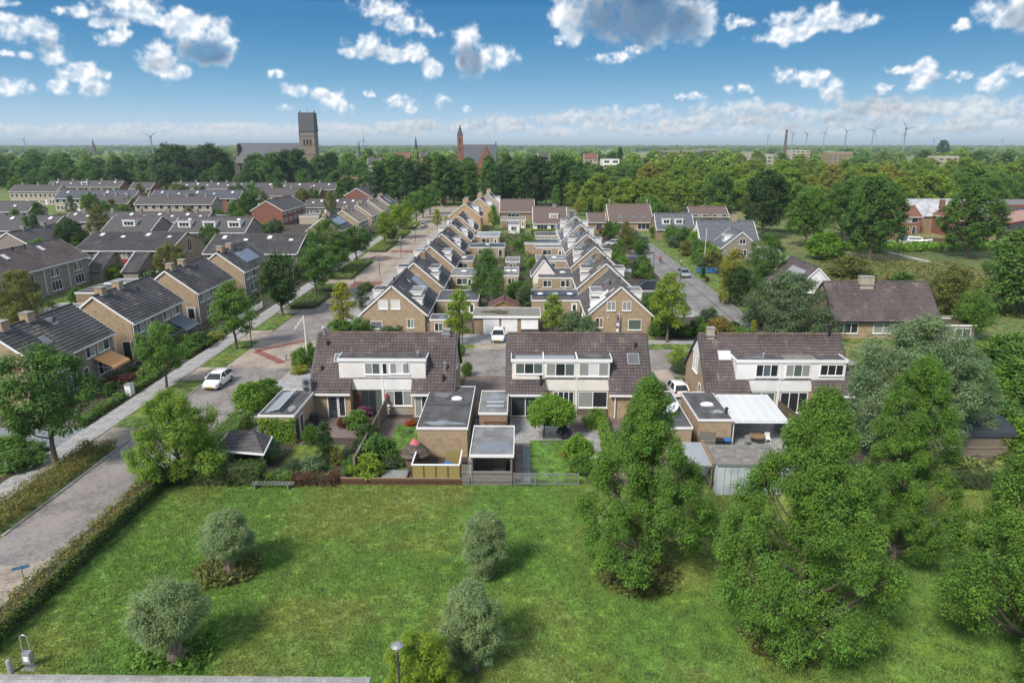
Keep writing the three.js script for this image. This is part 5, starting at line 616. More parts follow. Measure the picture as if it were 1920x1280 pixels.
{ // the garage block at the cross street: mossy gravel roof, two white doors
  const g = flatBlock('garage', 'low garage block with mossy gravel roof and two white doors', 'garage', -6.2, 2.6, -94.8, -90.2, 2.6, { roof: M.gravel, wall: M.brickBrown, trim: M.whiteTrim, lip: .32, out: .3 });
  for (const [x, y, a, b, c] of [[-2.8, 2.548, 1.6, 1.3, 3], [-4.4, 2.55, 1.1, .9, 8]]) { const p = puddle(g, x, -92.5, y, a, b, c); p.material = M.moss; p.name = 'moss_patch'; }
  for (const x of [-3.9, -1.4]) { const d = new B().box(x - 1.08, .02, -90.198, x + 1.08, 2.15, -90.12).build('garage_door', M.white, g); for (let i = 1; i < 5; i++) new B().box(x - 1.05, i * .42, -90.118, x + 1.05, i * .42 + .025, -90.11).build('door_groove', M.zinc, d); new B().box(x + .85, 1, -90.118, x + .95, 1.06, -90.08).build('handle', M.zinc, d); }
  new B().box(.2, .7, -90.198, 2.5, 2.1, -90.14).build('side_panel', M.white, g); new B().box(.2, .02, -90.198, 2.5, .68, -90.15).build('plinth', M.anthracite, g);
}
// flat-roofed extensions and sheds in the inner gardens, each given by the pixels of its roof edge
const yardQ = rng(66);
function yard(label, pl, pr, pf, pb, { h = 2.6, wall = M.brickTan, roof = M.felt, domes = 0, pudd = 0, win: wn = 1, solar = 0, name = 'flat_extension', cat = 'extension' } = {}) {
  const [xl, zf] = gp(pl, pf, h), [xr] = gp(pr, pf, h), [, zb] = gp(pl, pb, h), g = flatBlock(name, label, cat, xl, xr, Math.min(zb, zf - 2.5), zf, h, { wall, roof });
  const zc = (zf + Math.min(zb, zf - 2.5)) / 2; for (let i = 0; i < domes; i++) dome(g, lerp(xl, xr, (i + .6) / (domes + .2)), zc, h - .06, 1.1, .9); if (pudd) puddle(g, lerp(xl, xr, .6), zc, h - .055, (xr - xl) * .22, 1.1, pl); if (wn) for (let i = 0; i < wn; i++) { const a = lerp(xl, xr, (i + .25) / wn), w = Math.min(2, (xr - xl) / wn * .5); win(g, 'f', zf, a, a + w, .9, 2.1, { n: 2, pane: [M.glass, M.glassGreen] }); }
  if (xr - xl > 4) door(g, 'f', zf, xr - 1.4, xr - .5, .05, 2.1, { leaf: yardQ() < .5 ? M.white : M.anthracite, glass: M.glass }); if (solar) for (let i = 0; i < solar; i++) { const s = new B().box(xl + .4 + i * (xr - xl - .8) / solar, h - .04, zc - .9, xl + .3 + (i + 1) * (xr - xl - .8) / solar, h + .12, zc + .9).build('solar_panel', M.panel, g); }
  return g;
}
yard('brick side extension beside the shuttered gable', 806, 838, 598, 588, { pudd: 1, wn: 0 }); yard('flat extension with pale roof sheets behind the shuttered house', 818, 896, 562, 543, { domes: 1, pudd: 1 }); yard('brown brick flat extension behind the leafy birch', 844, 890, 516, 502, { domes: 1, roof: M.feltPale }); yard('flat extension right of the birch with two round skylights', 945, 972, 516, 500, { domes: 2, roof: M.feltPale });
yard('flat extension with white roof domes and solar tubes, right row', 997, 1089, 562, 542, { domes: 3, solar: 4, h: 2.6 }); yard('long flat extension with four-light window, right row', 1010, 1076, 520, 502, { domes: 2, win: 2 }); yard('flat extension with a grey glazed roof and door, right row', 1006, 1076, 488, 478, { domes: 1, pudd: 1, roof: M.feltPale }); yard('long felt-roofed extension with a single dome, left row', 880, 946, 463, 455, { domes: 1, solar: 3 }); yard('flat extension with bluish glass roof, left row', 892, 936, 443, 434, { roof: M.panelPale, wn: 2 }); yard('flat extension with solar panels lying on it, right row', 984, 1050, 456, 447, { solar: 5, roof: M.feltPale }); yard('low pale-roofed extension facing the hedge, right row', 1004, 1044, 441, 434, { roof: M.felt }); yard('white-trimmed flat shed near the weeping shrub, right row', 1004, 1058, 464, 458, { roof: M.feltPale, wn: 0 });
yard('small garden room with white fascia, left row', 850, 886, 488, 478, { roof: M.felt, domes: 1 }); yard('small planked garden room with a pale flat roof', 948, 974, 490, 481, { roof: M.feltPale, wall: M.wood, wn: 0 }); yard('low flat shed beside the tall ornamental tree', 938, 986, 412, 406, { roof: M.gravel, wn: 1 }); yard('long bluish flat roof before the dark wood', 950, 1000, 394, 387, { roof: mat([.22, .32, .38], { roughness: .4 }), wn: 2 }); yard('white flat shed with a large plain door', 953, 974, 421, 414, { wall: M.white, roof: M.feltPale, wn: 0 });
{ const g = gable('garden_house', 'small white-gabled garden house with steep dark roof', { x0: 2.4, x1: 6.2, z0: -121.2, z1: -127, eave: 2.5, ridge: 5.1, wall: M.cream, tiles: true, tone: TONE.dark, seed: 71, category: 'garden house' }); skylight(g, 'r', -123, 5.2, g.roofY(5.2) + .04, 1.3, .6, 1.4, M.glassSky); win(g, 'f', -121.2, 3.6, 5, .6, 2.2, { n: 2, pane: M.glassCurtain }); }
{ const g = gable('garden_house', 'wooden garden shed with a wine-red roof behind the garages', { x0: -4.4, x1: -.4, z0: -97.5, z1: -101, eave: 1.9, ridge: 2.9, axis: 'z', wall: M.woodTan, tiles: false, m: mat([.12, .055, .06]), category: 'shed', gutter: false, trim: M.woodTan }); door(g, 'f', -97.38, -2.9, -1.9, 0, 1.9, { leaf: M.woodTan, frame: M.woodTan }); }
fence('slatted brown fence between the shuttered house and the garages', -12.6, -90.4, -6.6, -90.4, 1.5, M.wood, { posts: 2 });
// ------------------------------------------------------------ taller yellow houses at the far end of the left row
[[871, 384, 8.2, -202, 'yellow brick house with a tall end gable above the left row', M.brickYellow], [898, 374, 8.4, -221, 'yellow brick house with dormers behind the yellow end gable', M.brickYellow], [915, 366, 8.6, -238, 'last yellow brick house before the wood', M.brickPale]].forEach(([px, py, rd, z, lab, w], i) => { const x = az(px, py, z)[0], g = gable('yellow_house', lab, { x0: x - 4.6, x1: x + 4.6, z0: z, z1: z - 13, eave: 4.6, ridge: rd, wall: w, tiles: false, m: i ? M.tileFar : M.tileFarBrown, group: 'yellow brick houses at the far end' }); chimney(g, x, z - 1.2, rd + .1, 1.2, 1.1, 1.2, w); chimney(g, x, z - 8, rd + .1, 1.2, 1.1, 1.2, w); dormer(g, 'r', z - 8, z - 3, x + 4, x + 1, 5, 7.4, { n: 4 }); win(g, 'f', z, x - 2, x + .5, 1, 2.6, { n: 2 }); win(g, 'f', z, x - 1.2, x + 1.2, 4.6, 5.9, { n: 2, pane: M.glassCurtain }); win(g, 'r', x + 4.6, z - 5, z - 2, .6, 2.3, { n: 3 }); });
// ------------------------------------------------------------ terraces left of the street: ridge across the view, each given by its ridge in the photograph
function terrace(label, pl, pr, py, { ridge = 7.6, eave = 5, depth = 9, wall = M.brickGrey, m = M.tileFar, tiles = false, bay = 5.6, chim = 0, lights = 0, panes = [M.glass, M.glassCurtain], floors = 2, group = 'terraces left of the street', seed = 1, trim, dorm = 0 } = {}) {
  const [xl, z] = gp(pl, py, ridge), [xr] = gp(pr, py, ridge), g = gable('terrace_house', label, { x0: xl, x1: xr, z0: z + depth / 2, z1: z - depth / 2, eave, ridge, axis: 'x', wall, m, tiles, seed, group, trim: trim || M.whiteTrim }), n = Math.max(1, Math.round((xr - xl) / bay)), zf = z + depth / 2, w = (xr - xl) / n;
  for (let i = 0; i < n; i++) { const a = xl + i * w; for (let f = 0; f < floors; f++) { win(g, 'f', zf, a + w * .12, a + w * (f ? .88 : .6), .7 + f * 2.55, 2.1 + f * 2.5, { n: 3, pane: panes, sill: false }); } door(g, 'f', zf, a + w * .68, a + w * .84, .05, 2.2, { leaf: i % 2 ? M.white : M.anthracite }); }
  for (let i = 0; i < chim; i++) chimney(g, lerp(xl, xr, (i + .5) / chim), z, ridge + .1, .9, .8, .8, M.brickGrey); for (let i = 0; i < lights; i++) skylight(g, 'f', lerp(xl, xr, (i + .5) / lights), z + 1.3 + (i % 2) * .9, g.roofY(z + 1.3 + (i % 2) * .9) + .04, (ridge - eave) / (depth / 2), .9, i % 2 ? .8 : 1.3, i % 3 ? M.white : M.blind);
  for (let i = 0; i < dorm; i++) { const a = lerp(xl, xr, (i + .5) / dorm); dormer(g, 'f', a - 1.5, a + 1.5, z + depth * .36, z + .8, eave, ridge - .4, { n: 3 }); } return g;
}
{ // the saw-toothed terrace: low roofs sweep down between red and blue window bands
  const g = terrace('grey-roofed saw-toothed terrace with red and blue window bands', 177, 349, 436, { ridge: 7.6, eave: 5.1, depth: 15, floors: 0, wall: M.brickTan, tiles: true, seed: 81, lights: 4 }), { x0, x1, zn } = g.info;
  const bays = [[x0 + .3, x0 + 5.2, M.blueBand], [x0 + 8.4, x0 + 12.2, M.redBand], [x0 + 15.4, x0 + 19.2, M.redBand]]; for (const [a, b, c] of bays) { win(g, 'f', zn, a + .9, b, 3.5, 4.8, { n: 3, pane: [M.glassCurtain, M.glassGreen, M.glassCurtain], sill: false }); new B().box(a + .9, 2.5, zn, b, 3.45, zn + .06).build('band', c, g); win(g, 'f', zn, a + 1, a + 3, .2, 2.4, { n: 2, sill: false, pane: [M.glassCurtain, M.glass] }); }
  for (const a of [x0 + 5.2, x0 + 12.2, x0 + 19]) { slope(g, 'f', a, a + 3.2, zn - .1, 5.2, zn + 6.2, 1.9, { tiles: true, tone: TONE.dark, seed: 83 }); new B().sweep([[zn + .01, 0], [zn + 5.9, 0], [zn + 5.9, 1.9], [zn + .01, 5.0]], 'x', a + .2, a + 3).build('wing_wall', M.brickGrey, g); new B().beam([a - .03, 5.2, zn - .1], [a - .03, 1.86, zn + 6.2], .05, .2, [1, 0, 0]).build('barge_board', M.whiteTrim, g); } win(g, 'r', x1, zn - 9.2, zn - 7.4, 3.8, 6.4, { n: 2 });
}
terrace('grey-roofed terrace whose end gable faces the street', 405, 573, 440, { tiles: true, seed: 84, lights: 4, depth: 13, eave: 4.9, floors: 2 }); terrace('terrace with four slim skylights at the far left', -60, 119, 405, { lights: 5, depth: 13, eave: 4.8 }); terrace('short terrace with a white dormer, between two garden trees', 213, 302, 406, { dorm: 1, depth: 12, eave: 4.8 }); terrace('terrace with a white dormer at its street end', 336, 474, 408, { dorm: 3, lights: 3, depth: 12, eave: 4.8 }); terrace('long terrace with seven skylights and slim chimneys', 133, 396, 398, { chim: 5, lights: 10, ridge: 7 });
terrace('terrace with grey chimneys, screened by pale garden trees', 165, 250, 367, { chim: 4, wall: M.brickPale, ridge: 7.2 }); terrace('terrace with white window bands behind the pale trees', 262, 405, 368.5, { chim: 4, wall: M.brickPale, ridge: 7.2 }); terrace('blue-grey roofed terrace with a white end wall', 112, 260, 357, { m: M.slate, lights: 4, wall: M.brickPale }); terrace('blue-grey roofed terrace with a red brick end', 290, 455, 357, { m: M.slate, lights: 5, wall: M.brickRed });
terrace('pale flats with red brick piers and broad windows', 28, 116, 347, { wall: M.brickPale, ridge: 8, eave: 5.6, chim: 3, panes: [M.glass, M.glassCurtain], bay: 4 }); terrace('dark roofed terrace with red brick gablets', 96, 232, 339, { wall: M.brickRed, chim: 5, lights: 5, dorm: 1 }); terrace('small dark roofed house before the left wood', 250, 290, 342, { wall: M.brickRed }); terrace('dark roofed terrace with white rooflights before the wood', 325, 440, 342, { lights: 6, chim: 4, wall: M.brickRed }); terrace('long dark terrace with red brick end and round rooflights', 440, 632, 343, { lights: 7, chim: 3, wall: M.brickRed }); terrace('long terrace with white window strips, brick end wall', 455, 602, 353, { chim: 4, wall: M.brickRed, panes: [M.glassCurtain, M.blind] }); terrace('low dark terrace with a line of white rooflights', 568, 700, 373, { lights: 9, ridge: 5.6, eave: 3, floors: 1 }); terrace('red-roofed house at the edge of the wood', 635, 672, 331, { m: M.tileFarRed, wall: M.brickRed }); terrace('solar-roofed terrace at the far left edge', -60, 68, 378, { m: M.tileFar, wall: M.brickPale, lights: 2 });
function endHouse(label, px, py, ridge, len, half, wall, { eave = ridge - 3, m = M.tileFar, panes = M.glassCurtain, group } = {}) { const [x, z] = gp(px, py, ridge), g = gable('brick_house', label, { x0: x - half, x1: x + half, z0: z, z1: z - len, eave, ridge, wall, m, tiles: false, group, category: 'house' }), n = Math.round(len / 4.5); for (let i = 0; i < n; i++) for (let f = 0; f < 2; f++) win(g, 'r', x + half, z - (i + .85) * len / n, z - (i + .2) * len / n, .8 + f * 2.4, 2.1 + f * 2.3, { n: 2, pane: panes, sill: false }); for (let i = 0; i < 2; i++) chimney(g, x, z - len * (.3 + i * .4), ridge + .1, .8, .8, .8, wall); return g; }
endHouse('red brick house with five window bays, gable towards the gardens', 498, 377, 7.6, 24, 5, M.brickRed); endHouse('red brick house with gable and long pale window front', 668, 353, 7.6, 30, 5, M.brickRed);
{ // long terrace at the far left, ridge parallel to the street
  const g = gable('terrace_house', 'long grey terrace with a white window strip under its eaves', { x0: -90.5, x1: -80.9, z0: -92, z1: -126, eave: 5, ridge: 8, wall: M.brickGrey, tiles: true, tone: TONE.brown, seed: 86, group: 'terraces left of the street' }); new B().box(-80.9, 4.5, -125.9, -80.86, 4.95, -92.1).build('eaves_band', M.whiteTrim, g); for (let i = 0; i < 5; i++) { const z = -96 - i * 6.4; win(g, 'r', -80.88, z - 2.2, z, 2.9, 4.3, { n: 3, pane: [M.glass, M.glassCurtain] }); win(g, 'r', -80.88, z - 2.4, z + .2, .5, 2.2, { n: 3 }); new B().box(-80.88, .3, z + 1.6, -80.78, 4.9, z + 1.72).build('downpipe', M.whiteTrim, g); } for (const [z, x] of [[-101, -83.6], [-110, -84.2], [-119, -84.4]]) skylight(g, 'r', z, x, g.roofY(x) + .04, .63, 1, 1.4, M.blind); for (const z of [-106, -113, -116]) flue(g, -85, z, g.roofY(-85), .7);
}
endHouse('grey gabled house with a tall narrow window at the far left', 12, 437, 7.6, 16, 5, M.brickGrey, { m: M.tileFar });
// small flat sheds behind the left street houses
[[200, 250, 632, 620, 'flat shed with a pale roof behind the orange-awning house', M.white], [238, 296, 560, 545, 'flat brick garage behind the second street house', M.brickBrown], [55, 135, 588, 568, 'white-fasciaed flat garage left of the chimneyed house', M.brickGrey], [0, 60, 620, 600, 'low dark garage roof at the far left', M.brickGrey], [195, 240, 530, 522, 'pale flat roof behind the chimneys', M.white], [140, 225, 548, 532, 'dark flat garage roof between the gardens', M.brickBrown], [505, 590, 468, 458, 'pale flat garage row behind the junction', M.brickPale], [360, 440, 408, 402, 'row of low garages before the red brick house', M.brickBrown], [560, 640, 405, 399, 'flat garage row with pale roof strips', M.brickPale]].forEach(([a, b, f, k, lab, w], i) => yard(lab, a, b, f, k, { wall: w, roof: i % 2 ? M.felt : M.feltPale, name: 'flat_shed', cat: 'shed', wn: 0, win: 0 }));
// ------------------------------------------------------------ houses right and behind
{ const g = gable('bungalow', 'long brown-tiled house with a broad stone chimney', { x0: 41.6, x1: 55.6, z0: -88.2, z1: -96.6, eave: 2.7, ridge: 6.8, axis: 'x', wall: M.brickTan, tiles: true, tone: TONE.brown, seed: 91, trim: M.black }); chimney(g, 47.1, -92, 6.8, .9, 1.8, 1.0, M.brickPale); win(g, 'f', -88.2, 42.2, 45, .8, 2.2, { n: 3 }); win(g, 'f', -88.2, 47, 49.6, .8, 2.2, { n: 2, pane: M.glassCurtain }); win(g, 'f', -88.2, 51, 54, .8, 2.2, { n: 2 }); const w = flatBlock('house_wing', 'flat mossy-roofed brick wing beside the long brown-tiled house', 'extension', 53.5, 59, -90.6, -86, 2.6, { wall: M.brickGrey, roof: M.moss }); win(w, 'f', -86, 56.4, 58.5, .7, 2.1, { n: 2, pane: M.glassGreen }); const sk = new B().box(55.9, 2.57, -89.6, 57.8, 2.62, -89.2).build('roof_sheet', M.white, w); }
{ const g = gable('white_house', 'white-gabled house with solar panels behind the weeping tree', { x0: 42.4, x1: 49.6, z0: -104.5, z1: -116, eave: 3, ridge: 6.6, wall: M.white, tiles: true, tone: TONE.brown, seed: 92 }); panels(g, 'l', -112, -106.5, 44.4, g.roofY(44.4) + .05, 1, 1.9, 4, M.panelPale); skylight(g, 'l', -107, 43.3, g.roofY(43.3) + .04, 1, .9, 1); win(g, 'f', -104.5, 43.4, 45.6, 1.6, 2.8, { n: 2 }); win(g, 'f', -104.5, 45.2, 46.8, 3.6, 4.8, { n: 2, pane: M.blind }); }
{ const g = gable('villa', 'slate-roofed villa with cream gable and brick chimney', { x0: 42.6, x1: 56, z0: -161, z1: -172, eave: 3, ridge: 7.2, axis: 'x', wall: M.cream, tiles: false, m: M.tileFarBlue }); chimney(g, 51.5, -166.4, 7.2, 1.5, 1.3, 1, M.brickTan); win(g, 'f', -161, 44, 47, .8, 2.3, { n: 3 }); const c = gable('villa_wing', 'blue-grey gabled wing in front of the slate-roofed villa', { x0: 45.2, x1: 53.4, z0: -152.5, z1: -161, eave: 2.8, ridge: 6.2, wall: M.brickGrey, tiles: false, m: M.tileFarBlue }); panels(c, 'l', -158, -154, 47, c.roofY(47) + .05, .83, 1.6, 4, M.panelPale); win(c, 'f', -152.5, 48.6, 50.6, .9, 2.4, { n: 3 }); win(c, 'f', -152.5, 48.8, 50.2, 3.6, 4.8, { n: 2 }); dormer(c, 'l', -157, -154.8, 46.2, 48.4, 3.6, 5.4, { n: 2 }); const d = flatBlock('glass_room', 'garden room with a pale glass roof beside the villa wing', 'extension', 53.6, 57.6, -156, -150, 2.5, { wall: M.white, roof: M.panelPale }); win(d, 'f', -150, 54, 57.2, .3, 2.2, { n: 4, pane: M.glassSky }); }
{ const g = gable('dormer_house', 'blue-grey roofed house with white twin dormers up the right street', { x0: 37, x1: 47, z0: -186, z1: -195, eave: 3, ridge: 6.6, axis: 'x', wall: M.brickBrown, tiles: false, m: M.tileFarBlue }); for (const a of [38.6, 42]) dormer(g, 'f', a, a + 2.2, -187.2, -190, 3.6, 5.6, { n: 2 }); }
{ const g = gable('brown_house', 'brown-roofed house with one white dormer before the wood', { x0: 3.9, x1: 13.6, z0: -202, z1: -211, eave: 2.8, ridge: 7, axis: 'x', wall: M.cream, tiles: false, m: M.tileFarBrown }); dormer(g, 'f', 8.6, 11.2, -203.2, -206, 3.2, 5.4, { n: 3, pane: M.glassCurtain }); chimney(g, 10.2, -206.5, 7, .7, 1.2, .8, M.brickGrey); win(g, 'f', -202, 5, 8, .7, 2.2, { n: 3 }); win(g, 'f', -202, 9, 12, .7, 2.2, { n: 3 }); }
{ const g = gable('brown_house', 'brown-roofed house with three rooflights at the end of the street', { x0: 26.6, x1: 39.6, z0: -205, z1: -222, eave: 2.8, ridge: 7.2, axis: 'x', wall: M.brickTan, tiles: false, m: M.tileFarBrown }); for (const x of [30, 34.2, 37]) skylight(g, 'f', x, -207, g.roofY(-207) + .05, .5, 1.1, 1.4, M.glassSky); win(g, 'f', -205, 28.4, 31, .6, 2.2, { n: 3 }); win(g, 'f', -205, 35, 38.6, .6, 2.2, { n: 3 }); for (const x of [27.4, 39]) flue(g, x, -213.5, 7.2, 1.2, M.zinc, .2); const c = gable('brown_house', 'low brown-roofed side building next to the rooflight house', { x0: 20.6, x1: 26, z0: -209, z1: -216, eave: 2.4, ridge: 4.6, axis: 'x', wall: M.brickBrown, tiles: false, m: M.tileFarBrown }); door(c, 'f', -209, 23, 25, .05, 2, { leaf: M.anthracite }); }
{ const [x, z] = gp(941, 374, 6.6), g = gable('brown_house', 'dark brown roof half hidden before the wood', { x0: x - .5, x1: x + 11, z0: z + 5, z1: z - 5, eave: 3, ridge: 6.6, axis: 'x', wall: M.brickBrown, tiles: false, m: M.tileFarBrown }); win(g, 'f', z + 5, x + 2, x + 6, .8, 2.2, { n: 3 }); }
// canal-side buildings at the right edge
{ const [x, z] = gp(1712, 436), g = gable('canal_house', 'brick canal house with a bright white-grey roof', { x0: x, x1: x + 22, z0: z, z1: z - 14, eave: 5, ridge: 9, axis: 'x', wall: M.brickBrown, tiles: false, m: mat([.48, .50, .53], { roughness: .5, map: TX.stain }) }), h = gable('canal_house', 'red brick house with cream windows beside the canal', { x0: x + 5.2, x1: x + 14, z0: z + 7, z1: z - .5, eave: 5.4, ridge: 8.4, axis: 'z', wall: M.brickRed, tiles: false, m: M.tileFarRed }); win(h, 'f', z + 7, x + 7, x + 8.6, .8, 3, { n: 2, frame: M.cream, pane: M.glassSky }); win(h, 'f', z + 7, x + 10, x + 11.8, .8, 3, { n: 2, frame: M.cream }); win(h, 'f', z + 7, x + 8.6, x + 10, 4.2, 6, { n: 2, frame: M.cream }); chimney(h, x + 6, z + 2, 8, 1.6, 1.2, 1, M.brickRed);
  const [a, c] = gp(1862, 428), r = flatBlock('red_hall', 'red flat-roofed hall with a glazed upper band at the right edge', 'building', a, a + 40, c - 22, c, 7.2, { wall: M.brickRed, roof: M.feltPale, trim: M.brickRed }); for (let i = 0; i < 7; i++) win(r, 'f', c, a + 1 + i * 5, a + 5.4 + i * 5, 4.4, 6.4, { n: 3, pane: M.glassSky, frame: M.anthracite }); const p = gable('red_hall', 'low red-trimmed hall with a shallow gable at the right edge', { x0: a - 6, x1: a + 18, z0: c + 16, z1: c + 2, eave: 3.4, ridge: 5.6, axis: 'z', wall: M.anthracite, tiles: false, m: mat([.34, .22, .19]), trim: M.red, category: 'building' }); win(p, 'f', c + 16, a - 2, a + 14, .8, 2.8, { n: 6, pane: M.glassSky, frame: M.red }); terrace('orange-tiled house behind the big elms', 1668, 1716, 386, { m: M.tileFarRed, wall: M.brickRed, group: undefined }); terrace('long low building under the right wood', 1290, 1360, 388, { wall: M.brickDark, m: M.tileFarBrown, ridge: 6.4, eave: 4, group: undefined }); }

// ------------------------------------------------------------ trees standing alone: foot and top given by their pixels, size follows
const pq = rng(77);
function T(name, k, px, py, top, tint, label, { wide = 1, group, category = 'tree', rot } = {}) { const [x, z] = gp(px, py), h = az(px, top, z)[1], s = h / k.h; return plant(name, k, x, z, { s: s * wide, sy: s, sx: s * wide, rot: rot ?? pq() * 6.28, tint, label, group, category }); }
T('large_tree', K.wing1, 1200, 1078, 708, TINT.mid, 'tall pointed tree with its own ring of rough grass on the lawn', { wide: .92, rot: .6 });
T('large_tree', K.wing2, 1490, 1200, 728, TINT.mid, 'broad drooping tree whose crown almost sweeps the lawn', { wide: .77, rot: 1.2 });
T('large_tree', K.wing3, 1672, 1066, 668, TINT.mid, 'tall egg-shaped tree crowding behind the broad drooping tree', { wide: .74, rot: 2.2 });
T('large_tree', K.wing2, 1955, 1240, 700, TINT.mid, 'drooping tree leaning over the right end of the lawn', { wide: .78, rot: 4.1 });
T('silver_tree', K.silver, 1690, 850, 590, TINT.grey, 'grey-green feathery tree behind the large lawn trees', { wide: 1.05 }); T('silver_tree', K.silver, 1778, 838, 640, TINT.grey, 'smaller grey-green tree over the dark barrel-roofed shed', { wide: .8 });
T('pollard_willow', K.willowA, 330, 1240, 1096, TINT.willow, 'pollard willow with a bare leaning trunk, nearest the sign post', { rot: .5 }); T('pollard_willow', K.willowA, 432, 1078, 962, TINT.willow, 'pollard willow standing in a ring of long brown grass', { rot: 2.4 }); T('pollard_willow', K.willowB, 908, 1082, 964, TINT.willow, 'column-shaped pollard willow in line with the carport', { rot: 1 }); T('pollard_willow', K.willowB, 886, 1250, 1100, TINT.willow, 'column-shaped pollard willow beside the lamp post', { rot: 3 });
{ const z = -25.4, [x, h] = az(782, 1186, z); plant('young_tree', K.lacy, x, z, { s: h / 7.2 * .82, sy: h / 7.2, tint: TINT.lime, label: 'yellow-green young tree beside the lamp post', rot: 1 }); }
T('lacy_tree', K.lacy, 342, 902, 735, [.21, .34, .045], 'layered yellow-green tree on the street corner of the lawn hedge', { wide: 1.0, rot: .4 });
const ST = 'street trees along the left pavement';
T('street_tree', K.ash, 105, 872, 645, TINT.deep, 'airy street tree rising from the bronze planting bed', { group: ST, wide: 1.05 }); T('street_tree', K.ash, 312, 728, 603, TINT.mid, 'street tree on the verge behind the white parked car', { group: ST }); T('street_tree', K.ash2, 443, 655, 528, TINT.mid, 'street tree on the verge beside a slim lamp post', { group: ST, wide: 1.15 }); T('street_tree', K.dense, 530, 592, 475, TINT.dark, 'dark dense round-headed street tree on the third verge', { group: ST });
[[594, 560, 458], [636, 516, 438], [669, 492, 422], [722, 462, 398], [745, 448, 380], [762, 432, 376], [780, 418, 358], [793, 409, 350], [806, 402, 346]].forEach(([x, y, t], i) => T('street_tree', i % 2 ? K.ash2 : K.ash, x, y, t, i < 3 ? TINT.deep : i < 6 ? TINT.lime : TINT.mid, i < 3 ? 'dark street tree in a clipped bed before the junction' : i < 6 ? 'sunlit yellow-green street tree beyond the junction' : 'far street tree near the end of the avenue', { group: ST, wide: i > 2 ? 1.1 : 1.25 }));
[[645, 616, 528, K.upright, TINT.yellow, 'slender yellow-green tree beside the shuttered gable'], [680, 592, 532, K.upright, TINT.blue, 'grey-leaved willow shrub behind the slender yellow tree'], [862, 646, 543, K.upright, TINT.lime, 'slender bright tree before the slatted fence'], [915, 576, 462, K.birch, TINT.deep, 'tall weeping birch between the two gabled rows', 1.2], [1036, 632, 550, K.upright, TINT.lime, 'slender bright tree at the right end of the garages'], [1250, 642, 512, K.ash2, TINT.lime, 'broad bright green tree on the verge of the cross street'], [1222, 618, 548, K.dense, TINT.deep, 'dark round tree against the banner house'], [925, 432, 384, K.upright, TINT.fresh, 'upright glossy tree before the yellow houses'], [1086, 404, 374, K.dense, TINT.yellow, 'golden yellow tree beside the brown-roofed house'], [1042, 388, 345, K.birch, TINT.mid, 'weeping willow with a bare leaning trunk before the wood'], [1172, 485, 415, K.ash2, TINT.olive, 'loose olive tree in the front garden of the right row'], [1430, 446, 318, K.elm, TINT.dark, 'great dark round tree behind the slate-roofed villa'], [1510, 462, 352, K.elm, TINT.mid, 'tall dark tree left of the lone meadow elm'], [1576, 452, 338, K.elm, TINT.park, 'tall tree directly behind the lone meadow elm'], [1630, 490, 330, K.elm, TINT.deep, 'lone meadow elm with a bare pale trunk beside the canal path'], [1812, 484, 345, K.elm, TINT.park, 'large elm in front of the red canal buildings', 1.15], [1900, 590, 425, K.wood1, TINT.park, 'wide green tree at the right edge above the meadow'], [1470, 630, 508, K.weep, TINT.blue, 'weeping beech with pale hanging boughs by the right street', 1.4], [1432, 548, 436, K.silver, TINT.deep, 'dark leafy tree behind the weeping beech'], [1775, 612, 498, K.dense, TINT.olive, 'olive hawthorn behind the long brown-tiled house'], [1818, 640, 545, K.dense, TINT.mid, 'green garden tree at the corner of the mossy wing'], [1965, 770, 600, K.wood3, TINT.mid, 'wide pale tree at the right edge of the meadow'], [1368, 570, 468, K.column, TINT.gold, 'tall yellow-edged conifer beside the right street'], [1385, 575, 500, K.dense, TINT.dark, 'dark evergreen next to the yellow-edged conifer'], [1560, 470, 440, K.bush, TINT.fresh, 'bright willow bush beside the meadow'],
  [75, 482, 400, K.fir, TINT.blue, 'grey-blue cedar among the left terraces'], [138, 490, 412, K.dense, TINT.dark, 'dark tree next to the grey-blue cedar'], [60, 478, 432, K.upright, TINT.lime, 'bright green small tree left of the cedar'], [192, 462, 384, K.ash2, TINT.olive, 'olive-green tree above the saw-toothed terrace'], [384, 464, 425, K.dense, TINT.deep, 'round tree between the two grey-roofed terraces'], [222, 394, 364, K.fir, TINT.dark, 'small dark spruce left of the pale garden trees'], [262, 388, 358, K.fir, TINT.dark, 'small dark spruce among the pale garden trees'], [32, 376, 334, K.dense, TINT.mid, 'bright round tree before the pale flats'], [438, 408, 376, K.column, TINT.fresh, 'narrow bright poplar before the blue-grey terrace'], [478, 410, 343, K.column, TINT.mid, 'tall narrow poplar beside the red brick house'], [465, 412, 360, K.dense, TINT.deep, 'dark round tree beside the tall narrow poplar'], [118, 356, 336, K.dense, TINT.mid, 'round tree before the terrace with red gablets'], [305, 352, 338, K.dense, TINT.fresh, 'bright bushy tree among the dark terraces'], [272, 360, 342, K.dense, TINT.mid, 'leafy tree left of the bright bushy one'], [250, 352, 322, K.ash2, TINT.olive, 'olive tree standing out above the terraces'], [50, 640, 505, K.silver, TINT.olive, 'thin greyish tree in the back garden at the far left'], [560, 470, 455, K.dense, TINT.dark, 'dark evergreen at the foot of the red brick house'], [615, 512, 410, K.silver, TINT.deep, 'leafy garden tree half hiding the first house past the junction'], [735, 455, 420, K.dense, TINT.dark, 'dark garden tree before the pale-roofed house'], [832, 388, 372, K.dense, TINT.red, 'dark red-leaved tree beside the yellow gable'], [820, 430, 392, K.upright, TINT.yellow, 'yellow-green tree in the right pavement of the left street'], [1160, 500, 445, K.birch, TINT.mid, 'tall shrubby tree before the dark parked car']].forEach(([x, y, t, k, c, l, w = 1]) => T(k === K.fir || k === K.column ? 'conifer' : k === K.birch || k === K.weep ? 'weeping_tree' : 'garden_tree', k, x, y, t, c, l, { wide: w }));
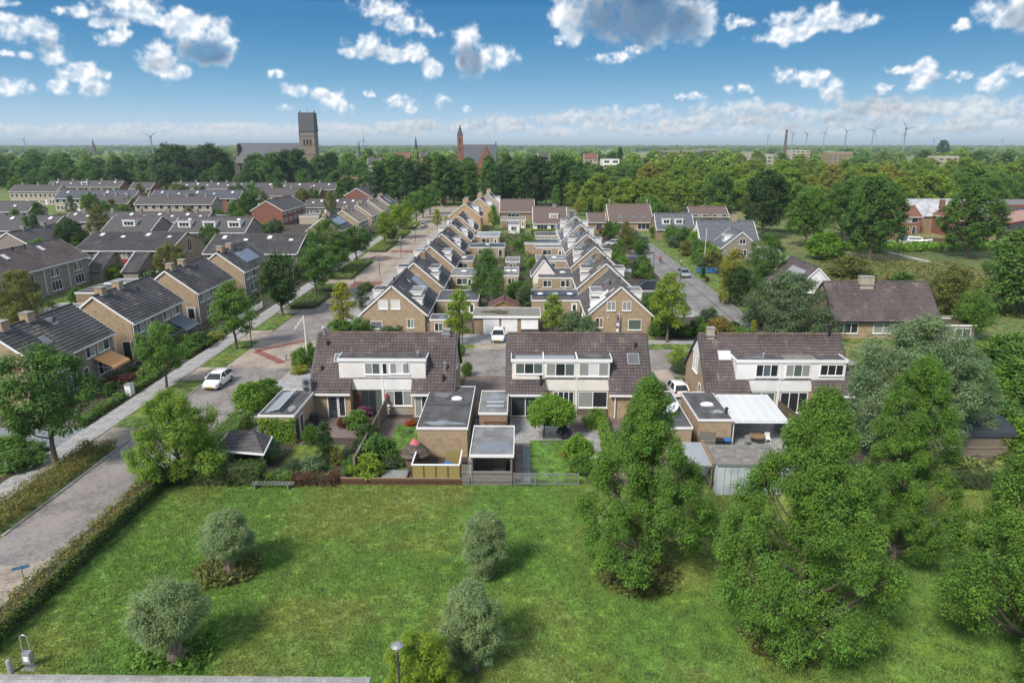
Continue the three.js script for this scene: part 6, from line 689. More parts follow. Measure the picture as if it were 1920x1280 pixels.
[[190, 395, 372], [210, 398, 378], [275, 398, 368], [318, 398, 364], [362, 396, 363], [405, 402, 370]].forEach(([x, y, t]) => T('garden_tree', K.ash2, x, y, t, TINT.olive, 'pale olive garden tree in the line before the chimneyed terrace', { group: 'pale garden trees before the chimneyed terrace', wide: 1.3 }));
[[1128, 404, 370], [1162, 398, 368], [1232, 402, 373], [1265, 408, 384], [1342, 414, 380], [1190, 398, 370]].forEach(([x, y, t]) => T('pollard_willow', K.willowB, x, y, t, TINT.lime, 'pale green pollard willow in the row along the wood', { group: 'pale pollard willows along the wood', wide: 1.6 }));
// ------------------------------------------------------------ woods: trees one can tell apart
function wood(n, p0, p1, z0, z1, t0, t1, kinds, tints, label, group, seed) { const q = rng(seed); for (let i = 0; i < n; i++) { const px = lerp(p0, p1, (i + .2 + .6 * q()) / n), z = lerp(z0, z1, q()), top = lerp(t0, t1, q()), [x, h] = az(px, top, z), k = kinds[Math.floor(q() * kinds.length)], s = clamp(h, 6, 27) / k.h; plant('wood_tree', k, x, z, { s: s * (1 + .35 * q()), sy: s, sx: s * (1 + .35 * q()), rot: q() * 6.28, tint: tints[Math.floor(q() * tints.length)], label, group }); } }
const BR = [K.wood1, K.wood2, K.wood3];
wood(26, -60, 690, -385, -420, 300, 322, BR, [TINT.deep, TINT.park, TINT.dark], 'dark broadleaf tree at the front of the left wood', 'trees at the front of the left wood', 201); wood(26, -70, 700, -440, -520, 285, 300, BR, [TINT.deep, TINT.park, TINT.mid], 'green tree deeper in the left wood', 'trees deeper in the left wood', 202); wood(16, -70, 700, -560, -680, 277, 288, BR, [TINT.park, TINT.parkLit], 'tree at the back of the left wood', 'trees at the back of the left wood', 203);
wood(10, -520, -60, -390, -520, 285, 310, BR, [TINT.deep, TINT.park, TINT.mid], 'tree of the left wood beyond the pale flats', 'trees of the left wood beyond the pale flats', 217); wood(7, 300, 415, -430, -470, 263, 285, [K.wood1], [TINT.dark], 'tall windswept dark tree beside the long church', 'tall dark trees left of the church', 204); wood(9, 470, 560, -400, -440, 277, 300, [K.wood3, K.wood2], [TINT.dark, TINT.deep], 'dark tree hiding the church nave', 'dark trees before the church', 205);
wood(13, 690, 1075, -282, -300, 288, 312, [K.poplar, K.wood2], [TINT.deep, TINT.dark], 'tall poplar in the wood behind the gabled rows', 'tall trees behind the gabled rows', 206); wood(14, 700, 1100, -310, -350, 284, 304, [K.poplar, K.wood2], [TINT.deep, TINT.park], 'tree in the second line behind the gabled rows', 'second line behind the gabled rows', 207); wood(10, 560, 700, -330, -370, 318, 340, BR, [TINT.deep, TINT.park], 'tree in the thicket between the avenue and the church', 'thicket trees by the avenue', 208);
wood(14, 1070, 1420, -262, -290, 318, 340, BR, [TINT.park, TINT.parkLit, TINT.lime], 'green tree at the front of the right wood', 'trees at the front of the right wood', 209); wood(30, 1200, 1960, -300, -345, 304, 330, BR, [TINT.gold, TINT.lime, TINT.lime, TINT.parkLit], 'golden-green tree in the right wood', 'golden-green trees of the right wood', 210); wood(26, 1240, 2000, -360, -460, 290, 308, BR, [TINT.parkLit, TINT.lime, TINT.lime], 'sunlit tree deeper in the right wood', 'trees deeper in the right wood', 211); wood(14, 1420, 1900, -232, -262, 322, 356, [K.wood1, K.elm, K.wood3], [TINT.mid, TINT.lime, TINT.parkLit], 'pale leafy tree before the golden wood', 'pale trees before the golden wood', 212); wood(8, 1780, 2000, -250, -330, 300, 330, BR, [TINT.park, TINT.mid], 'green tree at the far right of the wood', 'far right trees of the wood', 213);  // sunshine on the right wood is put into its yellow-green leaf tints
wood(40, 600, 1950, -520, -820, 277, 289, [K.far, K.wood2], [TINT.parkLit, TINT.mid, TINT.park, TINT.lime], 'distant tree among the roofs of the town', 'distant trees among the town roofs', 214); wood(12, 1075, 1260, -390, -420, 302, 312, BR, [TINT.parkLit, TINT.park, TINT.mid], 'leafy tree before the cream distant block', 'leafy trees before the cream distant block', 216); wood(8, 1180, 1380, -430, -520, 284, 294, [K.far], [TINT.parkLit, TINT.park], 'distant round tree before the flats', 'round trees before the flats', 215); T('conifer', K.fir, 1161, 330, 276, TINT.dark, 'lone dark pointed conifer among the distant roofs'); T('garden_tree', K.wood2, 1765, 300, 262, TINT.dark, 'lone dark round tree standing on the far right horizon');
{ // the far-off country: woods and hedgerows that read as one mass
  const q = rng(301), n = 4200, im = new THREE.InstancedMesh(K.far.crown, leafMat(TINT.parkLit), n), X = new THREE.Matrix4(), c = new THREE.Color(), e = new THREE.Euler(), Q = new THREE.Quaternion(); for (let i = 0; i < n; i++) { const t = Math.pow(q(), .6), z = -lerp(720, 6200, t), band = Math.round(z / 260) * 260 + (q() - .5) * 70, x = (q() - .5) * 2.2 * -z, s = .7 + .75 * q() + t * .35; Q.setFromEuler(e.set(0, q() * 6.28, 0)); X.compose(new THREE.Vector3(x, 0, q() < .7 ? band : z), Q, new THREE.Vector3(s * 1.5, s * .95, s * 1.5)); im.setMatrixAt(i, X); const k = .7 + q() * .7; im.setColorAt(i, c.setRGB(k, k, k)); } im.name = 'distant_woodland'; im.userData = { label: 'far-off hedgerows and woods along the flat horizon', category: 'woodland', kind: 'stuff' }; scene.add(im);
}
// ------------------------------------------------------------ hedges and garden shrubs
hedge(-28.15, -26.75, -27.6, -47.5, 1.3, { label: 'long clipped hedge with bronze tops dividing lawn and street', tint: TINT.hedge, top: [.24, .225, .06], dens: 120, seed: 3 }); hedge(-26.6, -19.6, -46.4, -47.9, 1.7, { label: 'tall dark hedge behind the lying ladder', tint: TINT.hedge, dens: 110 }); hedge(-17.2, -13.8, -46.5, -47.4, .95, { label: 'low reddish-brown clipped hedge along the lawn', tint: TINT.red, dens: 110 }); hedge(-19.4, -17.4, -46.6, -47.4, 1.0, { label: 'low green clipped hedge left of the reddish one', tint: TINT.mid, dens: 110 });
hedge(-26.3, -24.4, -50, -58, 1.7, { label: 'bulky green hedge along the street side of the solar shed', tint: TINT.mid }); hedge(-41, -40.1, -57.6, -65.4, .8, { label: 'clipped hedge in front of the orange-awning house', tint: TINT.mid }); hedge(-41, -40.1, -66.8, -72.6, .75, { label: 'second clipped hedge before the orange-awning house', tint: TINT.mid }); hedge(-41, -40.1, -78, -87, .8, { label: 'clipped hedge before the house with the slate sunshade', tint: TINT.mid }); hedge(-44.5, -40.2, -73, -73.8, .8, { label: 'short hedge between the first two street houses', tint: TINT.hedge }); hedge(-49, -40.2, -52, -52.9, .9, { label: 'low hedge beside the blue-grey drive', tint: TINT.hedge }); hedge(-43.6, -40.2, -45.2, -46, .9, { label: 'dark red hedge end at the far left pavement', tint: TINT.red }); hedge(7.1, 7.8, -59.5, -49, 1.5, { label: 'thin clipped hedge between the clipped-tree garden and its neighbour', tint: TINT.fresh }); hedge(34.8, 36, -92, -99, 1.2, { label: 'hedge along the right street kerb', tint: TINT.hedge }); hedge(50, 59, -79.5, -83, 1.3, { label: 'broad yellow-green hedge before the mossy wing', tint: TINT.hedge, top: TINT.lime }); hedge(3, 10, -196, -198, 1.6, { label: 'bright clipped hedge before the brown-roofed house', tint: TINT.lime }); hedge(22, 32, -47.6, -48.8, 1.3, { label: 'dark hedge at the lawn edge behind the large trees', tint: TINT.dark }); hedge(32, 46, -46.5, -47.6, 1.2, { label: 'hedge along the far right lawn edge', tint: TINT.dark });
[[-104.5, -114], [-117, -122.5], [-128.5, -149], [-163, -181], [-186, -203], [-208, -226]].forEach(([a, b], i) => hedge(-36.6, -32.2, a, b, .75, { label: ['clipped street bed with pink shrubs, nearest the third verge', 'short clipped street bed beside the red brick band', 'long clipped street bed before the junction', 'yellow-green clipped bed beyond the junction', 'small sunlit clipped bed further up the street', 'last clipped bed of the street'][i], tint: i > 2 ? TINT.mid : TINT.hedge, top: i > 1 ? TINT.lime : TINT.mid, dens: 26, L: .2, name: 'clipped_bed', category: 'hedge', group: 'clipped street beds' }));
cover('ground_cover', 'bronze-green low shrubs filling the bed by the street kerb', -37.3, -34.5, -39.6, -53.5, .8, { tint: [.235, .225, .06], dens: 34, L: .15, seed: 11 }); cover('rough_grass', 'ring of long brownish grass around the standing willow', -19.6, -16, -34, -38, .45, { tint: [.19, .21, .06], dens: 24, L: .3, seed: 12, inside: (x, z) => ((x + 17.7) / 1.8) ** 2 + ((z + 35.8) / 1.7) ** 2 < 1 }); cover('rough_grass', 'ring of rough brownish grass under the tall pointed tree', 4.6, 9.8, -33.4, -38, .35, { tint: [.17, .20, .06], dens: 20, L: .24, seed: 13, inside: (x, z) => ((x - 7.2) / 2.4) ** 2 + ((z + 35.4) / 2) ** 2 < 1 }); cover('rough_grass', 'rough grass around the trunk of the broad drooping tree', 11.6, 16.8, -28, -32.6, .35, { tint: [.17, .20, .06], dens: 20, L: .24, seed: 14, inside: (x, z) => ((x - 14.2) / 2.5) ** 2 + ((z + 30.2) / 2.1) ** 2 < 1 }); cover('rough_grass', 'tuft of rough grass at the foot of the leaning willow', -19.6, -15.6, -27.6, -30, .4, { tint: TINT.mid, dens: 14, L: .3, seed: 15 }); cover('reeds', 'reeds and tall weeds along the canal bank', 80, 122, -163, -175, 1.4, { tint: TINT.fresh, dens: 1.6, L: .7, per: 12, seed: 16, inside: (x, z) => Math.abs(z + 169 + (x - 100) * .12) < 4 }); cover('meadow_grass', 'long yellowish meadow grass on the right', 40, 95, -100, -150, .22, { tint: [.24, .27, .09], dens: 2.2, L: .4, per: 10, seed: 17 }); cover('meadow_grass', 'meadow grass behind the large lawn trees', 34, 62, -50, -78, .25, { tint: [.2, .27, .08], dens: 2.5, L: .45, per: 10, seed: 18 }); cover('bedding_plants', 'low mixed flower beds of the front gardens', -18, -9, -47.3, -53, .5, { tint: TINT.mid, dens: 3, seed: 19, inside: (x, z) => x < -15 ? z > -48.3 : x < -11.5 }); cover('bedding_plants', 'low planting in the inner gardens between the rows', -12, 9, -98, -198, .9, { tint: TINT.mid, dens: .55, L: .4, per: 12, seed: 20 }); cover('bedding_plants', 'front garden planting of the left street houses', -45.6, -41, -58, -126, .7, { tint: TINT.deep, dens: 1.2, L: .3, seed: 21 });
// single shrubs: pixel of the foot, width and height in pixels
function S(px, py, w, h, k, tint, label, category = 'shrub', group) { const [x, z] = gp(px, py), f = Math.hypot(x, z, HC) / FL * .97, wm = w * f, hm = h * f; return plant(category === 'shrub' ? 'shrub' : category.replace(' ', '_'), k, x, z, { s: wm / 2, sx: wm / 2, sy: hm / k.h, tint, label, category, group, rot: pq() * 6 }); }
[[503, 752, 44, 40, K.bush2, TINT.mid, 'round green shrub by the driveway of the first pair'], [472, 772, 54, 52, K.bush2, TINT.fresh, 'larger leafy shrub left of the solar shed'], [563, 700, 30, 16, K.bush, TINT.gold, 'low yellow-flowering shrub under the flagpole'], [566, 690, 34, 36, K.bush2, TINT.mid, 'green shrub behind the yellow-flowering one'], [583, 680, 24, 36, K.bush2, TINT.fresh, 'upright shrub at the roof edge of the first pair'], [611, 868, 38, 80, K.column, TINT.dark, 'dark columnar yew in the garden of the first pair'], [583, 832, 34, 34, K.plume, TINT.mid, 'fountain of ornamental grass by the terrace'], [505, 862, 46, 40, K.bush2, TINT.grey, 'silver-leaved shrub beside the shingled shelter'], [552, 888, 44, 26, K.plume, TINT.blue, 'mound of blue-green grass near the low hedge'], [585, 886, 40, 30, K.bush2, TINT.grey, 'white-leaved shrub beside the glass ball'], [633, 870, 26, 34, K.bush, TINT.olive, 'dry pale shrub before the plank screen'], [688, 892, 60, 40, K.bush2, TINT.lime, 'yellow-green shrub behind the plank wall'], [665, 888, 40, 34, K.bush2, TINT.deep, 'deep green shrub at the corner of the plank wall'], [712, 870, 60, 56, K.bush2, TINT.deep, 'tall dark shrub beside the cold frame'], [735, 878, 34, 26, K.bush, TINT.blue, 'blue-green shrub left of the cold frame'], [692, 842, 50, 46, K.bush2, TINT.dark, 'dark shrub along the plank screen'], [668, 800, 44, 30, K.bush2, TINT.mid, 'loose shrub in the bed of the first garden'], [645, 800, 26, 18, K.bush, TINT.red, 'small red-leaved shrub in the first garden'], [683, 780, 26, 18, K.bush2, [.30, .12, .20], 'pink-flowering shrub at the end of the screen'], [666, 774, 10, 10, K.bush, [.5, .14, .03], 'small orange-flowering pot plant on the terrace'], [770, 798, 20, 12, K.bush, [.45, .10, .03], 'orange-red flowering plants beside the narrow lawn'], [768, 812, 12, 9, K.bush, TINT.grey, 'small grey pot plant beside the narrow lawn'], [876, 705, 26, 26, K.plume, TINT.mid, 'big tuft of ornamental grass at the drive of the second pair'], [866, 668, 10, 22, K.bush2, TINT.fresh, 'young shrub at the corner of the first pair'], [1058, 822, 24, 28, K.bush2, [.14, .14, .19], 'blue-flowering lavender mound by the clipped-tree lawn'], [1066, 852, 30, 9, K.bush, TINT.gold, 'low yellowish grass plants in the pale terrace bed'], [1115, 800, 42, 34, K.bush2, TINT.mid, 'shrub bed behind the thin hedge'], [1085, 860, 50, 46, K.bush2, TINT.fresh, 'bright leafy shrub at the end of the thin hedge'], [1090, 885, 44, 34, K.bush2, TINT.mid, 'loose shrub left of the tall pointed tree'], [1340, 912, 30, 40, K.bush, TINT.hedge, 'dark rounded shrub at the corner of the pale blue shed'], [955, 888, 12, 26, K.plume, [.3, .25, .16], 'dry pampas tuft beside the carport'],
  [1270, 680, 36, 30, K.bush, TINT.lime, 'yellow-green round shrub left of the third pair'], [1275, 700, 36, 22, K.plume, TINT.blue, 'blue-green grass mound left of the third pair'], [1330, 622, 44, 42, K.bush2, TINT.blue, 'large loose shrub at the street corner'], [1350, 634, 50, 36, K.bush2, TINT.bronze, 'bronze-leaved shrub behind the third pair'], [1412, 636, 26, 36, K.cone, TINT.yellow, 'golden dwarf conifer behind the third pair'], [1385, 638, 40, 26, K.bush, TINT.mid, 'round shrub left of the golden conifer'], [1480, 632, 34, 10, K.bush, TINT.gold, 'low golden cushion below the weeping beech'], [1540, 640, 28, 20, K.bush, TINT.blue, 'grey-green shrub beside the flue of the third pair'], [680, 622, 44, 30, K.bush, TINT.deep, 'dark shrub at the left foot of the shuttered gable'], [638, 620, 40, 22, K.bush2, TINT.mid, 'shrub below the slender yellow tree'], [728, 624, 40, 14, K.bush, TINT.blue, 'low grey shrub under the shuttered windows'], [752, 622, 24, 18, K.bush, TINT.deep, 'dark shrub under the shuttered windows'], [938, 582, 26, 34, K.fir, TINT.dark, 'dark conifer shrub behind the garages'], [985, 582, 40, 46, K.bush2, TINT.blue, 'blue-grey shrub behind the garages'], [970, 558, 40, 30, K.bush2, TINT.mid, 'rounded shrub between the extensions'], [1075, 630, 50, 46, K.bush2, TINT.grey, 'grey olive shrub beside the banner house'], [1100, 632, 36, 40, K.bush2, TINT.grey, 'second grey olive shrub beside the banner house'], [1188, 522, 12, 34, K.column, TINT.dark, 'dark columnar yew at the drive of the dark car'], [1168, 502, 26, 24, K.bush, TINT.fresh, 'round bright shrub beside the columnar yew'], [1212, 515, 26, 22, K.bush, TINT.blue, 'round grey shrub behind the dark car'], [1222, 528, 18, 14, K.bush, TINT.hedge, 'clipped ball at the end of the dark car drive'], [1318, 520, 14, 20, K.cone, TINT.dark, 'small clipped cone beside the blue bins'], [1326, 528, 10, 9, K.bush, TINT.red, 'small red-leaved ball at the gravel edge'], [1800, 532, 10, 16, K.cone, TINT.dark, 'small dark cone on the meadow edge'], [1663, 528, 9, 14, K.cone, TINT.bronze, 'small brown cone on the meadow edge'], [1636, 530, 12, 12, K.bush, TINT.dark, 'clipped dark ball on the meadow edge'], [1692, 530, 30, 16, K.bush2, TINT.deep, 'dark spreading shrub on the meadow edge'], [1548, 486, 60, 44, K.bush2, TINT.fresh, 'bright willow thicket left of the meadow'], [1590, 520, 60, 34, K.bush2, TINT.olive, 'olive thicket at the meadow corner'], [1000, 500, 26, 16, K.bush2, TINT.fresh, 'green shrub before the long extension'], [1015, 498, 20, 14, K.bush, TINT.fresh, 'round clipped bush before the four-light window'], [985, 470, 46, 28, K.bush2, TINT.mid, 'bushy growth in the middle of the inner gardens'], [1004, 428, 14, 18, K.bush, TINT.dark, 'dark round shrub before the brown-roofed house'], [1024, 430, 14, 9, K.bush, TINT.mid, 'clipped round shrub before the brown-roofed house'], [985, 402, 20, 16, K.bush2, TINT.fresh, 'fresh shrub under the wood edge'], [850, 420, 30, 20, K.bush2, TINT.lime, 'yellow-green shrub at the end of the left row'], [405, 636, 30, 14, K.bush, TINT.gold, 'yellow-flowering bed by the pavement corner'], [375, 650, 40, 24, K.bush2, TINT.deep, 'dark shrub in the garden of the sunshade house'], [352, 660, 34, 18, K.bush2, TINT.mid, 'green shrub in the garden of the sunshade house'], [210, 742, 40, 24, K.cone, TINT.dark, 'dark spreading conifer in the awning garden'], [236, 716, 34, 14, K.bush, TINT.red, 'red-leaved shrub in the awning garden'], [212, 720, 20, 12, K.bush, [.28, .06, .08], 'crimson-flowering shrub under the orange awning'], [275, 705, 30, 14, K.bush2, TINT.olive, 'pale shrub near the clipped hedge'], [20, 850, 50, 26, K.bush2, TINT.mid, 'shrub at the far left garden'], [40, 875, 60, 26, K.bush2, TINT.deep, 'dark garden shrub beside the far left path'], [98, 655, 44, 20, K.bush2, TINT.deep, 'garden shrub behind the first street house'], [110, 578, 34, 12, K.bush2, TINT.lime, 'bright shrub on the garage edge behind the chimneys'], [146, 568, 24, 24, K.bush2, TINT.deep, 'round shrub behind the second street house'], [208, 522, 40, 22, K.bush2, TINT.lime, 'bright shrub below the red window bands'], [275, 525, 30, 16, K.bush2, TINT.grey, 'pale shrub before the saw-toothed terrace'], [690, 545, 22, 16, K.bush2, TINT.deep, 'small shrub at the fronts of the left row'], [660, 470, 26, 26, K.bush2, TINT.dark, 'dark garden shrub past the junction'], [585, 470, 40, 30, K.bush2, TINT.deep, 'garden thicket left of the avenue'], [545, 495, 40, 30, K.bush2, TINT.mid, 'garden shrub beside the avenue gardens'], [670, 405, 24, 14, K.bush2, TINT.red, 'dark red shrub behind the avenue houses'], [610, 400, 30, 12, K.bush, TINT.deep, 'dark hedge-like shrub before the low terrace']].forEach((a) => S(...a));
for (let i = 0; i < 34; i++) { const q = rng(500 + i), t = i / 33, px = lerp(1215, 1345, t) + (q() - .5) * 44, py = lerp(432, 528, t) - 8 - q() * 26; S(px, py, 26 + q() * 16, 20 + q() * 18, i % 3 ? K.bush2 : K.bush, [TINT.mid, TINT.deep, TINT.fresh, TINT.blue, TINT.olive][i % 5], 'garden shrub massed along the right street', 'shrub', 'shrubs massed along the right street'); }
for (let i = 0; i < 14; i++) { const q = rng(600 + i); S(1150 + q() * 60 - i * 1.2, 530 - i * 9, 22 + q() * 12, 18 + q() * 14, i % 2 ? K.bush2 : K.bush, [TINT.deep, TINT.mid, TINT.blue][i % 3], 'front garden shrub of the right row', 'shrub', 'front garden shrubs of the right row'); }
for (let i = 0; i < 6; i++) { const q = rng(700 + i); S(1880 + q() * 70, 700 + i * 30, 60 + q() * 40, 46 + q() * 30, K.bush2, [TINT.mid, TINT.deep, TINT.fresh][i % 3], 'shrub in the thicket at the right meadow edge', 'shrub', 'thicket at the right meadow edge'); }
for (let i = 0; i < 12; i++) { const q = rng(800 + i); S(1228 + i * 13 + q() * 8, 634 - q() * 6, 28, 20 + q() * 16, i % 2 ? K.bush2 : K.bush, [TINT.deep, TINT.mid, TINT.dark][i % 3], 'shrub in the dark border along the cross street', 'shrub', 'dark border along the cross street'); }

for (let i = 0; i < 90; i++) { const q = rng(900 + i), x = -lerp(54, 160, q()), z = -lerp(118, 320, (i + q()) / 90), k = [K.ash2, K.dense, K.upright, K.bush2][i % 4], h = k === K.bush2 ? 2.8 : 4.5 + q() * 5.5; plant('garden_tree', k, x, z, { s: h / k.h * (k === K.bush2 ? 1.5 : 1), sy: h / k.h, rot: q() * 6, tint: [TINT.mid, TINT.olive, TINT.deep, TINT.park, TINT.blue][i % 5], label: 'small tree in the back gardens between the left terraces', group: 'small trees between the left terraces' }); }

// ------------------------------------------------------------ vehicles
function loft(stations, close = true) { const b = []; const g = new B(); for (let i = 0; i < stations.length - 1; i++) { const A = stations[i], C = stations[i + 1], n = A.length; for (let k = 0; k < n; k++) { const j = (k + 1) % n; g.quad(A[k], A[j], C[j], C[k]); } } if (close) for (const [S, f] of [[stations[0], 1], [stations[stations.length - 1], -1]]) for (let k = 1; k < S.length - 1; k++) f > 0 ? g.tri(S[0], S[k + 1], S[k]) : g.tri(S[0], S[k], S[k + 1]); return g; }
function car(label, px, py, turn, paint, { L = 4.1, W = 1.78, Hh = 1.52, suv = 0, y = .02, at } = {}) {
  const [x, z] = at || gp(px, py), g = thing('parked_car', label, 'car', [x, y, z]); g.rotation.y = turn; g.org = [0, 0, 0];
  const w = W / 2, k = L / 4.1, pm = new THREE.MeshPhysicalMaterial({ color: col(...paint), roughness: .35, clearcoat: .8, clearcoatRoughness: .08, metalness: paint[0] > .5 ? 0 : .3 }), bl = .92 + suv * .12;
  const sec = (zz, ww, yb, yt) => [[-ww * .86, yb, zz], [-ww, yb + .16, zz], [-ww, yt - .2, zz], [-ww * .94, yt - .04, zz], [-ww * .6, yt, zz], [ww * .6, yt, zz], [ww * .94, yt - .04, zz], [ww, yt - .2, zz], [ww, yb + .16, zz], [ww * .86, yb, zz]];
  const st = [[-2.06, .70, .34, .60], [-1.98, .84, .24, .70], [-1.6, .97, .2, .82], [-1.0, .995, .2, bl - .02], [-.2, 1, .2, bl], [.9, 1, .2, bl + .03], [1.7, .97, .2, bl + .04], [1.98, .90, .26, bl - .02], [2.05, .80, .36, .72]].map(([zz, f, yb, yt]) => sec(zz * k, w * f, yb, yt));
  const bg = toCreasedNormals(loft(st).geo(), .6), body = new THREE.Mesh(bg, pm); body.name = 'body'; g.add(body);
  const zb0 = -1.05 * k, zb1 = 1.95 * k, zt0 = -.38 * k, zt1 = 1.38 * k, wb = w * .93, wt = w * .72, yt = Hh - .07, c = { a: [-wb, bl - .03, zb0], b: [wb, bl - .03, zb0], c: [wb, bl, zb1], d: [-wb, bl, zb1], A: [-wt, yt, zt0], B: [wt, yt, zt0], C: [wt, yt, zt1], D: [-wt, yt, zt1] };
  for (const [n, q] of [['windscreen', ['b', 'a', 'A', 'B']], ['side_window', ['a', 'd', 'D', 'A']], ['rear_window', ['d', 'c', 'C', 'D']], ['side_window', ['c', 'b', 'B', 'C']]]) new B().quad(...q.map((i) => c[i])).build(n, M.glass, g);
  const rf = [[zt0 - .06, wt * .98, yt - .03], [zt0 + .15, wt * 1.02, yt + .05], [(zt0 + zt1) / 2, wt * 1.04, yt + .075], [zt1 - .1, wt * 1.02, yt + .05], [zt1 + .12, wt * .96, yt - .02]].map(([zz, ww, yy]) => [[-ww, yy - .05, zz], [-ww * .9, yy, zz], [ww * .9, yy, zz], [ww, yy - .05, zz]]), rm = new THREE.Mesh(toCreasedNormals(loft(rf).geo(), .7), pm); rm.name = 'roof'; g.add(rm);
  for (const s of [-1, 1]) { const p = new B(), bs = [[zb0, zt0], [.28 * k, .3 * k], [zb1, zt1]]; for (const [z0, z1] of bs) p.beam([s * wb * 1.003, bl - .02, z0], [s * wt * 1.01, yt, z1], z0 > 1 ? .16 : .07, .06); p.build('pillar', pm, g); new B().box(s * w * .98, bl + .02, zb0 + .32, s * (w + .16), bl + .16, zb0 + .46).build('mirror', pm, g); new B().box(s * w * .55, .56, -2.03 * k, s * w * .88, .70, -1.93 * k).build('headlight', M.lampGlass, g); new B().box(s * w * .62, .68, 1.98 * k, s * w * .92, .9, 2.05 * k).build('tail_light', M.redLens, g);
    for (const zz of [-1.28 * k, 1.28 * k]) { const t = new B().tube([s * (w - .2), .31, zz], [s * (w + .012), .31, zz], .325, .325, 18).build('wheel', M.rubber, g); new B().tube([s * (w + .013), .31, zz], [s * (w + .022), .31, zz], .2, .2, 12).build('rim', M.zinc, t); } }
  new B().box(-.26, .42, -2.085 * k, .26, .53, -2.06 * k).build('number_plate', M.plate, g); new B().box(-.26, .62, 2.05 * k, .26, .73, 2.075 * k).build('number_plate', M.plate, g); new B().box(-w * .6, .3, -2.075 * k, w * .6, .4, -2.04 * k).build('grille', M.black, g); return g;
}
const wh = [.78, .79, .80], PI = Math.PI;
car('white hatchback parked on the left street carriageway', 402, 731, PI - .04, wh, { L: 4.15, suv: .5, at: [-32.55, -69.2] }); car('white hatchback in front of the white garage door', 935, 632, PI, wh, { at: [-2.85, -87.4] }); car('small white hatchback with red tail lights beside the third pair', 1272, 735, .12, wh, { L: 3.5, W: 1.65, at: [16.3, -67.0] }); car('blue-grey hatchback half hidden behind the second pair', 1222, 735, PI, [.10, .14, .20], { at: [13.7, -68.4] }); car('dark grey estate car on a drive off the right street', 1198, 528, PI / 2 + .1, [.05, .055, .07], { L: 4.6, suv: 1, Hh: 1.65, at: [22.8, -120.4] }); car('silver-blue car driving up the right street', 1276, 517, PI, [.32, .36, .42], { at: [32.3, -133] }); car('dark car parked first in the pair up the right street', 1208, 452, 0, [.06, .07, .09], { at: [33, -182] }); car('dark car parked second in the pair up the right street', 1197, 446, 0, [.09, .10, .12], { at: [31, -191] }); car('white car half hidden by shrubs in the right front gardens', 1143, 455, PI / 2, [.55, .57, .6], { at: [24, -176] }); car('dark red car on the drive of the rooflight house', 1126, 432, 0, [.10, .02, .025], { at: [24, -202] }); car('silver car parked far along the left street', 795, 425, 0, [.50, .52, .54], { at: [-30.4, -216] }); car('black car on a drive beyond the junction', 683, 448, PI / 2, [.02, .02, .025], { at: [-41.8, -183] }); car('dark blue car on the next drive beyond the junction', 700, 445, PI / 2, [.03, .035, .06], { at: [-40.8, -199] }); car('dark car on the drive of the orange-awning house', 325, 690, PI / 2, [.03, .03, .035], { at: [-42.6, -75.5] }); car('pale blue car at the corner of the first pair', 863, 652, PI, [.30, .40, .46], { at: [-8.4, -81] }); car('pale car on the far road before the wood', 1230, 394, PI / 2, [.55, .57, .6], { at: [52, -272] }); car('pale car behind the white-gabled house', 1590, 525, PI / 2, [.5, .56, .62], { at: [52.5, -112] });
// ------------------------------------------------------------ street lamps, bollards, signs, small street things
function lamp(label, x, z, h = 4.6, { disc = true, c = M.anthracite } = {}) { const g = thing('street_lamp', label, 'street lamp', [x, 0, z], 'slim street lamps'); new B().tube([x, 0, z], [x, h, z], .06, .045, 10).build('pole', c, g); if (disc) { const t = new B(); t.tube([x, h + .25, z], [x, h + .33, z], .27, .14, 20); t.tube([x, h + .19, z], [x, h + .249, z], .25, .27, 20); t.build('lamp_cap', M.zinc, g); new B().tube([x, h + .002, z], [x, h + .188, z], .09, .16, 14).build('lamp_glass', M.lampGlass, g); } else { new B().tube([x, h, z], [x, h + .4, z], .15, .19, 12).build('lamp_head', M.lampGlass, g); new B().tube([x, h + .402, z], [x, h + .48, z], .24, .08, 12).build('lamp_cap', c, g); } return g; }
{ const z = -24.2, [x, h] = az(744, 1208, z); lamp('street lamp with a flat round cap beside the yellow-green young tree', x, z, h - .3); }
[[472, 652, 'slim street lamp on the second verge'], [665, 533, 'slim street lamp beside the red brick band'], [712, 518, 'slim street lamp before the left row'], [752, 484, 'slim street lamp at the sunlit junction'], [779, 455, 'slim street lamp far along the left street'], [1225, 512, 'slim street lamp in the middle of the right street kerb'], [1275, 535, 'slim street lamp near the silver-blue car'], [867, 648, 'slim street lamp beside the slender bright tree'], [1685, 480, 'slim lamp beside the canal path'], [760, 438, 'slim street lamp near the silver parked car']].forEach(([px, py, l]) => { const [x, z] = gp(px, py); lamp(l, x, z, 4.4, { disc: false }); });
[[1305, 470, 7.5, 'tall white flagpole in front of the villa'], [1320, 500, 8, 'tall white flagpole beside the blue bins']].forEach(([px, py, h, l]) => { const [x, z] = gp(px, py), g = thing('flagpole', l, 'flagpole', [x, 0, z]); new B().tube([x, 0, z], [x, h, z], .07, .04, 8).build('pole', M.whiteTrim, g); new B().tube([x, h + .001, z], [x, h + .12, z], .07, .02, 8).build('finial', M.whiteTrim, g); });
[[576, 641, 'short stone bollard at the end of the red band'], [536, 676, 'short stone bollard at the near corner of the red band'], [427, 622, 'dark bollard at the pavement corner'], [20, 1262, 'low round stone post by the hedge end']].forEach(([px, py, l]) => { const [x, z] = gp(px, py), g = thing('bollard', l, 'bollard', [x, 0, z]); new B().tube([x, 0, z], [x, .75, z], .15, .13, 12).build('post', M.kerb, g); new B().tube([x, .751, z], [x, .84, z], .13, .06, 12).build('cap', M.kerb, g); });
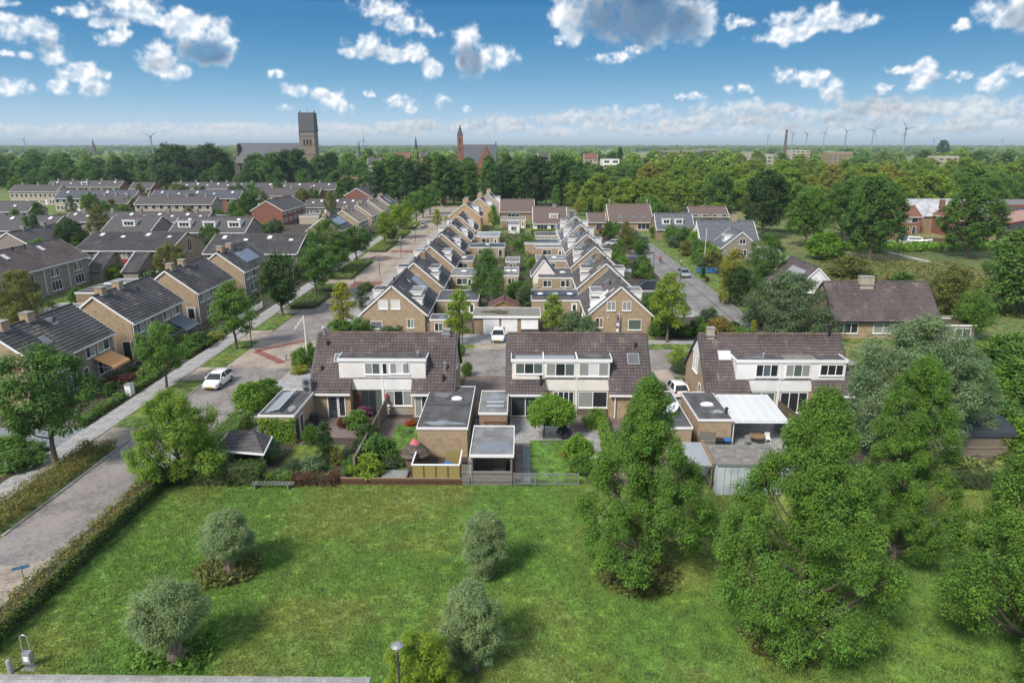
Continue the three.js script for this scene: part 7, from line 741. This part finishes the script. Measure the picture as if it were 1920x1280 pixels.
{ const [x, z] = gp(52, 1122), g = thing('street_sign', 'small blue street name sign on a thin post behind the hedge', 'sign', [x, 0, z]); new B().tube([x, 0, z], [x, 2.2, z], .03, .03, 8).build('post', M.zinc, g); new B().beam([x - .38, 2.05, z + .22], [x + .34, 2.05, z - .2], .03, .2).build('sign_plate', mat([.10, .2, .36], { roughness: .4 }), g); }
{ const [x, z] = gp(56, 1252), g = thing('litter_bin', 'grey dog-waste bin with a hooped post at the hedge end', 'bin', [x, 0, z]); new B().box(x - .2, .35, z - .15, x + .2, .95, z + .15).build('bin_body', M.zinc, g); new B().box(x - .12, .5, z + .151, x + .12, .8, z + .156).build('bin_label', M.white, g); const c = new THREE.Mesh(new THREE.TorusGeometry(.19, .028, 8, 18, PI), M.steel); c.name = 'hoop'; c.position.set(0, 1.75, 0); g.add(c); for (const s of [-1, 1]) new B().tube([x + s * .19, 0, z], [x + s * .19, 1.75, z], .028, .028, 8).build('post', M.steel, g); new B().box(x - .35, 0, z - .25, x + .35, .05, z + .25).build('base', M.kerb, g); }
{ const t = thing('letter_box', 'white cabinet at the end of the clipped hedge', 'cabinet', [-40.4, 0, -66.1]); new B().box(-40.75, 0, -66.5, -40.15, 1.15, -65.75).build('cabinet_body', M.white, t); new B().box(-40.8, 1.152, -66.55, -40.1, 1.2, -65.7).build('cabinet_top', M.zinc, t); const f = thing('picket_fence', 'white picket fence before the third street house', 'fence', [-41, 0, -100]); for (let i = 0; i < 40; i++) new B().box(-41.02, .05, -96 - i * .24, -40.98, .9, -96.12 - i * .24).build('picket', M.white, f); for (const y of [.25, .7]) new B().box(-41.06, y, -105.6, -41.022, y + .08, -95.9).build('rail', M.white, f); for (let i = 0; i < 5; i++) new B().box(-41.14, 0, -96 - i * 2.4, -41.063, 1, -96.1 - i * 2.4).build('post', M.white, f); }
for (let i = 0; i < 5; i++) { const [x, z] = gp(1309 + i * 7, 512), t = thing('wheelie_bin', 'blue wheeled bin in the row beside the right street', 'bin', [x + i * .1, 0, z], 'blue bins beside the right street'); t.org = [0, 0, 0]; new B().sweep([[-.24, .08], [.24, .08], [.29, .98], [-.29, .98]], 'z', -.28, .28).build('body', M.blue, t); new B().box(-.31, .982, -.33, .31, 1.06, .33).build('lid', M.blue, t); new B().tube([-.25, .12, -.28], [.25, .12, -.28], .11, .11, 10).build('wheels', M.rubber, t); }
for (const [x, z, l] of [[-57.5, -80.5, 'blue wheeled bin behind the second street house'], [-58.6, -80.7, 'blue wheeled bin behind the second street house']]) { const t = thing('wheelie_bin', l, 'bin', [x, 0, z], 'blue bins behind the second street house'); new B().box(x - .28, .08, z - .28, x + .28, .98, z + .28).build('body', M.blue, t); new B().box(x - .31, .982, z - .32, x + .31, 1.06, z + .32).build('lid', M.blue, t); }
{ // barrel-roofed shed behind the large trees
  const g = thing('barrel_shed', 'timber shed with a dark ribbed barrel roof behind the large trees', 'shed', [36.5, 0, -53.5]); for (let i = 0; i < 11; i++) new B().box(33.6, .02 + i * .19, -51.9, 40.2, .2 + i * .19, -51.82).build('plank', M.wood, g); new B().box(33.6, 0, -56, 40.2, 2.1, -51.905).build('wall', M.woodBrown, g); for (let i = 0; i < 9; i++) { const a = PI * i / 9, e = PI * (i + 1) / 9, f = (t, r) => [-53.9 - Math.cos(t) * 2.25 * r, 2.1 + Math.sin(t) * 1.0 * r]; new B().sweep([f(a, 1), f(e, 1), f(e, .95), f(a, .95)], 'x', 33.3, 40.5).build('roof_rib', mat([.03, .035, .045], { roughness: .5 }), g); } flue(g, 38.6, -54.2, 3.05, .5, M.steel); }
// ------------------------------------------------------------ motor boat on the canal
{ const [x, z] = gp(1716, 456), g = thing('motor_boat', 'white cabin cruiser moored on the canal', 'boat', [x, .05, z]); g.org = [0, 0, 0]; g.rotation.y = -.12; const hull = [[-4, .1, .9], [-3, .9, .75], [0, 1.3, .7], [2.6, 1.15, .8], [4.2, .15, 1.15]].map(([xx, w, y]) => [[xx, 0, -w * .6], [xx, y, -w], [xx, y + .05, 0], [xx, y, w], [xx, 0, w * .6]]); const h = new THREE.Mesh(toCreasedNormals(loft(hull).geo(), .5), M.white); h.name = 'hull'; g.add(h); new B().sweep([[-2.4, .75], [1.8, .75], [1.2, 1.6], [-2.2, 1.7]], 'z', -.95, .95).build('cabin', M.white, g); for (const s of [-1, 1]) new B().sweep([[-2, 1.1], [1.1, 1.1], [.9, 1.5], [-1.9, 1.5]], 'z', s * .951, s * .965).build('cabin_window', M.glassSky, g); new B().box(-3.6, .8, -.9, -2.45, 2.0, .9).build('canopy', mat([.08, .16, .30]), g); new B().tube([.4, 1.6, 0], [.4, 3, 0], .03, .02, 6).build('mast', M.zinc, g);
  const b = thing('rowing_boat', 'small grey rowing boat moored behind the cruiser', 'boat', [x - 7, .05, z - 1.5]); b.org = [0, 0, 0]; const h2 = new THREE.Mesh(toCreasedNormals(loft([[-1.9, .1, .5], [-1, .6, .42], [.8, .65, .4], [1.7, .5, .45]].map(([xx, w, y]) => [[xx, 0, -w * .5], [xx, y, -w], [xx, y - .2, 0], [xx, y, w], [xx, 0, w * .5]])).geo(), .5), M.zinc); h2.name = 'hull'; b.add(h2); new B().box(-.1, .3, -.58, .2, .36, .58).build('thwart', M.wood, b); }
// ------------------------------------------------------------ cyclist on the right street
{ const [x, z] = gp(1238, 494), b = thing('bicycle', 'dark bicycle ridden along the right street', 'bicycle', [x, .015, z]); b.org = [0, 0, 0]; b.rotation.y = .5; for (const s of [-.54, .54]) { const w = new THREE.Mesh(new THREE.TorusGeometry(.33, .022, 8, 24), M.rubber); w.name = 'wheel'; w.position.set(s, .35, 0); b.add(w); } const f = new B(); for (const [p, q] of [[[-.54, .35, 0], [-.12, .32, 0]], [[-.12, .32, 0], [-.22, .86, 0]], [[-.12, .32, 0], [.36, .78, 0]], [[.54, .35, 0], [.34, .98, 0]], [[-.22, .8, 0], [.36, .82, 0]], [[-.54, .35, 0], [-.21, .78, 0]]]) f.tube(p, q, .022, .022, 6); f.build('frame', M.red, b); new B().box(-.36, .9, -.09, -.1, .96, .09).build('saddle', M.black, b); new B().tube([.28, 1.02, -.28], [.28, 1.02, .28], .018, .018, 6).build('handlebar', M.zinc, b);
  const p = new THREE.Group(); p.name = 'person'; p.position.set(x, .015, z); p.rotation.y = .5; p.userData = { label: 'person in a red top and dark trousers riding the bicycle', category: 'person' }; scene.add(p);
  const bones = [[[-.22, 1.0, 0], [-.06, 1.48, 0], .15, .16], [[-.06, 1.48, 0], [.0, 1.62, 0], .06, .055], [[.02, 1.72, 0], [.03, 1.78, 0], .105, .1]]; for (const s of [-1, 1]) { bones.push([[-.2, .98, s * .09], [.16, .82, s * .1], .085, .065], [[.16, .82, s * .1], [s > 0 ? -.02 : -.12, s > 0 ? .2 : .42, s * .1], .062, .04], [[s > 0 ? -.02 : -.12, s > 0 ? .17 : .39, s * .1], [s > 0 ? .14 : .04, s > 0 ? .15 : .37, s * .1], .042, .035], [[-.06, 1.45, s * .17], [.06, 1.2, s * .22], .055, .045], [[.06, 1.2, s * .22], [.28, 1.07, s * .25], .042, .032], [[.28, 1.07, s * .25], [.33, 1.04, s * .25], .04, .03]); }
  const N = 56, mc = new MarchingCubes(N, mat([.1, .1, .1]), false, false, 60000); mc.isolation = 0; const S = 2; for (let k = 0; k < N; k++) for (let j = 0; j < N; j++) for (let i = 0; i < N; i++) { const q = [(i / (N / 2) - 1) * S / 2, (j / (N / 2) - 1) * S / 2 + .98, (k / (N / 2) - 1) * S / 2]; let d = 9; for (const [a, c, r0, r1] of bones) { const ab = [c[0] - a[0], c[1] - a[1], c[2] - a[2]], ap = [q[0] - a[0], q[1] - a[1], q[2] - a[2]], t = clamp((ap[0] * ab[0] + ap[1] * ab[1] + ap[2] * ab[2]) / (ab[0] ** 2 + ab[1] ** 2 + ab[2] ** 2)), e = Math.hypot(ap[0] - ab[0] * t, ap[1] - ab[1] * t, ap[2] - ab[2] * t) - lerp(r0, r1, t), h = clamp(.5 + .5 * (d - e) / .04); d = lerp(d, e, h) - .04 * h * (1 - h); } mc.field[i + j * N + k * N * N] = -d; } mc.update(); const n = mc.count, P = new Float32Array(n * 3), C = new Float32Array(n * 3); for (let i = 0; i < n; i++) { for (let c = 0; c < 3; c++) P[i * 3 + c] = mc.positionArray[i * 3 + c] * S / 2 + (c === 1 ? .98 : 0); const y = P[i * 3 + 1], xx = P[i * 3], sk = y > 1.6 ? [.42, .27, .2] : y > 1.0 && xx < .2 ? [.38, .04, .05] : y > 1.0 ? [.42, .27, .2] : [.03, .035, .06]; C.set(sk, i * 3); } const bgm = new THREE.BufferGeometry(); bgm.setAttribute('position', new THREE.BufferAttribute(P, 3)); bgm.setAttribute('normal', new THREE.BufferAttribute(mc.normalArray.slice(0, n * 3), 3)); bgm.setAttribute('color', new THREE.BufferAttribute(C, 3)); const bm = new THREE.Mesh(bgm, new THREE.MeshStandardMaterial({ vertexColors: true, roughness: .8 })); bm.name = 'body'; p.add(bm);
  const hs = new THREE.SphereGeometry(.118, 14, 10, 0, 6.3, 0, 1.9); const hm = new THREE.Mesh(hs, mat([.06, .035, .02])); hm.name = 'hair'; hm.position.set(.01, 1.765, 0); p.add(hm); }
// ------------------------------------------------------------ skyline: churches, towers, turbines
{ const z = -480, at = (px, py) => az(px, py, z), [xl, yt] = at(560, 218), [xr] = at(584, 218), xm = (xl + xr) / 2 + 1.4, w = (xr - xl) / 2 + .6, g = thing('church', 'long brick church with a tall saddle-roofed tower above the trees', 'church', [xm, 0, z]);
  new B().box(xm - w, 0, z - 4.5, xm + w, 33, z + 4.5).build('tower', M.stone, g); new B().box(xm - w - .3, 26, z - 4.8, xm - w - .002, 33, z + 4.8).build('corner_band', M.stoneDark, g); new B().sweep([[z - 4.9, 33], [z + 4.9, 33], [z + 3.4, 45.2], [z - 3.4, 45.2]], 'x', xm - w - .3, xm + w + .3).build('tower_roof', M.slate, g); for (const s of [-1, 1]) new B().box(xm + s * (w - .2) - .3, 45.202, z - .4, xm + s * (w - .2) + .3, 46.4, z + .4).build('pinnacle', M.stoneDark, g); new B().tube([xm, 45.2, z], [xm, 49, z], .12, .05, 6).build('weather_vane', M.black, g);
  for (let i = 0; i < 3; i++) { const a = xm + (i - 1) * 2.1; new B().sweep([[a - .65, 24.6], [a + .65, 24.6], [a + .65, 27.6], [a, 28.5], [a - .65, 27.6]], 'z', z + 4.502, z + 4.56).build('belfry_opening', M.black, g); } for (const y of [10, 18, 24, 30]) new B().box(xm - w - .12, y, z + 4.502, xm + w + .12, y + .4, z + 4.65).build('string_course', M.stoneDark, g);
  const [nx0] = at(436, 275), nx1 = xm - w - .1, rd = at(470, 268)[1]; new B().sweep([[z - 9, 0], [z + 7, 0], [z + 7, 14], [z - 1, rd - .4], [z - 9, 14]], 'x', nx0 + 5, nx1).build('nave_wall', M.stoneDark, g); slope(g, 'f', nx0 + 3.5, nx1, z - 1, rd, z + 8, 12.6, { tiles: false, m: M.slate }); slope(g, 'b', nx0 + 3.5, nx1, z - 1, rd, z - 10, 12.6, { tiles: false, m: M.slate }); new B().sweep([[nx0, 0], [nx0 + 5, 0], [nx0 + 5, rd - .5], [nx0 + 3, 14]], 'z', z - 7, z + 5).build('apse', M.stoneDark, g);
  for (let i = 0; i < 9; i++) { const a = lerp(nx0 + 7, nx1 - 4, i / 8); new B().sweep([[a - 1, 3], [a + 1, 3], [a + 1, 10], [a, 12.2], [a - 1, 10]], 'z', z + 7.002, z + 7.08).build('nave_window', M.glass, g); new B().box(a + 1.9, 0, z + 7.002, a + 2.7, 12.5, z + 8.2).build('buttress', M.stoneDark, g); } }
{ const z = -520, [x, top] = az(862, 233, z), yb = az(862, 254, z)[1], g = thing('church', 'red brick church with a slender needle spire and steep slate nave', 'church', [x, 0, z]); new B().box(x - 1.9, 0, z - 1.9, x + 1.9, yb, z + 1.9).build('tower', M.brickRed, g); new B().tube([x, yb + .002, z], [x, top, z], 2.3, .06, 8).build('spire', M.slate, g); for (const s of [-1, 1]) new B().box(x + s * 1.6 - .25, yb + .002, z + 1.4, x + s * 1.6 + .25, yb + 2, z + 1.9).build('pinnacle', M.brickRed, g); for (const y of [yb - 5, yb - 11]) new B().box(x - .5, y, z + 1.902, x + .5, y + 2.6, z + 1.95).build('belfry_opening', M.black, g);
  const x1 = az(930, 272, z)[0], rd = az(900, 271, z)[1]; new B().sweep([[z - 8, 0], [z + 8, 0], [z + 8, 12], [z, rd - .3], [z - 8, 12]], 'x', x + 3, x1).build('nave_wall', M.brickRed, g); slope(g, 'f', x + 2.5, x1 + .4, z, rd, z + 9, 11, { tiles: false, m: M.slate }); slope(g, 'b', x + 2.5, x1 + .4, z, rd, z - 9, 11, { tiles: false, m: M.slate }); const tx = lerp(x, x1, .72); new B().sweep([[tx - 6, 0], [tx + 6, 0], [tx + 6, 11], [tx, rd - 1], [tx - 6, 11]], 'z', z + 2, z + 11).build('transept', M.brickRed, g); new B().box(x1 - .5, rd - .4, z - .4, x1 + .3, rd + 2, z + .4).build('gable_cross', M.stoneDark, g); }
[[779, 255, 300, -600, 4.6, 'domed brick town tower between the two churches'], [672, 262, 285, -640, 3, 'small dark church spire right of the saddle-roofed tower'], [172, 259, 285, -1500, 6, 'tiny church spire on the left horizon']].forEach(([px, t, b, z, w, l]) => { const [x, top] = az(px, t, z), h = top - 4, g = thing('town_tower', l, 'tower', [x, 0, z]); new B().box(x - w / 2, 0, z - w / 2, x + w / 2, h * .62, z + w / 2).build('shaft', M.stoneDark, g); new B().tube([x, h * .62 + .01, z], [x, h * .8, z], w * .55, w * .3, 8).build('drum', M.slate, g); new B().tube([x, h * .8 + .01, z], [x, top, z], w * .34, .05, 8).build('spire', M.slate, g); });
function turbine(px, hub, D, rot, r, label) { const z = -D, [x, y] = az(px, hub, z), g = thing('wind_turbine', label, 'wind turbine', [x, 0, z], 'wind turbines on the horizon'), m = mat([.22, .25, .29]); new B().tube([x, 0, z], [x, y, z], r * .065, r * .035, 10).build('tower', m, g); new B().box(x - r * .05, y - r * .045, z - r * .1, x + r * .05, y + r * .05, z + r * .14).build('nacelle', m, g); for (let i = 0; i < 3; i++) { const a = rot + i * 2.094, c = Math.cos(a), s = Math.sin(a), zz = z + r * .17; new B().sweep([[x + c * r * .04 - s * r * .03, y + s * r * .04 + c * r * .03], [x + c * r * .25 - s * r * .045, y + s * r * .25 + c * r * .045], [x + c * r, y + s * r], [x + c * r * .04 + s * r * .03, y + s * r * .04 - c * r * .03]], 'z', zz, zz + r * .02).build('blade', m, g); } return g; }
[[1700, 241, 1500, .1, 26, 'largest turbine on the right horizon'], [1639, 244, 1750, .9, 26, 'turbine second from the tall right one'], [1588, 246, 1950, .3, 25, 'turbine third along the right row'], [1547, 248, 2150, 1.2, 25, 'turbine fourth along the right row'], [1514, 250, 2350, .6, 25, 'turbine fifth along the right row'], [1487, 252, 2550, .2, 25, 'turbine beside the factory chimney'], [1441, 253, 2700, .8, 26, 'turbine left of the factory chimney'], [282, 256, 1600, .5, 24, 'single turbine above the left wood'], [681, 262, 1700, 1.5, 22, 'single turbine right of the saddle-roofed tower'], [44, 262, 2400, .9, 24, 'single turbine at the far left horizon'], [1752, 262, 3300, .4, 26, 'faint far turbine right of the tall one'], [1880, 262, 3600, 1, 26, 'faint far turbine at the right edge']].forEach((a) => turbine(...a));
{ const z = -900, [x, y] = az(1476, 243, z), g = thing('factory_chimney', 'tall dark brick factory chimney among the turbines', 'chimney', [x, 0, z]); new B().tube([x, 0, z], [x, y, z], 2.2, 1.2, 14).build('shaft', M.brickDark, g); new B().tube([x, y - 1.2, z], [x, y + .2, z], 1.5, 1.5, 14).build('crown', M.brickDark, g); const [x2, y2] = az(1661, 240, -1400), m = thing('radio_mast', 'thin lattice radio mast between two turbines', 'mast', [x2, 0, -1400]); for (const s of [-1, 1]) new B().tube([x2 + s * .8, 0, -1400], [x2 + s * .2, y2, -1400], .12, .08, 5).build('mast_leg', M.zinc, m); for (let i = 0; i < 10; i++) new B().beam([x2 - .75 + i * .05, i * y2 / 10, -1400], [x2 + .7 - i * .05, (i + 1) * y2 / 10, -1400], .1, .1).build('brace', M.zinc, m); }
// distant town: blocks and roofs among the trees
const tq = rng(909);
[[1245, 1318, 283, -560, M.brickDark, 'long dark brick flats among distant trees'], [1318, 1345, 280, -600, M.brickDark, 'taller dark flats beside the long block'], [1130, 1162, 298, -480, M.cream, 'cream flat-roofed block among the distant trees'], [1405, 1450, 289, -620, M.brickPale, 'pale brick hall in the distant trees'], [1485, 1520, 282, -800, M.brickPale, 'far pale hall left of the turbines'], [1555, 1600, 285, -700, M.brickBrown, 'far brown hall below the turbines'], [1760, 1800, 293, -560, M.brickPale, 'pale building at the right horizon'], [682, 705, 312, -430, M.white, 'white block behind the red-roofed house']].forEach(([a, b, t, z, w, l]) => { const [x0, h] = az(a, t, z), [x1] = az(b, t, z), g = flatBlock('distant_block', l, 'building', x0, x1, z - 14, z, Math.max(4, h), { wall: w, roof: M.feltPale }); const n = Math.max(2, Math.round((x1 - x0) / 5)), f = Math.max(1, Math.floor(h / 3)); for (let i = 0; i < n; i++) for (let j = 0; j < f; j++) win(g, 'f', z, x0 + (i + .2) * (x1 - x0) / n, x0 + (i + .8) * (x1 - x0) / n, .8 + j * 3, 2.3 + j * 3, { n: 2, sill: false }); });
[[740, 768, 286, -560], [690, 712, 296, -470], [788, 800, 285, -580], [1168, 1210, 312, -440], [1210, 1240, 310, -450], [1010, 1030, 288, -560], [1300, 1330, 296, -520], [1360, 1400, 296, -540], [960, 985, 302, -440], [1095, 1120, 288, -620]].forEach(([a, b, t, z], i) => { const [x0, h] = az(a, t, z), [x1] = az(b, t, z), g = gable('town_house', i % 3 ? 'dark-roofed town house showing between distant trees' : 'red-tiled town house showing between distant trees', { x0, x1, z0: z + 5, z1: z - 5, eave: Math.max(3, h - 4), ridge: Math.max(7, h), axis: 'x', wall: i % 2 ? M.brickPale : M.brickRed, tiles: false, m: i % 3 ? M.tileFar : M.tileFarRed, group: i % 3 ? 'dark-roofed distant town houses' : 'red-tiled distant town houses', gutter: false }); for (let k = 0; k < 3; k++) win(g, 'f', z + 5, lerp(x0, x1, .12 + k * .3), lerp(x0, x1, .28 + k * .3), Math.max(1, h - 6.5), Math.max(2.4, h - 5), { n: 2, sill: false }); });
scene.traverse((o) => { if (o.isMesh) { o.castShadow = true; o.receiveShadow = true; } });
renderer.render(scene, camera);
